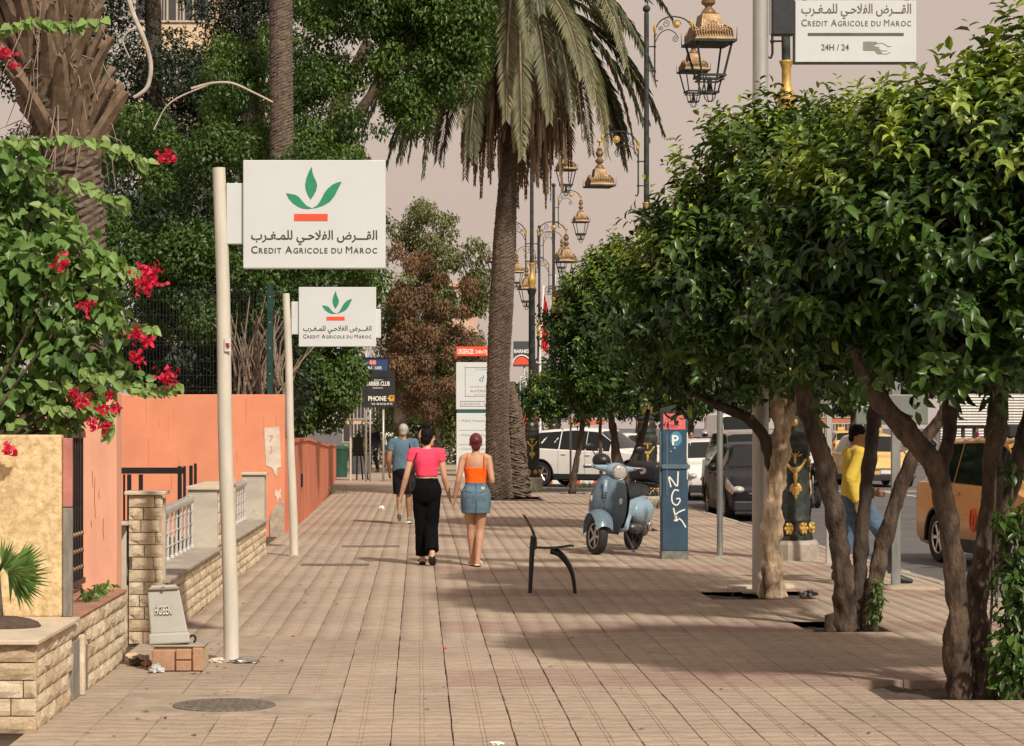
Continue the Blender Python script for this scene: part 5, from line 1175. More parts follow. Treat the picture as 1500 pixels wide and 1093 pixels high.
# climbing plant at the foot of the first tree
t = thing('climbing_vine', 'leafy green vine climbing beside the nearest orange tree stems', 'vine', (3.75, 14.2, 0))
C = [at(1478, 690, 14.15), at(1470, 760, 14.1), at(1488, 800, 14.1), at(1478, 850, 14.05), at(1490, 900, 14.05), at(1478, 950, 14.0), at(1495, 985, 14.0), at(1470, 990, 14.05), at(1510, 860, 14.1), at(1520, 940, 14.1), at(1515, 760, 14.2)]
C = [c - Vector(t.location) for c in C]
leaf_obj('foliage', merge([clumps(C, [.07, .08, .11, .12, .14, .14, .12, .1, .16, .18, .14], 900, .085, .045, 'fine', (1, 1, 1.2), .9, .2)]), M['citrus_leaf'], t)
bm = NB()
for (a, b) in ((1440, 1455), (1462, 1480), (1478, 1500)): tube(bm, [p - Vector(t.location) for p in spline(px_path([(a, 1016), (a + 12, 900), (b, 780), (b + 4, 680)], 14.12), 5)], .009, 6)
obj('stem', bm, M['bark'], t)
t = thing('ivy_sprig', 'small leafy sprig growing on the second orange tree', 'plant', at(1282, 900, 18.7))
leaf_obj('foliage', clumps([(0, 0, 0), (.02, 0, .13), (.02, 0, .24)], [.06, .07, .05], 160, .05, .025, 'fine', (1, 1, 1.3), .9, .2), M['vine_leaf'], t)
bm = NB(); tube(bm, [(0, 0, -.2), (.02, 0, .2)], .006, 5); obj('stem', bm, M['bark'], t)
# slabs round the third tree
for i, (a, b, py) in enumerate(((1070, 1112, 864), (1150, 1164, 862))):
    dd = gd(py); bm = NB(); box2(bm, (wx(a, dd), dd - .03, -.01), (wx(b, dd), dd + .25, .035), .008); props(obj('loose_slab', bm, M['cap_slab']), ('pale loose slab left of the peeling orange trunk', 'short pale slab right of the peeling orange trunk')[i], 'slab')
crumple('dark_rag', 'dark lump of cloth on the pavement right of the peeling trunk', 'rag', (wx(1186, gd(873)), gd(873), 0), (.075, .06, .03), M['plastic_black'], 41)
# grass tufts in cracks
rg = random.Random(9)
for i, (px, py, n_, lab) in enumerate(((858, 716, 60, 'dry grass tuft at the young orange tree foot'), (915, 742, 50, 'dry grass tuft behind the scooter front wheel'), (948, 745, 70, 'dry weeds between the scooter and parking meter'), (705, 728, 70, 'dry grass at the left foot of the big palm'), (770, 722, 80, 'dry grass at the right foot of the big palm'), (488, 724, 40, 'green weed at the end of the low orange wall'))):
    dd = gd(py); pos = np.array([[wx(px, dd) + rg.gauss(0, .22), dd + rg.gauss(0, .12), 0] for _ in range(n_)]); ax = np.array([[rg.gauss(0, .4), rg.gauss(0, .4), 1] for _ in range(n_)])
    V, T, r_ = leaves(pos, ax, rand_dir(n_), RNG.uniform(.08, .28, n_), .02, 'small', .1); o = leaf_obj('grass_tuft', (V, T, r_, np.zeros(len(V))), M['grass_blade']); props(o, lab, 'grass tuft')

# ------------------------------------------------------------------ palms
def frond_set(specs, n_pair=40, wl=.038, spread=.85):
    """specs: (origin, azimuth, elevation, length, bend, leaflet length, droop) -> leaf data + rachis bmesh"""
    P0, AX, NR, LN, WD, RN = [], [], [], [], [], []; bm = NB()
    for (o, az, el, L, bend, ll, droop) in specs:
        d = Vector((math.cos(az) * math.cos(el), math.sin(az) * math.cos(el), math.sin(el))); p = Vector(o); N_ = 12; path = [p.copy()]
        for k in range(N_):
            d = (d + Vector((0, 0, -bend / N_))).normalized(); p = p + d * (L / N_); path.append(p.copy())
        tube(bm, path, lerp_list([.035, .022, .006], len(path)), 5)
        rv = random.random()
        for k in range(n_pair):
            u = .12 + .88 * (k + .5) / n_pair; f = u * N_; i = min(int(f), N_ - 1); q = path[i].lerp(path[i + 1], f - i); tg = (path[i + 1] - path[i]).normalized()
            sd = tg.cross(Vector((0, 0, 1)));
            if sd.length < .05: sd = Vector((math.cos(az + 1.57), math.sin(az + 1.57), 0))
            sd.normalize(); up = sd.cross(tg)
            for sg in (-1, 1):
                a = (tg * (.75 + .5 * u) + sd * sg * (spread - .35 * u) + up * random.uniform(.0, .3) + Vector((0, 0, -droop * random.uniform(.5, 1.2)))).normalized()
                P0.append(q); AX.append(a); NR.append(up + sd * sg * .4); LN.append(ll * (.55 + .45 * math.sin(math.pi * min(1, u * 1.05))) * random.uniform(.85, 1.1) * (1 if u < .9 else .75)); WD.append(wl * random.uniform(.8, 1.2)); RN.append(min(1, max(0, .5 * rv + .5 * random.random())))
    V, T, r = leaves(np.array([list(v) for v in P0]), np.array([list(v) for v in AX]), np.array([list(v) for v in NR]), np.array(LN), np.array(WD), 'small', .12, np.array(RN))
    return (V, T, r, np.zeros(len(V))), bm
def palm_trunk(path, rad, ring=.075, seg=18, amp=.05, seed=0):
    P = spline(path, 40); L = sum((P[i + 1] - P[i]).length for i in range(len(P) - 1)); n = int(L / (ring / 2)); out = []; acc = 0; i = 0; step = L / n
    cum = [0]
    for k in range(len(P) - 1): cum.append(cum[-1] + (P[k + 1] - P[k]).length)
    for k in range(n + 1):
        s_ = k * step; j = max(0, min(len(P) - 2, int(np.searchsorted(cum, s_)) - 1)); out.append(P[j].lerp(P[j + 1], min(1, (s_ - cum[j]) / max(1e-6, cum[j + 1] - cum[j]))))
    rr = lerp_list(rad, len(out)); bm = NB(); tube(bm, out, rr, seg); bm.verts.ensure_lookup_table(); rg = random.Random(seed)
    for k, p in enumerate(out):
        for q in range(seg):
            v = bm.verts[k * seg + q]; d = v.co - p; bulge = (1 if (k + (q % 2)) % 2 else -1) * amp * .5
            v.co = p + d * (1 + bulge + rg.uniform(-amp, amp) * .7) + Vector((0, 0, rg.uniform(-.012, .012)))
    return bm
D = 52.0
bp_ = at(733, 724, D); t = thing('palm_tree', 'tall date palm with a skirt of dead brown fronds mid pavement', 'palm tree', (bp_.x, D, 0)); off = Vector((bp_.x, D, 0))
path = [at(x, y, D) - off for x, y in ((732, 730), (729, 650), (729, 580), (733, 480), (738, 380), (744, 260), (750, 170), (754, 60), (756, -20))]
obj('trunk', palm_trunk(path, [.32, .27, .26, .275, .265, .205, .16, .155, .165], .075, 24, .06), M['palm_bark'], t)
path2 = [at(x, y, D + .3) - off for x, y in ((757, 728), (756, 680), (754, 630), (750, 585), (747, 560))]
obj('root_boss', palm_trunk(path2, [.34, .27, .24, .20, .08], .07, 16, .12, 3), M['palm_bark'], t)
cr = path[-1]; rg = random.Random(12)
live, grey, dead = [], [], []
for i in range(26):
    az = i * 2.399 + rg.uniform(-.2, .2); live.append((cr + Vector((0, 0, rg.uniform(0, .5))), az, rg.uniform(.3, 1.3), rg.uniform(4.0, 4.8), rg.uniform(1.6, 2.4), .50, .35))
for i in range(44):
    az = i * 2.399 + rg.uniform(-.3, .3); grey.append((cr + Vector((.1 * math.cos(az), .1 * math.sin(az), rg.uniform(-.5, .2))), az, rg.uniform(-.3, .8), rg.uniform(4.0, 5.2), rg.uniform(1.9, 3.1), .50, .35))
for (az, el, L) in ((3.0, .0, 4.5), (3.25, -.1, 4.6), (2.8, .1, 4.6), (3.6, -.3, 4.4), (2.5, -.2, 4.5), (2.2, -.3, 4.4), (2.9, -.35, 4.6), (3.3, -.45, 4.4), (1.9, -.3, 4.4), (1.5, -.3, 4.4), (1.1, -.3, 4.4), (.1, -.1, 4.5), (-.2, -.25, 4.3), (.35, -.35, 4.3), (.6, -.2, 4.5), (.2, -.5, 4.3)):
    live.append((cr + Vector((0, 0, -.4)), az, el + .25, L * 1.08, 1.9, .66, .2))
for i in range(104):
    az = i * 2.399 + rg.uniform(-.4, .4); r_ = rg.uniform(.1, .75); dead.append((cr + Vector((r_ * .4 * math.cos(az), r_ * .4 * math.sin(az), rg.uniform(-1.1, .0))), az, rg.uniform(-.95, -.05), rg.uniform(2.6, 4.3), rg.uniform(3.2, 5.5), .36, 1.0))
for (sp, m_, nm) in ((live, 'frond_dark', 'green_fronds'), (grey, 'frond_grey', 'fading_lit_fronds'), (dead, 'frond_dead', 'dead_fronds')):  # grey fading fronds also carry sunlight in their pale colour
    data, bm = frond_set(sp, 58 if nm != 'dead_fronds' else 42, .05, 1.25 if nm != 'dead_fronds' else .9); leaf_obj(nm, data, M[m_], t); obj('rachis', bm, M['dry_twig'], t)
# slim palm behind the hedge
D = 42.0; X = wx(412, D); t = thing('palm_tree', 'slim grey palm trunk rising behind the hedge', 'palm tree', (X, D, 0))
obj('trunk', palm_trunk([Vector((0, 0, -.1)), Vector((.02, 0, 4)), Vector((0, 0, 8)), Vector((-.02, 0, 12.5))], [.23, .225, .22, .21], .06, 18, .05, 5), M['palm_bark'], t)
data, bm = frond_set([(Vector((0, 0, 12.5)), i * 2.4, rg.uniform(.0, 1.2), 3.2, 1.7, .45, .3) for i in range(16)], 30, .045); leaf_obj('green_fronds', data, M['frond_dark'], t); obj('rachis', bm, M['dry_twig'], t)
# old palm with leaf bases at the left edge
D = 22.0; t = thing('palm_tree', 'thick palm trunk shaggy with old split leaf bases at upper left', 'palm tree', (wx(112, D), D, 0)); off = Vector((wx(112, D), D, 0))
path = [at(x, y, D) - off for x, y in ((130, 860), (125, 500), (118, 330), (96, 190), (72, 90), (60, 0), (60, -90), (62, -160))]
obj('trunk', palm_trunk(path, [.22, .19, .17, .19, .27, .33, .36, .3], .07, 18, .08, 9), M['palm_bark'], t)
bm = NB(); sec = [(-.085, 0), (-.05, .045), (.05, .045), (.085, 0), (.04, -.02), (-.04, -.02)]; rings = []
for (z, k, bend) in ((-.12, 1.0, 0), (.2, .9, .0), (.45, .72, .03), (.7, .5, .08), (.78, .3, .1)):
    rings.append([bm.verts.new((x * k, y * (1.2 - .5 * k) + bend, z + (.05 * math.sin(x * 60) if z > .7 else 0))) for x, y in sec])
for i in range(len(rings) - 1):
    for k in range(6): bm.faces.new((rings[i][k], rings[i][(k + 1) % 6], rings[i + 1][(k + 1) % 6], rings[i + 1][k]))
bm.faces.new(rings[0][::-1]); bm.faces.new(rings[-1]); bmesh.ops.recalc_face_normals(bm, faces=bm.faces); mboot = bpy.data.meshes.new('leaf_base'); bm.to_mesh(mboot); bm.free(); mboot.materials.append(M['palm_boot'])
rg = random.Random(3)
for i in range(110):
    u = i / 109; z = 4.15 + 2.9 * u; az = i * 2.399; pth = spline(path, 12); c = min(pth, key=lambda p: abs(p.z - z)); r_ = .20 + .14 * min(1, u * 2)
    o = obj('leaf_base', mboot, None, t, Vector((c.x + r_ * math.cos(az), c.y + r_ * math.sin(az), z)))
    o.rotation_euler = (Matrix.Rotation(az - math.pi / 2, 3, 'Z') @ Matrix.Rotation(-rg.uniform(.12, .36), 3, 'X') @ Matrix.Rotation(rg.uniform(-.3, .3), 3, 'Y')).to_euler(); sc_ = rg.uniform(.75, 1.15); o.scale = (sc_ * 1.35, sc_ * 1.1, sc_ * rg.uniform(.7, 1.0))
bm = NB(); rg = random.Random(8)
for i in range(90):
    z = rg.uniform(4.3, 7); c = min(pth, key=lambda p: abs(p.z - z)); az = rg.random() * 6.28; p0 = Vector((c.x + .33 * math.cos(az), c.y + .33 * math.sin(az), z)); e = p0 + Vector((.25 * math.cos(az) + rg.uniform(-.2, .2), .25 * math.sin(az), rg.uniform(-.9, .2)))
    tube(bm, [p0, p0.lerp(e, .5) + Vector((.05, 0, .08)), e], [.008, .006, .003], 4)
obj('fibres', bm, M['dry_twig'], t)
# small fan palm in the planter
t = thing('fan_palm', 'small fan palm with pointed leaves in the planter', 'palm', (wx(-6, 13.2), 13.2, .515)); bm = NB()
tube(bm, [(0, 0, -.05), (.0, 0, .12), (-.01, 0, .30)], [.05, .04, .035], 10); obj('trunk', bm, M['palm_bark'], t)
P0, AX, NR = [], [], []; rg = random.Random(2)
for (az, el) in ((-.15, -.15), (-.5, .5), (2.6, .3), (-1.3, .4), (1.2, .6), (-.05, .35)):
    dr = Vector((math.cos(az) * math.cos(el), math.sin(az) * math.cos(el), math.sin(el))); o_ = Vector((0, 0, .27)) + dr * .10; sd = Vector((-math.sin(az), math.cos(az), 0))
    for k in range(17):
        a = (k - 8) / 8 * 1.15; d_ = dr * math.cos(a) + (sd * .45 + Vector((0, 0, .9))) * math.sin(a) * .75; P0.append(list(o_)); AX.append([d_.x, d_.y, d_.z - .12]); NR.append([sd.x + rg.uniform(-.3, .3), sd.y, .6])
V, T, r_ = leaves(np.array(P0), np.array(AX), np.array(NR), RNG.uniform(.18, .25, len(P0)), .024, 'small', .06); leaf_obj('fan_leaves', (V, T, r_, np.zeros(len(V))), M['bougain_leaf'], t)
bm = NB(); ball(bm, (0, 0, 0), (.22, .16, .06), 14, 8); props(obj('soil_mound', bm, M['soil'], None, (wx(5, 13.1), 13.1, .52), smooth=True), 'dark mound of earth round the small fan palm', 'soil')

# ------------------------------------------------------------------ bougainvillea over the gate
D = 14.05; t = thing('bougainvillea', 'big leafed bougainvillea with bright pink flower clusters over the gate', 'bougainvillea', (-3.1, 13.9, .515)); off = Vector(t.location)
bl = [(20, 240, .22), (45, 300, .26), (10, 330, .26), (85, 320, .16), (100, 375, .22), (40, 390, .30), (140, 405, .17), (80, 450, .28), (20, 470, .30), (150, 455, .16), (120, 510, .24), (50, 540, .28), (10, 580, .26), (165, 520, .13), (90, 580, .20), (150, 560, .12), (185, 548, .09), (40, 615, .16), (95, 620, .10), (205, 555, .07), (-40, 420, .4), (-50, 560, .35), (-50, 300, .3), (120, 545, .12)]
C = [at(x, y, D + random.uniform(-.1, .4)) - off for x, y, r in bl]
parts = [clumps(C, [b[2] for b in bl], 3000, .088, .074, 'heart', (1, .9, .9), .75, .35)]
canes = [[(-20, 215), (40, 205), (110, 203), (165, 212), (215, 240)], [(0, 45), (50, 30), (100, 35), (150, 28)], [(30, 240), (90, 260), (140, 280), (185, 298)], [(60, 300), (110, 330), (160, 375), (200, 400)], [(100, 470), (160, 480), (190, 478), (225, 482)], [(120, 540), (180, 560), (215, 570), (258, 566)], [(60, 590), (110, 600), (140, 590), (165, 600)], [(90, 560), (130, 585), (150, 610), (158, 632)], [(20, 620), (10, 640), (14, 655)], [(0, 360), (70, 370), (130, 385), (200, 405)], [(60, 420), (120, 430), (150, 440)]]
bm = NB()
for cn in canes:
    dd = D - random.uniform(.0, .25); P = [p - off for p in spline(px_path(cn, dd), 6)]; tube(bm, P, lerp_list([.007, .003], len(P)), 5); n_ = len(P) * 2
    q = np.array([list(P[i // 2]) for i in range(n_)]) + RNG.normal(size=(n_, 3)) * .008; ax = RNG.normal(size=(n_, 3)) * .45 + np.array([.3, -.25, -.75])
    V, T, r_ = leaves(q, ax, np.array([0, -.8, .5]) + RNG.normal(size=(n_, 3)) * .35, RNG.uniform(.06, .09, n_), RNG.uniform(.05, .075, n_), 'heart', .15); parts.append((V, T, r_, np.full(len(V), .45)))
for i in range(26):
    a, b = random.choice(C), random.choice(C); tube(bm, [Vector((.2, .1, .9)), a, b], [.012, .008, .004], 5)
obj('canes', bm, M['bark'], t); leaf_obj('foliage', merge(parts), M['bougain_leaf'], t)
for (x, y, r, n_) in ((8, 78, .045, 26), (20, 95, .02, 10), (92, 385, .05, 26), (215, 410, .085, 95), (128, 447, .045, 26), (198, 490, .04, 26), (216, 500, .045, 24), (200, 524, .055, 36), (245, 552, .06, 40), (122, 588, .05, 30), (108, 578, .035, 16), (150, 600, .035, 20), (168, 600, .035, 18), (155, 628, .03, 18), (138, 620, .035, 18), (15, 658, .04, 22), (245, 230, .045, 26), (160, 580, .025, 12)):
    c = at(x, y, D - .3 if x > 100 else D - .36) - off; p = np.array(list(c)) + RNG.normal(size=(n_, 3)) * r * .5; V, T, r_ = leaves(p, RNG.normal(size=(n_, 3)) + np.array([0, -.8, .1]), rand_dir(n_), RNG.uniform(.03, .042, n_), RNG.uniform(.026, .034, n_), 'heart', .3)
    leaf_obj('flower_cluster', (V, T, r_, np.zeros(len(V))), M['petal'], t)
t = thing('creeping_plant', 'small dark leaves creeping along the clay planter top', 'plant', (-2.2, 15.6, .51)); C = [(-.02, y, .03) for y in np.linspace(-.55, .55, 9)]
leaf_obj('foliage', clumps(C, [.06] * 9, 90, .05, .035, 'heart', (1, 1, .5), .2, .2), M['bougain_leaf'], t)

# ------------------------------------------------------------------ garden behind the wall
def mass(name, label, cat, D, blobs, n, ln, wd, m, dd=1.2, droop=.6, squash=(1, .9, .85), shell=.5, trunk=None, group=None, part='crown', tdd=.5):
    X = wx(sum(b[0] for b in blobs) / len(blobs), D); t = thing(name, label, cat, (X, D, 0), 0, group); off = Vector((X, D, 0))
    C = [at(x, y, D + random.uniform(-.3, 1) * dd) - off for x, y, r in blobs]
    leaf_obj(part, clumps(C, [b[2] for b in blobs], n, ln, wd, 'small', squash, droop, shell), M[m], t)
    if trunk:
        for (P, rd, bk) in trunk: obj('trunk', bark_tube([p - off for p in px_path(P, D + tdd)], rd, 10, .15, 5), M[bk], t, smooth=True)
    return t
def blobs_in(poly, n, r0, r1, seed):
    rg = random.Random(seed); out = []; xs = [p[0] for p in poly]; ys = [p[1] for p in poly]
    def inside(x, y):
        c = False; j = len(poly) - 1
        for i in range(len(poly)):
            if (poly[i][1] > y) != (poly[j][1] > y) and x < (poly[j][0] - poly[i][0]) * (y - poly[i][1]) / (poly[j][1] - poly[i][1]) + poly[i][0]: c = not c
            j = i
        return c
    while len(out) < n:
        x, y = rg.uniform(min(xs), max(xs)), rg.uniform(min(ys), max(ys))
        if inside(x, y): out.append((x, y, rg.uniform(r0, r1)))
    return out
mass('vine_hedge', 'dense small leafed green vine hedge over the mesh fence', 'hedge', 36.0, blobs_in([(140, 250), (190, 150), (300, 170), (400, 215), (520, 235), (550, 300), (545, 420), (400, 440), (330, 500), (270, 470), (130, 470)], 80, .25, .52, 4), 42000, .085, .05, 'vine_leaf', 1.0, .7, part='foliage')
mass('vine_hedge', 'lower growth coloured dark as shade behind the wire mesh fence', 'hedge', 37.6, blobs_in([(130, 440), (330, 450), (420, 500), (420, 600), (130, 600)], 34, .3, .5, 6), 11000, .085, .05, 'dark_leaf', 1.0, .7, part='foliage')  # dark leaf colour stands in for shade behind the mesh
mass('vine_hedge', 'bushy green growth above the low orange wall under the smaller sign', 'hedge', 46.0, blobs_in([(400, 400), (535, 400), (530, 480), (515, 530), (510, 620), (470, 645), (400, 600)], 66, .28, .5, 8), 36000, .10, .055, 'vine_leaf', 1.5, .8, part='foliage')
mass('shade_fill_foliage', 'added mass of dark leaves standing for shade behind the wire fence', 'hedge', 41.0, blobs_in([(110, 260), (440, 260), (440, 600), (110, 600)], 60, .5, .8, 61), 20000, .13, .07, 'dark_leaf', 1.0, .7, part='foliage')  # dark mass added to make the gloom seen through the fence
t = thing('bare_stems', 'tangle of bare brown stems behind the wire fence', 'stems', (wx(380, 35.5), 35.6, 0)); bm = NB(); rg = random.Random(31)
for i in range(60):
    x = rg.uniform(345, 425); y = rg.uniform(545, 600); L = rg.uniform(60, 130); a = rg.gauss(0, .3); P = px_path([(x, y), (x + L * .4 * math.sin(a) + rg.uniform(-8, 8), y - L * .5), (x + L * math.sin(a), y - L)], 35.6 + rg.uniform(-.1, .3)); tube(bm, [p - Vector(t.location) for p in P], [.018, .014, .006], 5)
obj('stem', bm, M['dry_twig'], t)
mass('cypress_tree', 'tall black green cypress at upper left behind the hedge', 'tree', 54.0, blobs_in([(-20, -60), (215, -60), (225, 60), (285, 80), (290, -20), (340, -40), (340, 330), (0, 330)], 90, .6, .95, 12), 52000, .14, .05, 'dark_leaf', 2.0, .3, trunk=[([(230, 720), (225, 300), (225, -50)], [.35, .28, .15], 'bark_dark')])
mass('cypress_tree', 'second black green cypress behind the slim palm', 'tree', 56.0, blobs_in([(300, -60), (440, -60), (440, 160), (380, 260), (310, 220)], 34, .6, .95, 13), 16000, .14, .05, 'dark_leaf', 2.0, .3, trunk=[([(360, 720), (365, 300), (365, -50)], [.35, .28, .15], 'bark_dark')])
mass('ficus_tree', 'bright green ficus crown overhanging above the large bank sign', 'tree', 44.0, blobs_in([(440, -40), (720, -40), (705, 90), (690, 130), (640, 165), (600, 180), (560, 150), (520, 165), (480, 185), (440, 120)], 70, .32, .6, 14) + [(660, 30, .5), (690, 60, .4), (690, 20, .5), (610, 150, .4), (560, 190, .2), (580, 140, .4), (655, 140, .35)], 34000, .105, .055, 'ficus_leaf', 1.3, .8, shell=.35, tdd=4.0, trunk=[([(425, 700), (440, 400), (490, 180), (540, 60)], [.3, .25, .2, .12], 'bark'), ([(490, 220), (560, 120), (640, 60)], [.14, .1, .06], 'bark')])
mass('ficus_tree', 'green ficus mass left of the slim palm', 'tree', 43.0, blobs_in([(330, 60), (440, 40), (520, 200), (540, 240), (400, 250), (300, 180)], 36, .3, .5, 15), 16000, .095, .05, 'ficus_leaf', 1.2, .8, shell=.4, trunk=[([(380, 700), (385, 400), (380, 150)], [.2, .16, .1], 'bark')])
t = thing('dead_branch', 'pale bare branch hanging down at upper left', 'branch', (wx(205, 30), 30, 4)); bm = NB(); off = Vector(t.location)
for P, r0 in (([(183, -20), (195, 20), (212, 60), (221, 95), (217, 125), (205, 138), (196, 143)], .035), ([(205, 40), (190, 45), (180, 60), (190, 85)], .012), ([(150, -10), (130, 60), (128, 120), (145, 175)], .012), ([(128, 90), (130, 150), (128, 200)], .01), ([(280, 130), (310, 122), (340, 122), (370, 135), (400, 150)], .018), ([(310, 122), (250, 150), (225, 190)], .012)):
    pp_ = spline(px_path(P, 30), 5); tube(bm, [p - off for p in pp_], lerp_list([r0, r0 * .7], len(pp_)), 7)
obj('wood', bm, mat('pale_wood', (.48, .42, .35), .85, var=.2), t)
mass('dry_bougainvillea', 'tall half dry olive and rust bougainvillea beyond the signs', 'tree', 84.0, blobs_in([(570, 310), (600, 300), (650, 310), (695, 350), (705, 400), (690, 470), (570, 480), (580, 420), (572, 360)], 44, .3, .6, 17) + blobs_in([(565, 470), (640, 380), (705, 390), (705, 640), (560, 640)], 50, .45, .9, 18), 30000, .17, .07, 'olive_leaf', 1.5, 1.0, shell=.3, trunk=[([(585, 640), (592, 480), (605, 410), (650, 340)], [.25, .16, .1, .04], 'dry_twig'), ([(588, 500), (620, 430), (680, 370)], [.1, .08, .03], 'dry_twig'), ([(600, 420), (590, 370), (570, 330)], [.08, .06, .03], 'dry_twig')])
mass('dry_bougainvillea', 'rust brown dry shrub in front of the olive one', 'shrub', 80.0, blobs_in([(565, 350), (610, 370), (650, 380), (690, 400), (705, 560), (640, 620), (565, 580)], 50, .3, .6, 19), 18000, .14, .06, 'dry_leaf', 1.5, 1.0, shell=.2, part='foliage')
mass('roadside_tree', 'dark green tree behind the far walkers', 'tree', 100.0, blobs_in([(545, 560), (700, 540), (720, 640), (700, 655), (545, 655)], 24, .8, 1.3, 21), 9000, .22, .11, 'far_leaf', 2, .6, trunk=[([(640, 660), (640, 600)], [.3, .2], 'bark_dark'), ([(625, 660), (628, 590)], [.2, .15], 'dry_twig')])
# trees on the far side of the avenue
for i, (x, y, w, h, D, lab) in enumerate(((1010, 585, 60, 26, 150, 'far dark tree behind the parking meter'), (1090, 575, 60, 30, 160, 'far dark tree behind the peeling trunk'), (1170, 570, 60, 34, 150, 'far dark tree behind the yellow shirt man'), (1250, 565, 60, 36, 160, 'far dark tree above the front facing taxi'), (1330, 560, 60, 34, 150, 'far dark tree behind the nearest orange stems'), (1410, 558, 60, 32, 155, 'far dark tree above the white slatted facade'), (1490, 560, 60, 34, 150, 'far dark tree above the big orange taxi'), (935, 592, 55, 20, 170, 'far low tree behind the V stems'), (735, 600, 40, 26, 150, 'far tree just behind the hospital totem'), (690, 600, 40, 30, 140, 'far tree left of the hospital totem'), (775, 585, 30, 24, 130, 'far bush under the slate restaurant sign'), (815, 590, 30, 22, 140, 'far bush under the red flags'))):
    mass('far_tree', lab, 'tree', D, [(x + random.uniform(-w * .6, w * .6), y + random.uniform(-h * .6, h * .6), w * D / F * random.uniform(.3, .5)) for _ in range(12)], 2600, .40, .22, 'far_leaf', 3, .5, trunk=[([(x, 655), (x + 2, y)], [.3, .2], 'bark_dark')], group='trees along the far side of the avenue')
# ------------------------------------------------------------------ vehicles
TRIM = mat('car_trim', (.016, .016, .018), .6, var=.1); GLS = mat('car_glass', (.008, .011, .012), .05, 0, .05, 2, spec=.45); LENS = mat('car_lens', (.55, .55, .53), .1, .25, var=.3, vs=30, spec=.9)
PLATE = mat('plate_white', (.72, .70, .64), .5, var=.1)
KINDS = {   # xn, zb, zbelt, w, zroof, wr   (zroof<=2: height; <0: relative to car height)
    'hatch': [(0.0, .30, .58, .78, .60, .70), (.02, .20, .68, .90, .71, .78), (.09, .20, .80, .97, .86, .82), (.24, .20, .92, 1.0, .99, .84), (.43, .20, .95, 1.0, -.05, .68), (.60, .20, .97, 1.0, 0, .68), (.86, .20, 1.0, 1.0, -.07, .66), (.97, .24, 1.02, .96, 1.06, .74), (1.0, .32, .92, .86, .94, .78)],
    'mpv': [(0.0, .30, .62, .80, .64, .72), (.02, .20, .74, .92, .78, .80), (.08, .20, .88, .98, .94, .84), (.20, .20, 1.0, 1.0, 1.07, .86), (.36, .20, 1.02, 1.0, -.05, .76), (.55, .20, 1.04, 1.0, 0, .77), (.88, .20, 1.06, 1.0, -.03, .76), (.985, .24, 1.06, .97, 1.12, .80), (1.0, .34, .95, .90, .97, .84)],
    'suv': [(0.0, .36, .70, .78, .72, .70), (.02, .24, .82, .92, .86, .80), (.08, .24, .95, .98, 1.0, .84), (.25, .24, 1.04, 1.0, 1.10, .84), (.42, .24, 1.06, 1.0, -.06, .70), (.58, .24, 1.08, 1.0, 0, .70), (.84, .24, 1.14, 1.0, -.08, .68), (.965, .28, 1.14, .97, 1.2, .74), (1.0, .40, 1.0, .88, 1.02, .80)],
    'van': [(0.0, .34, .70, .84, .72, .78), (.02, .24, .84, .94, .88, .84), (.07, .24, 1.05, .98, 1.12, .88), (.14, .24, 1.2, 1.0, 1.28, .90), (.27, .24, 1.3, 1.0, -.05, .86), (.5, .24, 1.3, 1.0, 0, .86), (.9, .24, 1.3, 1.0, 0, .86), (.985, .26, 1.3, .98, -.05, .86), (1.0, .36, 1.2, .95, -.25, .86)]}
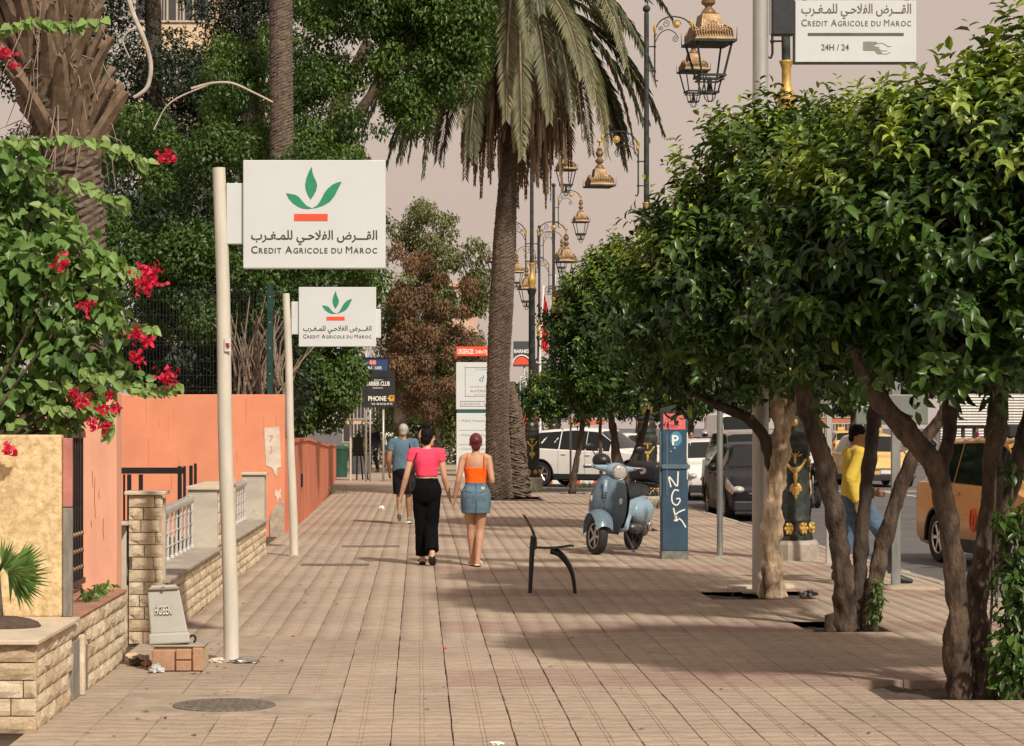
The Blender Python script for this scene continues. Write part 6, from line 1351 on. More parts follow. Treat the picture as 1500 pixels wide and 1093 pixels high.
def car(name, label, cat, kind, pos, heading, L, W, Hc, paint, wr_=.32, wheelx=(.80, -.78), taxi=None, rack=False, group=None, cladding=True, rim='chrome', mirror=None, full=True):
    st = [(L / 2 - xn * L, zb, zl, w * W / 2, (Hc + zr if zr <= 0 else zr), q * W / 2) for xn, zb, zl, w, zr, q in KINDS[kind]]
    t = thing(name, label, cat, (pos[0], pos[1], -.139), math.atan2(heading[1], heading[0]), group)
    def ring(s):
        x, zb, zl, w, zr, q = s; zm = zb + .52 * (zl - zb); q2 = min(q, w * .96); glassy = zr - zl > .2
        return [Vector((x, y, z)) for y, z in ((w * .90, zb), (w * .985, zb + .10), (w, zm), (w * .97, zl), (w * .945 if glassy else q2 * 1.04, zl + .02), (q2 if glassy else q2 * .98, zr - .07 if glassy else zr - .012), (q2 * .86, zr - .015), (0, zr))]
    G = [ring(s) for s in st]; ns, nr = len(G), 8
    def S(fi, fj, side=1):
        i = min(int(fi), ns - 2); j = min(int(fj), nr - 2); a, b = fi - i, fj - j
        p = (G[i][j] * (1 - a) + G[i + 1][j] * a) * (1 - b) + (G[i][j + 1] * (1 - a) + G[i + 1][j + 1] * a) * b
        return Vector((p.x, p.y * side, p.z))
    bm = NB(); cols = []
    sub = []
    for i in range(ns - 1): sub += [i + k / 3 for k in range(3)]
    sub.append(ns - 1.0)
    for fi in sub:
        half = [S(fi, j) for j in range(nr)]; full_ring = half + [Vector((p.x, -p.y, p.z)) for p in reversed(half[:-1])]; cols.append([bm.verts.new(p) for p in full_ring])
    m_ = len(cols[0])
    for i in range(len(cols) - 1):
        for k in range(m_): bm.faces.new((cols[i][k], cols[i][(k + 1) % m_], cols[i + 1][(k + 1) % m_], cols[i + 1][k]))
    bm.faces.new(cols[0][::-1]); bm.faces.new(cols[-1]); bmesh.ops.recalc_face_normals(bm, faces=bm.faces)
    me = bpy.data.meshes.new('body'); bm.to_mesh(me); bm.free(); me.materials.append(paint)
    wxs = [wheelx[0] * L / 2 * .80, wheelx[1] * L / 2 * .80]
    if full:
        tmp = bpy.data.objects.new('tmp', me); COL.objects.link(tmp); cb = NB()
        for x in wxs:
            for sd in (-1, 1):
                r_ = wr_ + .055; n_ = 24; a = [cb.verts.new((x + r_ * math.cos(2 * math.pi * k / n_), sd * (W / 2 + .1), wr_ + r_ * math.sin(2 * math.pi * k / n_))) for k in range(n_)]; b = [cb.verts.new((v.co.x, sd * (W / 2 - .30), v.co.z)) for v in a]
                for k in range(n_): cb.faces.new((a[k], a[(k + 1) % n_], b[(k + 1) % n_], b[k]))
                cb.faces.new(a); cb.faces.new(b)
        bmesh.ops.recalc_face_normals(cb, faces=cb.faces); cm = bpy.data.meshes.new('cut'); cb.to_mesh(cm); cb.free(); cm.materials.append(TRIM); co = bpy.data.objects.new('cut', cm); COL.objects.link(co)
        md = tmp.modifiers.new('b', 'BOOLEAN'); md.operation = 'DIFFERENCE'; md.object = co; md.solver = 'EXACT'
        try: md.material_mode = 'TRANSFER'
        except Exception: pass
        me2 = evaluated(tmp); bpy.data.objects.remove(tmp); bpy.data.objects.remove(co); me = me2
    body = obj('body', me, None, t, smooth='auto')
    def patch(name, fi0, fi1, fj0, fj1, mtl, par=t, n=5, k=4, sides=(1,), off=.006, mirror_join=False):
        bm = NB()
        for sd in sides:
            g = [[S(fi0 + (fi1 - fi0) * a / n, fj0 + (fj1 - fj0) * b / k, sd) for b in range(k + 1)] for a in range(n + 1)]
            nv = {}
            for a in range(n + 1):
                for b in range(k + 1):
                    p = g[a][b]; du = g[min(a + 1, n)][b] - g[max(a - 1, 0)][b]; dv = g[a][min(b + 1, k)] - g[a][max(b - 1, 0)]; nn = du.cross(dv)
                    nn = nn.normalized() if nn.length > 1e-9 else Vector((0, 0, 1))
                    if nn.dot(p - Vector((p.x * .7, 0, .6))) < 0: nn = -nn
                    nv[a, b] = bm.verts.new(p + nn * off)
            for a in range(n):
                for b in range(k):
                    try: bm.faces.new((nv[a, b], nv[a + 1, b], nv[a + 1, b + 1], nv[a, b + 1]))
                    except ValueError: pass
        bmesh.ops.remove_doubles(bm, verts=bm.verts, dist=1e-4); bmesh.ops.recalc_face_normals(bm, faces=bm.faces)
        return obj(name, bm, mtl, par, smooth=True)
    patch('windshield', 3.12, 3.92, 5.12, 7, GLS, sides=(1, -1), n=6)
    patch('rear_window', ns - 3 + .1, ns - 3 + .85, 5.1, 7, GLS, sides=(1, -1), n=4)
    for sd in (1, -1):
        for (a, b) in ((3.5, 4.47), (4.50, 5.38), (5.41, ns - 3 + .4)):
            if kind == 'van' and a > 4: continue
            patch('side_window', a, b, 4.02, 4.96, GLS, sides=(sd,), n=5)
        patch('headlight', .75, 2.25, 2.35, 3.15, LENS, sides=(sd,), off=.008)
        patch('tail_light', ns - 2 + .1, ns - 1.15, 2.4, 3.4, mat('tail_red', (.35, .01, .01), .2), sides=(sd,), off=.008)
        if cladding:
            patch('sill_trim', 2.0, ns - 2.2, .15, 1.35, TRIM, sides=(sd,), off=.007, n=12) if False else None
        x = .58 * L / 2 * .55; zl = S(3.6, 3)[2]
        bm = NB(); ball(bm, (S(3.75, 3)[0], sd * (W / 2 + .09), zl + .08), (.075, .10, .075), 12, 8); tube(bm, [(S(3.75, 3)[0] - .02, sd * (W / 2 - .04), zl + .04), (S(3.75, 3)[0], sd * (W / 2 + .05), zl + .06)], .025, 6); obj('mirror', bm, mirror or paint, t, smooth=True)
        for fi in (4.35, 5.25):
            p = S(fi, 2.75, sd); bm = NB(); box(bm, (p.x, p.y + sd * .015, p.z), (.16, .03, .03), None, .008); obj('door_handle', bm, paint, t)
        for fi in (3.5, 4.48, 5.4):
            P = [S(fi, fj, sd) + Vector((0, sd * .001, 0)) for fj in np.linspace(1.2, 3.9, 8)]; bm = NB(); tube(bm, P, .004, 4); obj('door_gap', bm, TRIM, t)
        for wxp in wxs:
            wheel_parts(t, wr_, .20, (wxp, sd * (W / 2 - .115), wr_), 'wheel', 0, 6, rim, .66)
            bm = NB(); tube(bm, [(wxp + (wr_ + .06) * math.cos(a), sd * (W / 2 - .012), wr_ + (wr_ + .06) * math.sin(a)) for a in np.linspace(R(-8), R(188), 17)], .024 if cladding else .010, 6); obj('arch_trim', bm, TRIM, t, smooth=True)
        if cladding:
            bm = NB(); box2(bm, (wxs[1] + wr_ + .07, sd * (W / 2 - .03), st[3][1] - .01), (wxs[0] - wr_ - .07, sd * (W / 2 + .006), st[3][1] + .16), .01); obj('sill', bm, TRIM, t)
    xf = L / 2; zf = st[0]
    for sd in (-1, 1):
        bm = NB(); ball(bm, (xf - .10, sd * W * .375, st[1][2] - .07), (.16, .13, .075), 14, 10); obj('headlight', bm, LENS, t, smooth=True)
    bm = NB(); box2(bm, (xf - .05, -W * .28, zf[1] + .20), (xf + .012, W * .28, zf[2] - .01), .012); obj('grille', bm, TRIM, t)
    bm = NB(); box2(bm, (xf - .16, -W * .43, zf[1] - .10), (xf - .005 + .02, W * .43, zf[1] + .10), .03, 2); obj('front_bumper', bm, TRIM, t)
    bm = NB(); box2(bm, (xf - .02, -W * .25, zf[2] - .05), (xf + .018, W * .25, zf[2] - .03)); obj('grille_bar', bm, M['chrome'], t)
    bm = NB(); box2(bm, (xf + .013, -.26, zf[1] + .11), (xf + .025, .26, zf[1] + .22)); obj('number_plate', bm, PLATE, t)
    bm = NB(); box2(bm, (-xf + .14, -W * .44, st[-1][1] - .10), (-xf - .02, W * .44, st[-1][1] + .12), .03, 2); obj('rear_bumper', bm, TRIM, t)
    bm = NB(); box2(bm, (-xf - .022, -.26, .66), (-xf + .01, .26, .78)); obj('number_plate', bm, PLATE, t)
    bm = NB(); box2(bm, (-L * .42, -W * .40, .20), (L * .42, W * .40, .34)); obj('underbody', bm, TRIM, t)
    if taxi:
        z = Hc + .0
        if rack:
            for sd in (-1, 1): bm = NB(); tube(bm, [(.55, sd * W * .34, Hc + .12), (-1.35, sd * W * .34, Hc + .12)], .018, 8); obj('rack_rail', bm, TRIM, t)
            for x in (.5, .1, -.3, -.7, -1.1): bm = NB(); box2(bm, (x - .02, -W * .36, Hc + .10), (x + .02, W * .36, Hc + .14)); [box2(bm, (x - .02, s_ * W * .34 - .02, Hc - .03), (x + .02, s_ * W * .34 + .02, Hc + .10)) for s_ in (-1, 1)]; obj('rack_bar', bm, TRIM, t)
            bm = NB(); box2(bm, (.58, -W * .40, Hc - .02), (.72, W * .40, Hc + .15), .02); obj('wind_deflector', bm, TRIM, t)
            xs = .80
        else: xs = .35
        bm = NB(); box2(bm, (xs - .07, -.19, z - .01), (xs + .07, .19, z + .16), .03, 2); sg = obj('taxi_sign', bm, mat('taxi_sign_yellow', (.75, .42, .03), .4), t)
        bm = text_merge([('TAXI', .12, -.15, 0, dict(bold=.03, fit=.30))]); bmesh.ops.rotate(bm, verts=bm.verts, matrix=Matrix.Rotation(R(90), 3, 'Z')); bmesh.ops.translate(bm, verts=bm.verts, vec=(xs + .074, 0, z + .035)); obj('sign_lettering', bm, M['ink'], sg)
    return t
YEL = mat('taxi_yellow', (.66, .44, .15), .32, var=.04, coat=.4); ORA = mat('taxi_orange', (.56, .29, .075), .32, var=.05, vs=1.5, coat=.4); WHT = mat('car_white', (.78, .77, .73), .25, var=.02, coat=.5)
SIL = mat('car_silver', (.30, .28, .25), .3, .4, var=.05, coat=.4); DRK = mat('car_dark', (.010, .011, .014), .42, 0, var=.05, spec=.3)
tx = car('taxi', 'large orange taxi with roof rack at the right edge', 'taxi', 'mpv', (7.99, 28.97), (.13, -.99), 4.5, 1.78, 1.70, ORA, .335, (.76, -.76), True, True, mirror=M['chrome'])
bm = NB(); c = Vector((.0, -.893, .62)); tube(bm, [(c.x + .10 * math.cos(a), -.900, c.z + .14 * math.sin(a)) for a in np.linspace(0, 6.283, 25)], .012, 5); tube(bm, [(c.x, -.900, c.z - .08), (c.x, -.900, c.z + .08)], .02, 5); obj('door_emblem', bm, M['sign_red'], tx)
car('hatchback_car', 'dark parked hatchback facing the camera behind the steel post', 'car', 'hatch', (6.75, 45.0), (.0, -1), 4.0, 1.70, 1.52, DRK, .31)
car('minivan', 'silver parked minivan with white roof behind the dark hatchback', 'car', 'mpv', (7.42, 50.0), (.02, -1), 4.1, 1.76, 1.76, SIL, .32, mirror=WHT)
car('white_car', 'white parked car just right of the parking meter', 'car', 'hatch', (7.40, 57.2), (.0, -1), 4.2, 1.80, 1.52, WHT, .32)
car('suv', 'white SUV with black cladding crossing at the side street', 'car', 'suv', (5.45, 68.3), (.86, -.51), 4.8, 1.92, 1.80, WHT, .385)
car('taxi', 'yellow taxi facing the camera beyond the yellow shirt man', 'taxi', 'hatch', (13.95, 69.3), (.05, -1), 4.1, 1.76, 1.62, YEL, .32, taxi=True)
car('taxi', 'yellow taxi driving away in the distance, seen from behind', 'taxi', 'hatch', (22.2, 118), (.0, 1), 4.1, 1.76, 1.62, YEL, .32, taxi=True, full=False)
car('white_van', 'tall white van far behind the silver minivan', 'van', 'van', (12.6, 89), (.05, -1), 5.2, 1.95, 2.35, WHT, .34, full=False)
car('white_car', 'white car far off behind the V stems of the orange tree', 'car', 'hatch', (9.2, 96), (.5, -.85), 4.2, 1.78, 1.55, WHT, .32, full=False)
car('grey_car', 'grey car far off above the white car roof', 'car', 'hatch', (10.6, 80), (.3, -.95), 4.2, 1.78, 1.55, mat('car_grey', (.10, .10, .10), .3, coat=.5), .32, full=False)
car('black_car', 'black car far off in the avenue behind the lamp base', 'car', 'suv', (15.6, 92), (.05, -1), 4.4, 1.85, 1.7, DRK, .34, full=False)

# ------------------------------------------------------------------ buildings beyond
def building(label, D, x0, x1, ytop, wall_m, floors, bays, depth=12, frame=True):
    X0, X1, Z = wx(x0, D), wx(x1, D), wz(ytop, D); t = thing('apartment_building', label, 'building', ((X0 + X1) / 2, D, 0)); o_ = Vector(t.location); hw = (X1 - X0) / 2
    bm = NB(); box2(bm, (-hw, 0, -.2), (hw, depth, Z)); obj('wall', bm, wall_m, t)
    bm = NB(); box2(bm, (-hw - .15, -.15, Z + .002), (hw + .15, depth + .15, Z + .35)); obj('parapet', bm, wall_m, t)
    fh = Z / floors; bwid = 2 * hw / bays; g = glass_mat('window_dark', (.05, .05, .055), .1); fr = mat('window_frame', (.5, .42, .33), .7); mw = mf = None
    for f in range(floors):
        for b in range(bays):
            if mw is None:
                bm = NB(); box2(bm, (-.5, -.05, 0), (.5, -.02, 1.3)); w = obj('window', bm, g, t); mw = w.data
                bm = NB(); [box2(bm, p, q) for p, q in (((-.58, -.08, -.08), (.58, -.02, -.002)), ((-.58, -.08, 1.302), (.58, -.02, 1.38)), ((-.58, -.08, 0), (-.502, -.02, 1.3)), ((.502, -.08, 0), (.58, -.02, 1.3)), ((-.02, -.07, 0), (.02, -.051, 1.3)))]; fo = obj('frame', bm, fr, w); mf = fo.data
            else: w = obj('window', mw, None, t); fo = obj('frame', mf, None, w)
            w.location = (-hw + (b + .5) * bwid, 0, f * fh + fh * .32)
    return t
PK = mat('peach_wall', (.62, .42, .31), .85, var=.08, vs=.5); 
building('tall peach apartment block behind the dry bougainvillea', 150, 644, 700, 420, PK, 4, 2)
building('cream building glimpsed between the cypress trees', 95, 205, 300, -40, mat('cream_wall', (.66, .50, .33), .85, var=.08, vs=.5), 7, 4)
building('low terracotta building at the end of the avenue behind the taxis', 210, 1180, 1290, 590, mat('terracotta_wall', (.45, .17, .10), .85, var=.1, vs=.5), 2, 8)
building('pale building behind the far walkers', 170, 505, 600, 590, PK, 2, 6)
t = thing('slatted_facade', 'white slatted facade far right behind the orange taxi', 'facade', (wx(1450, 105), 105, 0)); D = 105; n_ = 0; ms = None
bm = NB(); box2(bm, (wx(1378, D) - wx(1450, D), .10, -.13), (wx(1540, D) - wx(1450, D), .3, wz(577, D))); obj('backing', bm, mat('facade_grey', (.33, .32, .30), .8), t)
for z in np.arange(.2, wz(578, D), .13):
    if ms is None: bm = NB(); box2(bm, (wx(1378, D) - wx(1450, D), 0, 0), (wx(1540, D) - wx(1450, D), .09, .075)); so = obj('slat', bm, M['white_paint'], t); ms = so.data
    else: so = obj('slat', ms, None, t)
    so.location.z = z
# ------------------------------------------------------------------ people
SK = mat('skin_tan', (.50, .27, .165), .55, var=.06, vs=12); SK2 = mat('skin_light', (.58, .33, .215), .55, var=.06, vs=12); SK3 = mat('skin_brown', (.32, .17, .10), .55, var=.06, vs=12)
def cloth(name, col, bump=.5, bs=9, rough=.85): return mat(name, col, .95, var=.10, vs=7, bump=bump, bs=bs, stretch=(1, 1, .5), spec=.12)
HAIRB = mat('hair_black', (.008, .006, .006), .7, spec=.15, var=.3, vs=40, stretch=(1, 1, 3)); HAIRR = mat('hair_red', (.12, .014, .018), .45, var=.3, vs=40); HAIRG = mat('hair_grey', (.42, .39, .36), .6, var=.2, vs=50)
def hand(bm, w, d, thumb, curl=.5, k=1.0):
    d = Vector(d).normalized(); th = Vector(thumb); th = (th - d * th.dot(d)).normalized(); nrm = d.cross(th); w = Vector(w)
    tube(bm, [w - d * .02, w + d * .02, w + d * .055 * k, w + d * .085 * k], [(.024, .018), (.032, .017), (.040, .015), (.038, .012)], 10, True, fixed=(th, nrm))
    for i, (u, ln) in enumerate(((.030, .062), (.010, .074), (-.010, .068), (-.030, .052))):
        p = w + d * .078 * k + th * u; c1 = (d + nrm * curl * .35).normalized(); c2 = (d + nrm * curl * 1.1).normalized(); c3 = (d * .6 + nrm * curl * 1.5).normalized()
        p1 = p + c1 * ln * .45; p2 = p1 + c2 * ln * .33; p3 = p2 + c3 * ln * .25; tube(bm, [p, p1, p2, p3], [.0088, .0085, .0078, .006], 7)
    p = w + d * .022 * k + th * .026; q1 = p + (d * .6 + th * .8).normalized() * .034; q2 = q1 + (d * .9 + th * .25 + nrm * .3).normalized() * .030; tube(bm, [p, q1, q2], [.012, .0105, .007], 7)
def limb(bm, pts, rad, seg=14, n=5):
    P = spline(pts, n); tube(bm, P, lerp_list(rad, len(P)), seg); ball(bm, pts[0], rad[0], 12, 8); ball(bm, pts[-1], rad[-1], 10, 8)
def loft(bm, rows, seg=22, sup=1.0):
    rg_ = []
    for (x, y, z, rx, ry) in rows: rg_.append([bm.verts.new((x + rx * math.cos(2 * math.pi * k / seg), y + ry * math.sin(2 * math.pi * k / seg), z)) for k in range(seg)])
    for i in range(len(rg_) - 1):
        for k in range(seg): bm.faces.new((rg_[i][k], rg_[i][(k + 1) % seg], rg_[i + 1][(k + 1) % seg], rg_[i + 1][k]))
    bm.faces.new(rg_[0][::-1]); bm.faces.new(rg_[-1])
def smooth_rows(rows, n=4):
    P = [spline([Vector((r[0], r[1], r[2])) for r in rows], n), spline([Vector((r[3], r[4], 0)) for r in rows], n)]
    return [(a.x, a.y, a.z, b.x, b.y) for a, b in zip(*P)]
def body_mesh(J, sex='f', voxel=.0065, turn=0.0, nod=0.0):
    """J: dict of joints. One continuous figure: torso, limbs, head with face, hands with fingers, feet"""
    bm = NB(); f = sex == 'f'; k = J.get('k', 1.0); V = lambda p: Vector(p) * k
    tors = [(0, 0, .80, .145, .10), (0, -.01, .90, .165 if f else .155, .115), (0, 0, 1.03, .118 if f else .145, .088), (0, .005, 1.15, .128 if f else .155, .095), (0, .005, 1.25, .145 if f else .175, .098), (0, 0, 1.32, .135 if f else .165, .08), (0, -.005, 1.365, .075, .06), (0, -.003, 1.40, .05, .052)]
    loft(bm, smooth_rows([tuple(a * k for a in r) for r in tors]))
    hc = V(J.get('head', (0, .01, 1.515))); tube(bm, [V((0, -.005, 1.36)), V((0, 0, 1.42)), hc - Vector((0, 0, .05 * k))], [.054 * k, .047 * k, .046 * k], 12)
    for s, sx in (('l', -1), ('r', 1)):
        sh, el, wr = V(J['sh' + s]), V(J['el' + s]), V(J['wr' + s]); a = 1.0 if f else 1.2
        limb(bm, [sh, sh.lerp(el, .4), el, el.lerp(wr, .35), wr], [.048 * a * k, .044 * a * k, .035 * a * k, .036 * a * k, .024 * a * k])
        limb(bm, [V((sx * .09, 0, 1.345)), sh], [.05 * k, .05 * a * k], n=3)
        hd = J.get('hd' + s, (wr - el).normalized()); hand(bm, wr, Vector(hd), J.get('th' + s, (0, 1, 0)), J.get('cu' + s, .5), 1.0)
        hp, kn, an, to = V(J['hp' + s]), V(J['kn' + s]), V(J['an' + s]), V(J['to' + s])
        limb(bm, [hp, hp.lerp(kn, .5), kn, kn.lerp(an, .3), kn.lerp(an, .7), an], [.082 * k, .072 * k, .050 * k, .052 * k, .038 * k, .033 * k])
        he = an + (an - to).normalized() * .03 * k - Vector((0, 0, .03 * k)); tube(bm, [he, an * .45 + to * .55 - Vector((0, 0, .012 * k)), to], [(.030 * k, .032 * k), (.040 * k, .028 * k), (.036 * k, .014 * k)], 12); ball(bm, an - Vector((0, 0, .02 * k)), .034 * k, 10, 8)
    q = Quaternion((0, 0, 1), turn) @ Quaternion((1, 0, 0), nod); P = lambda v: hc + (q @ Vector(v)) * k
    ball(bm, P((0, -.012, .018)), (.074 * k, .092 * k, .098 * k), 18, 14, q); ball(bm, P((0, .030, -.035)), (.054 * k, .060 * k, .078 * k), 16, 12, q); ball(bm, P((0, .060, -.088)), (.030 * k, .026 * k, .022 * k), 10, 8, q)
    tube(bm, [P((0, .086, .012)), P((0, .104, -.022)), P((0, .094, -.036))], [.008 * k, .013 * k, .010 * k], 8); ball(bm, P((0, .083, -.062)), (.024 * k, .010 * k, .010 * k), 10, 6, q)
    for sx in (-1, 1): ball(bm, P((sx * .074, -.004, -.012)), (.012 * k, .022 * k, .032 * k), 10, 8, q); ball(bm, P((sx * .030, .078, .010)), (.015 * k, .010 * k, .010 * k), 8, 6, q)
    return remesh(bm, voxel, 5), hc, q, k
def eyes(par, hc, q, k):
    for sx in (-1, 1):
        bm = NB(); ball(bm, hc + (q @ Vector((sx * .030, .088, .010))) * k, (.009 * k, .004 * k, .006 * k), 8, 6, q); obj('eye', bm, M['ink'], par)
def std_joints(k=1.0, **kw):
    J = dict(k=k, shl=(-.165, 0, 1.325), shr=(.165, 0, 1.325), ell=(-.21, -.03, 1.06), elr=(.21, -.03, 1.06), wrl=(-.24, .04, .82), wrr=(.24, .04, .82), hpl=(-.085, 0, .86), hpr=(.085, 0, .86), knl=(-.09, .03, .46), knr=(.09, .03, .46), anl=(-.09, 0, .075), anr=(.09, 0, .075), tol=(-.10, .15, .02), tor=(.10, .15, .02))
    J.update(kw); return J
def cl(name, bm, m_, par, voxel=.009, it=5):
    me = remesh(bm, voxel, it); me.materials.append(m_)
    if any(w in name for w in ('top', 'trousers', 'skirt', 'shirt', 'shorts')):        # creases in the cloth
        a = .0035 if voxel < .012 else .005
        nm = [v.normal.copy() for v in me.vertices]
        for v, n_ in zip(me.vertices, nm):
            p = v.co; c_ = noise.noise(Vector((p.x * 16 + p.z * 7, p.y * 16, p.z * 9))) + .7 * noise.noise(Vector((p.x * 9 - p.z * 14, p.y * 9, p.z * 22 + 5)))
            v.co = p + n_ * (a * c_ * (1.6 if 'trousers' in name else 1.0))
        me.update()
    return obj(name, me, None, par)
def sleeve(bm, J, s, frac, r0, r1):
    k = J['k']; sh, el = Vector(J['sh' + s]) * k, Vector(J['el' + s]) * k; sx = -1 if s == 'l' else 1
    e = sh.lerp(el, frac); tube(bm, [Vector((sx * .06 * k, 0, 1.335 * k)), sh.lerp(Vector((sx * .06 * k, 0, 1.335 * k)), .25) + Vector((0, 0, .004)), sh.lerp(el, .12), e], [r0 * 1.1, r0 * 1.08, r0 * 1.03, r1], 14); ball(bm, sh + Vector((0, 0, .004)), r0 * 1.07, 12, 8); ball(bm, sh.lerp(Vector((sx * .06 * k, 0, 1.335 * k)), .5) + Vector((0, 0, .004)), r0 * 1.05, 12, 8)
def trouser_leg(bm, J, s, frac, rad, hipr=.095):
    k = J['k']; hp, kn, an = Vector(J['hp' + s]) * k, Vector(J['kn' + s]) * k, Vector(J['an' + s]) * k; hp = hp + Vector((0, 0, .02)); full = [hp, hp.lerp(kn, .5), kn, kn.lerp(an, .5), an]; P = spline(full, 5); n = max(3, int(len(P) * frac)); P = P[:n]; tube(bm, P, lerp_list(rad, n), 16); ball(bm, hp, hipr, 14, 10)
# -- woman in pink
X, D = wx(625, gd(828)), gd(828)
t = thing('person', 'woman in pink top and wide black trousers, hair in a bun', 'person', (X, D, gz(X, D)), 0)
J = std_joints(1.025, shl=(-.165, 0, 1.325), shr=(.16, 0, 1.325), ell=(-.235, -.04, 1.075), elr=(.205, -.02, 1.065), wrl=(-.30, .03, .83), wrr=(.265, .05, .83), thl=(.2, 1, 0), thr=(-.2, 1, 0), knl=(-.055, .05, .46), anl=(-.05, .12, .08), tol=(-.05, .27, .025), knr=(.055, 0, .46), anr=(.065, -.17, .15), tor=(.07, -.05, .03), hpl=(-.075, 0, .86), hpr=(.075, 0, .86), cul=.7, cur=.6)
me, hc, q, k = body_mesh(J, 'f', .0062, R(-62)); me.materials.append(SK2); b = obj('body', me, None, t); eyes(b, hc, q, k)
bm = NB(); loft(bm, smooth_rows([tuple(a * k for a in r) for r in [(0, 0, 1.055, .128, .098), (0, 0, 1.10, .130, .100), (0, .005, 1.18, .142, .107), (0, .005, 1.26, .160, .110), (0, 0, 1.33, .150, .090), (0, -.005, 1.362, .10, .075), (0, -.005, 1.38, .075, .065)]]))
for s in 'lr': sleeve(bm, J, s, .38, .062, .058)
cl('pink_top', bm, cloth('pink_cotton', (.93, .075, .15), .35, 12), t, .008)
bm = NB(); loft(bm, smooth_rows([tuple(a * k for a in r) for r in [(0, 0, 1.035, .128, .10), (0, -.005, .98, .150, .115), (0, -.015, .90, .178, .135), (0, -.01, .80, .165, .13), (0, 0, .74, .12, .11)]]))
for s in 'lr': trouser_leg(bm, J, s, .99, [.10, .098, .088, .084, .082], .10)
cl('black_trousers', bm, cloth('black_cotton', (.004, .004, .005), .4, 8), t, .009)
bm = NB(); ball(bm, hc + Vector((0, -.018, .035)) * k, (.084 * k, .098 * k, .090 * k), 18, 14); ball(bm, hc + Vector((-.01, -.05, -.02)) * k, (.070 * k, .060 * k, .07 * k), 14, 10); ball(bm, hc + Vector((0, -.04, .135)) * k, (.048 * k, .048 * k, .042 * k), 14, 10)
for i in range(12): ball(bm, hc + Vector((.03 * math.cos(i * .52), -.04 + .03 * math.sin(i * .52), .135 + .012 * math.sin(i * 2))) * k, .022 * k, 8, 6)
cl('hair', bm, HAIRB, t, .007, 3)
bm = NB(); loft(bm, [(-.155, -.02, .91, .03, .07), (-.16, -.02, .935, .045, .09), (-.16, -.02, 1.02, .045, .095), (-.155, -.02, 1.09, .03, .085), (-.15, -.02, 1.10, .02, .07)]); bag = cl('shoulder_bag', bm, mat('bag_leather', (.012, .012, .013), .35, var=.2), t, .008)
bm = NB(); tube(bm, spline([(-.16, .05, 1.07), (-.150, .105, 1.22), (-.125, .085, 1.345), (-.105, 0, 1.385), (-.125, -.08, 1.345), (-.155, -.125, 1.22), (-.17, -.09, 1.07)], 6), [(.008, .012)] * 37, 8); obj('strap', bm, M['bag_leather'], bag)
for s in 'lr':
    an, to = Vector(J['an' + s]) * k, Vector(J['to' + s]) * k; d_ = (to - an); bm = NB(); h_ = an + Vector((0, 0, -.058)) - d_ * .25; tube(bm, [h_, an.lerp(to, .6) - Vector((0, 0, .038)), to + d_ * .08 - Vector((0, 0, .008))], [(.036, .010), (.046, .011), (.036, .010)], 14); tube(bm, [an.lerp(to, .62) + Vector((-.045, 0, -.01)), an.lerp(to, .66) + Vector((0, .01, .04)), an.lerp(to, .62) + Vector((.045, 0, -.01))], [(.006, .02)] * 3, 8); obj('shoe', bm, M['vinyl'], t, smooth='auto')
# -- woman in orange
X, D = wx(697, gd(829)), gd(829)
t = thing('person', 'woman in orange strap top and denim skirt, dark red hair', 'person', (X, D, gz(X, D)), 0)
J = std_joints(.985, shl=(-.158, 0, 1.32), shr=(.152, 0, 1.32), ell=(-.21, -.05, 1.08), elr=(.195, -.06, 1.06), wrl=(-.258, .02, .835), wrr=(.165, .12, .95), hdr=(-.25, .95, -.1), thl=(.2, 1, 0), thr=(-.5, .1, 1), knl=(-.06, .06, .46), anl=(-.035, .10, .075), tol=(-.045, .25, .02), knr=(.055, .02, .46), anr=(.02, -.06, .08), tor=(.035, .09, .025), hpl=(-.08, 0, .86), hpr=(.08, 0, .86), cul=.7, cur=.9)
me, hc, q, k = body_mesh(J, 'f', .0062, R(4), R(-3)); me.materials.append(SK); b = obj('body', me, None, t); eyes(b, hc, q, k)
bm = NB(); loft(bm, smooth_rows([tuple(a * k for a in r) for r in [(0, 0, .995, .132, .102), (0, 0, 1.05, .128, .10), (0, .005, 1.12, .138, .107), (0, .006, 1.19, .148, .112), (0, .008, 1.215, .149, .112)]]))
cl('orange_top', bm, cloth('orange_cotton', (.92, .13, .012), .3, 14), t, .008)
for sx in (-1, 1):
    bm = NB(); tube(bm, spline([(sx * .105 * k, -.095 * k, 1.20 * k), (sx * .108 * k, -.098 * k, 1.27 * k), (sx * .10 * k, -.065 * k, 1.345 * k), (sx * .098 * k, .0, 1.382 * k), (sx * .10 * k, .075 * k, 1.33 * k), (sx * .095 * k, .112 * k, 1.20 * k)], 5), .0065, 6); obj('shoulder_strap', bm, M['orange_cotton'], t)
DEN = mat('denim', (.10, .17, .225), .9, var=.2, vs=10, bump=.5, bs=60)
bm = NB(); loft(bm, smooth_rows([tuple(a * k for a in r) for r in [(0, 0, 1.025, .128, .10), (0, -.005, .99, .140, .108), (0, -.015, .92, .176, .134), (0, -.015, .85, .188, .144), (0, -.008, .76, .186, .144), (0, 0, .68, .178, .143), (0, 0, .655, .178, .144)]])); sk = cl('denim_skirt', bm, DEN, t, .009)
bm = NB(); tube(bm, [(0, -.112 * k, 1.02 * k), (0, -.150 * k, .90 * k), (0, -.158 * k, .80 * k), (0, -.148 * k, .67 * k)], .004, 5); [tube(bm, [(sx * .13 * k, -.06 * k, 1.01 * k), (sx * .125 * k, -.105 * k, .93 * k), (sx * .055 * k, -.15 * k, .91 * k)], .003, 5) for sx in (-1, 1)]; obj('seam', bm, mat('denim_seam', (.04, .075, .11), .9), sk)
bm = NB(); box(bm, (.082 * k, -.113 * k, .965 * k), (.05, .008, .03), Quaternion((0, 0, 1), .5)); obj('label_patch', bm, M['paper'], sk)
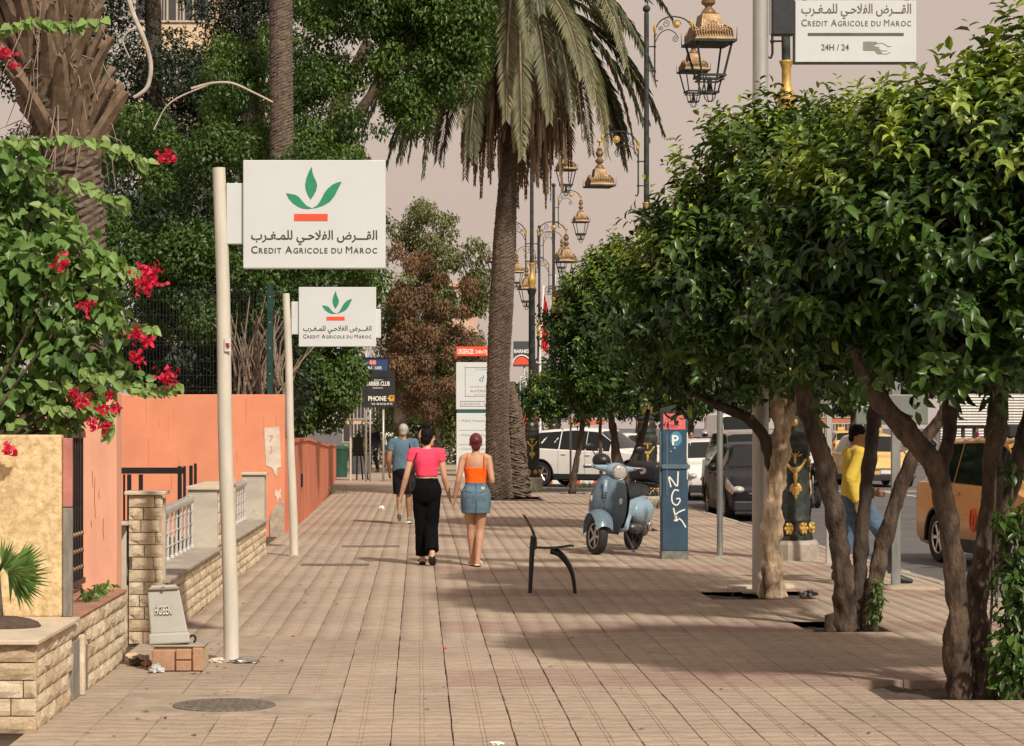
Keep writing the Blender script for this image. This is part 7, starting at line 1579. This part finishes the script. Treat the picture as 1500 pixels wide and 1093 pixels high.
bm = NB(); tube(bm, [(.13 * k * math.cos(a), .103 * k * math.sin(a), 1.015 * k) for a in np.linspace(0, 6.283, 33)], [(.004, .018)] * 33, 6, False); obj('waistband', bm, DEN, sk)
bm = NB(); ball(bm, hc + Vector((0, -.015, .030)) * k, (.081 * k, .098 * k, .094 * k), 18, 14); ball(bm, hc + Vector((0, -.055, -.03)) * k, (.062 * k, .045 * k, .07 * k), 14, 10); ball(bm, hc + Vector((0, -.10, .03)) * k, (.045 * k, .03 * k, .045 * k), 12, 8); cl('hair', bm, HAIRR, t, .007, 4)
for s in 'lr':
    an, to = Vector(J['an' + s]) * k, Vector(J['to' + s]) * k; d_ = (to - an); bm = NB(); tube(bm, [an + Vector((0, 0, -.066)) - d_ * .3, an.lerp(to, .6) - Vector((0, 0, .040)), to + d_ * .08 - Vector((0, 0, .012))], [(.036, .009), (.044, .010), (.034, .009)], 14); tube(bm, [an.lerp(to, .62) + Vector((-.043, 0, -.015)), an.lerp(to, .66) + Vector((0, .01, .035)), an.lerp(to, .62) + Vector((.043, 0, -.015))], [(.005, .022)] * 3, 8); obj('sandal', bm, M['paper'], t, smooth='auto')
bm = NB(); w_ = Vector(J['wrl']) * k; tube(bm, [w_ + Vector((.027 * math.cos(a), .027 * math.sin(a), .012)) for a in np.linspace(0, 6.283, 17)], .005, 6); obj('bracelet', bm, M['brass'], t)
# -- man in blue t-shirt
def man(label, px, py, kk, shirt, bottom, hairm, skin, J, rot, shorts=True, voxel=.008, sex='m', sleeve_f=.5, shoes=None, extras=None, zoff=0.0, hat=None, group=None, D=None, leg_r=None, long_sleeve=False):
    D = D or gd(py); X = wx(px, D); t = thing('person', label, 'person', (X, D, zoff if zoff else gz(X, D)), rot, group); J['k'] = kk
    me, hc, q, k = body_mesh(J, sex, voxel, J.get('turn', 0), J.get('nod', 0)); me.materials.append(skin); b = obj('body', me, None, t); eyes(b, hc, q, k)
    bm = NB(); loft(bm, smooth_rows([tuple(a * k for a in r) for r in [(0, 0, .86, .185, .135), (0, 0, .95, .180, .135), (0, .005, 1.08, .178, .130), (0, .005, 1.20, .190, .128), (0, .003, 1.29, .188, .112), (0, 0, 1.345, .135, .085), (0, -.005, 1.375, .075, .066)]]))
    for s in 'lr':
        sleeve(bm, J, s, 1.0 if long_sleeve else sleeve_f, .063 * kk, .066 * kk)
        if long_sleeve: el, wr = Vector(J['el' + s]) * k, Vector(J['wr' + s]) * k; tube(bm, [el + (el - wr) * .05, el.lerp(wr, .5), wr], [.062, .052, .042], 12); ball(bm, el, .062, 10, 8)
    cl('shirt', bm, shirt, t, max(voxel, .009))
    bm = NB(); loft(bm, smooth_rows([tuple(a * k for a in r) for r in [(0, 0, .98, .150, .115), (0, -.005, .92, .165, .128), (0, -.01, .86, .172, .132), (0, 0, .79, .15, .12), (0, 0, .75, .11, .10)]]))
    for s in 'lr': trouser_leg(bm, J, s, .50 if shorts else .98, leg_r or ([.105, .108, .108] if shorts else [.10, .088, .078, .07, .066]), .10)
    cl('shorts' if shorts else 'trousers', bm, bottom, t, max(voxel, .009))
    bm = NB(); ball(bm, hc + (q @ Vector((0, -.022, .034))) * k, (.080 * k, .092 * k, .088 * k), 18, 14, q); ball(bm, hc + (q @ Vector((0, -.06, -.02))) * k, (.060 * k, .040 * k, .06 * k), 14, 10, q); cl('hair', bm, hairm, t, .008, 3)
    if hat:
        bm = NB(); ball(bm, hc + (q @ Vector((0, -.012, .045))) * k, (.090 * k, .105 * k, .088 * k), 16, 10, q); tube(bm, [hc + (q @ Vector((0, .07, .055))) * k, hc + (q @ Vector((0, .16, .045))) * k], [(.07, .01), (.05, .006)], 12); obj('cap', bm, hat, t, smooth=True)
    for s in 'lr':
        an, to = Vector(J['an' + s]) * k, Vector(J['to' + s]) * k; d_ = to - an; bm = NB(); tube(bm, [an - d_ * .33 + Vector((0, 0, -.03)), an - d_ * .1 + Vector((0, 0, -.018)), an.lerp(to, .5) - Vector((0, 0, .012)), to + d_ * .1 + Vector((0, 0, .004))], [(.034, .045), (.042, .058), (.050, .042), (.036, .022)], 14); sh_ = cl('shoe', bm, shoes or M['dark_plastic'], t, .009, 3)
    if extras: extras(t, J, hc, q, k)
    return t
def grey_extras(t, J, hc, q, k):
    bm = NB(); loft(bm, [(.14, .02, .88, .06, .10), (.145, .02, .92, .085, .13), (.145, .02, 1.06, .085, .135), (.14, .02, 1.16, .06, .11), (.14, .02, 1.18, .04, .08)]); bg_ = cl('backpack', bm, mat('bag_black', (.02, .02, .022), .7, var=.3, vs=10), t, .012)
    bm = NB(); tube(bm, spline([(.14, .12, 1.08), (.13, .12, 1.25), (.10, .06, 1.40), (.11, -.08, 1.38), (.14, -.14, 1.22), (.15, -.12, 1.05)], 5), [(.008, .025)] * 26, 8); obj('strap', bm, M['bag_black'], bg_)
    bm = NB(); w_ = Vector(J['wrl']) * k; tube(bm, [w_ + Vector((.032 * math.cos(a), .032 * math.sin(a), .02)) for a in np.linspace(0, 6.283, 17)], .010, 6); obj('watch', bm, M['plastic_black'], t)
    for s in 'lr':
        an, to = Vector(J['an' + s]) * k, Vector(J['to' + s]) * k; bm = NB(); tube(bm, [an - (to - an) * .38 + Vector((0, 0, -.072)), to + (to - an) * .12 - Vector((0, 0, .012))], [(.045, .012), (.046, .012)], 12); obj('sole', bm, M['white_paint'], t)
man('older man in blue t-shirt and dark shorts walking away', 591, 768, 1.06, cloth('blue_tee', (.105, .175, .235), .5, 9), cloth('navy_shorts', (.012, .013, .018), .4, 9), HAIRG, SK3,
    std_joints(1.06, shl=(-.185, 0, 1.325), shr=(.185, 0, 1.325), ell=(-.235, -.05, 1.06), wrl=(-.235, .06, .86), elr=(.24, -.03, 1.06), wrr=(.22, .12, .90), knl=(-.07, .06, .46), anl=(-.06, -.12, .20), tol=(-.06, -.02, .07), knr=(.08, .04, .46), anr=(.09, .05, .085), tor=(.10, .20, .03), thl=(.2, 1, 0), thr=(-.2, 1, 0)), R(-3), True, .008, shoes=mat('grey_shoe', (.25, .25, .23), .7, var=.3, vs=20), extras=grey_extras)
# -- man in yellow shirt striding towards the road
YJ = std_joints(1.05, shl=(-.18, -.03, 1.325), shr=(.18, .02, 1.325), ell=(-.21, .06, 1.07), wrl=(-.14, .22, .92), elr=(.22, -.09, 1.06), wrr=(.20, -.02, .84), hdl=(.4, .8, -.1), thl=(0, 0, 1), thr=(0, 1, 0), hpl=(-.08, 0, .86), hpr=(.08, .02, .86), knl=(-.09, -.06, .46), anl=(-.09, -.17, .10), tol=(-.09, -.03, .03), knr=(.09, .27, .50), anr=(.09, .40, .09), tor=(.09, .55, .04), head=(0, .04, 1.50), nod=R(-14))
D = gd(857); tm = man('man in yellow shirt and jeans striding behind the orange tree stems', 1252, 857, 1.05, cloth('yellow_shirt', (.62, .46, .075), .6, 7), mat('jeans', (.075, .125, .19), .9, var=.35, vs=5, bump=.5, bs=12), HAIRB, SK3, YJ, R(-90), False, .0085, long_sleeve=True, leg_r=[.11, .098, .085, .078, .075], D=D)
bm = NB(); box(bm, (.21, .12, .98), (.03, .09, .12), None, .01); obj('phone_pouch', bm, M['plastic_black'], tm)
# -- distant walkers
def far_man(label, px, D, kk, shirt, bottom, hairm, rot, shorts=False, hat=None, long=False, extras=None, seed=0, skin=SK3):
    rg = random.Random(seed); st_ = rg.choice((-1, 1)) * .14
    J = std_joints(kk, shl=(-.18, 0, 1.325), shr=(.18, 0, 1.325), knl=(-.08, .04 + st_ * .5, .46), anl=(-.08, st_ - .04, .08), tol=(-.08, st_ + .11, .03), knr=(.08, .04 - st_ * .5, .46), anr=(.08, -st_ - .04, .08), tor=(.08, -st_ + .11, .03), wrl=(-.23, .06 - st_, .83), wrr=(.23, .06 + st_, .83))
    return man(label, px, 700, kk, shirt, bottom, hairm, skin, J, rot, shorts, .014, hat=hat, long_sleeve=long, extras=extras, D=D, zoff=.001)
def pack(t, J, hc, q, k):
    bm = NB(); loft(bm, [(0, -.19, .95, .10, .06), (0, -.20, 1.0, .14, .09), (0, -.20, 1.2, .14, .09), (0, -.18, 1.30, .10, .06)]); b_ = cl('backpack', bm, M['bag_black'], t, .014)
    for sx in (-1, 1): bm = NB(); tube(bm, spline([(sx * .10, -.14, 1.0), (sx * .12, .10, 1.15), (sx * .11, .08, 1.34), (sx * .09, -.10, 1.38), (sx * .08, -.17, 1.28)], 4), [(.006, .02)] * 17, 6); obj('strap', bm, M['bag_black'], b_)
WC = cloth('white_cotton', (.72, .70, .66)); BC = cloth('dark_cotton', (.014, .015, .02)); KH = cloth('khaki', (.28, .22, .15)); GR = cloth('grey_cotton', (.16, .17, .18))
far_man('man in black clothes walking beside the plant pot', 547, 82, 1.06, BC, BC, HAIRB, R(150), long=True, seed=1)
far_man('man in white shirt and patterned shorts at the banner poles', 566, 92, 1.06, WC, GR, HAIRB, R(10), True, seed=2)
far_man('person in white shirt hidden behind the older man', 583, 98, 1.02, WC, BC, HAIRB, R(0), seed=3)
far_man('walker in white with cap and dark backpack', 612, 112, 1.08, WC, GR, HAIRB, R(0), hat=WC, extras=pack, seed=4)
far_man('far walker in red top near the tiny lamp', 641, 130, 1.02, cloth('far_red', (.45, .05, .07)), BC, HAIRB, R(180), seed=5)
far_man('far pedestrian in maroon before the white slatted facade', 1430, 98, 1.05, cloth('maroon', (.22, .02, .06)), BC, HAIRB, R(90), seed=6)
far_man('far pedestrian in blue left of the maroon one', 1367, 97, 1.05, cloth('far_blue', (.06, .10, .22)), BC, HAIRB, R(-90), seed=7)
# -- motorcycles with riders
def motorbike(label, px, D, rot, paint):
    X = wx(px, D); t = thing('motorcycle', label, 'motorcycle', (X, D, -.139), rot, 'motorcycles on the avenue')
    wheel_parts(t, .29, .11, (.62, 0, .29), 'wheel', 0, 5); wheel_parts(t, .29, .12, (-.62, 0, .29), 'wheel', 0, 5)
    bm = NB(); ball(bm, (.12, 0, .74), (.26, .14, .13), 14, 10); ball(bm, (-.05, 0, .48), (.25, .13, .17), 12, 8); ball(bm, (-.62, 0, .70), (.26, .11, .09), 12, 8); ball(bm, (.48, 0, .86), (.13, .16, .17), 12, 8); cl('bodywork', bm, paint, t, .015, 4)
    bm = NB(); tube(bm, [(-.10, 0, .80), (-.4, 0, .80), (-.72, 0, .86)], [(.11, .04), (.13, .05), (.10, .04)], 12); obj('seat', bm, M['vinyl'], t, smooth=True)
    bm = NB(); [tube(bm, [(.62, sy * .08, .29), (.46, sy * .08, .92)], .022, 8) for sy in (-1, 1)]; tube(bm, [(.36, -.34, 1.02), (.44, 0, .98), (.36, .34, 1.02)], .016, 8); obj('fork', bm, M['steel_pole'], t)
    bm = NB(); ball(bm, (.62, 0, .88), (.03, .075, .075), 12, 8); obj('headlight', bm, M['lamp_lens'], t, smooth=True)
    bm = NB(); ball(bm, (.66, 0, .56), (.24, .06, .08), 12, 8); obj('front_fender', bm, paint, t, smooth=True)
    bm = NB(); tube(bm, [(-.1, -.16, .30), (-.7, -.18, .36)], [.03, .045], 8); obj('exhaust', bm, M['chrome'], t)
    for sy in (-1, 1): bm = NB(); tube(bm, [(.38, sy * .22, 1.0), (.36, sy * .27, 1.18)], .007, 5); ball(bm, (.35, sy * .30, 1.20), (.012, .06, .04), 8, 6); obj('mirror', bm, M['plastic_black'], t)
    return t
def rider(label, px, D, rot, shirt, bottom, helmet, skin=SK3):
    J = std_joints(1.03, shl=(-.18, 0, 1.325), shr=(.18, 0, 1.325), ell=(-.28, .20, 1.12), elr=(.28, .20, 1.12), wrl=(-.30, .42, 1.10), wrr=(.30, .42, 1.10), hdl=(0, 1, -.2), hdr=(0, 1, -.2), thl=(1, 0, 0), thr=(-1, 0, 0), knl=(-.20, .40, .78), knr=(.20, .40, .78), anl=(-.17, .30, .42), anr=(.17, .30, .42), tol=(-.17, .44, .36), tor=(.17, .44, .36))
    t = man(label, px, 700, 1.03, shirt, bottom, HAIRB, skin, J, rot, False, .013, D=D, zoff=-.16, sleeve_f=.6)
    if helmet:
        bm = NB(); ball(bm, Vector((0, .01, 1.545)) * 1.03, (.125, .14, .13), 18, 12); h_ = obj('helmet', bm, helmet, t, smooth=True)
        bm = NB(); ball(bm, Vector((0, .10, 1.53)) * 1.03, (.095, .06, .06), 12, 8); obj('visor', bm, GLS, h_, smooth=True)
    return t
for (px, D, lab, lab2, pc, sc_, hm) in ((1190, 51, 'dark motorcycle riding behind the nearest lamp base', 'rider in white shirt behind the nearest lamp base', DRK, WC, mat('helmet_white', (.6, .6, .58), .3)), (1014, 76, 'motorcycle of the rider in white beyond the parking meter', 'rider in white and no helmet beyond the parking meter', DRK, WC, None), (1034, 74, 'motorcycle of the rider in red beyond the parking meter', 'rider in dark red with silver helmet beyond the parking meter', DRK, cloth('dark_red_cotton', (.20, .012, .02)), mat('helmet_silver', (.35, .35, .36), .25, .4))):
    motorbike(lab, px, D, R(-90), pc); X = wx(px, D)
    r_ = rider(lab2, px, D, math.pi, sc_, BC, hm); r_.location.y = D + .28
# ------------------------------------------------------------------ street clutter at the far left
D = 80.0
t = thing('plant_pot', 'dark grey planter with spiky plant beside the hedge', 'planter', (wx(527, D), D, 0)); bm = NB(); lathe(bm, [(.36, 0), (.42, .7), (.46, .72), (.46, .78), (.40, .78), (.38, .70)], (0, 0, 0), 16); obj('pot', bm, mat('pot_grey', (.09, .10, .105), .6, var=.15), t, smooth='auto')
n_ = 60; V, T, r_ = leaves(np.zeros((n_, 3)) + np.array([0, 0, .72]), rand_dir(n_) * np.array([1, 1, .6]) + np.array([0, 0, .7]), rand_dir(n_), RNG.uniform(.4, .75, n_), .05, 'small', .3); leaf_obj('foliage', (V, T, r_, np.zeros(len(V))), M['bougain_leaf'], t)
t = thing('green_bin', 'dark green bin at the end of the low orange wall', 'bin', (wx(497, 75), 75, 0)); bm = NB(); lathe(bm, [(.26, 0), (.30, .9), (.31, .92)], (0, 0, 0), 16); obj('drum', bm, mat('bin_green', (.015, .07, .045), .5, var=.2), t, smooth='auto'); bm = NB(); lathe(bm, [(.33, .922), (.33, .98), (.20, 1.05), (.02, 1.06)], (0, 0, 0), 16); obj('lid', bm, M['bin_green'], t, smooth='auto')
t, D_, X_ = pole('white_post', 'thin white post between the low orange wall and banners', 513.5, 704, 3, 618, M['white_pole'])
t = thing('black_easel', 'folded black easel sign leaning beside the plant pot', 'sign', (wx(531, 71), 71, 0)); 
for (dx, dy) in ((-.18, 0), (.18, 0), (0, .35)): bm = NB(); tube(bm, [(dx, dy, 0), (dx * .2 - .12, dy * .2, 1.45)], .025, 6); obj('leg', bm, M['black_metal'], t)
bm = NB(); box2(bm, (-.30, -.03, .75), (.02, .0, 1.35)); obj('board', bm, M['black_metal'], t)
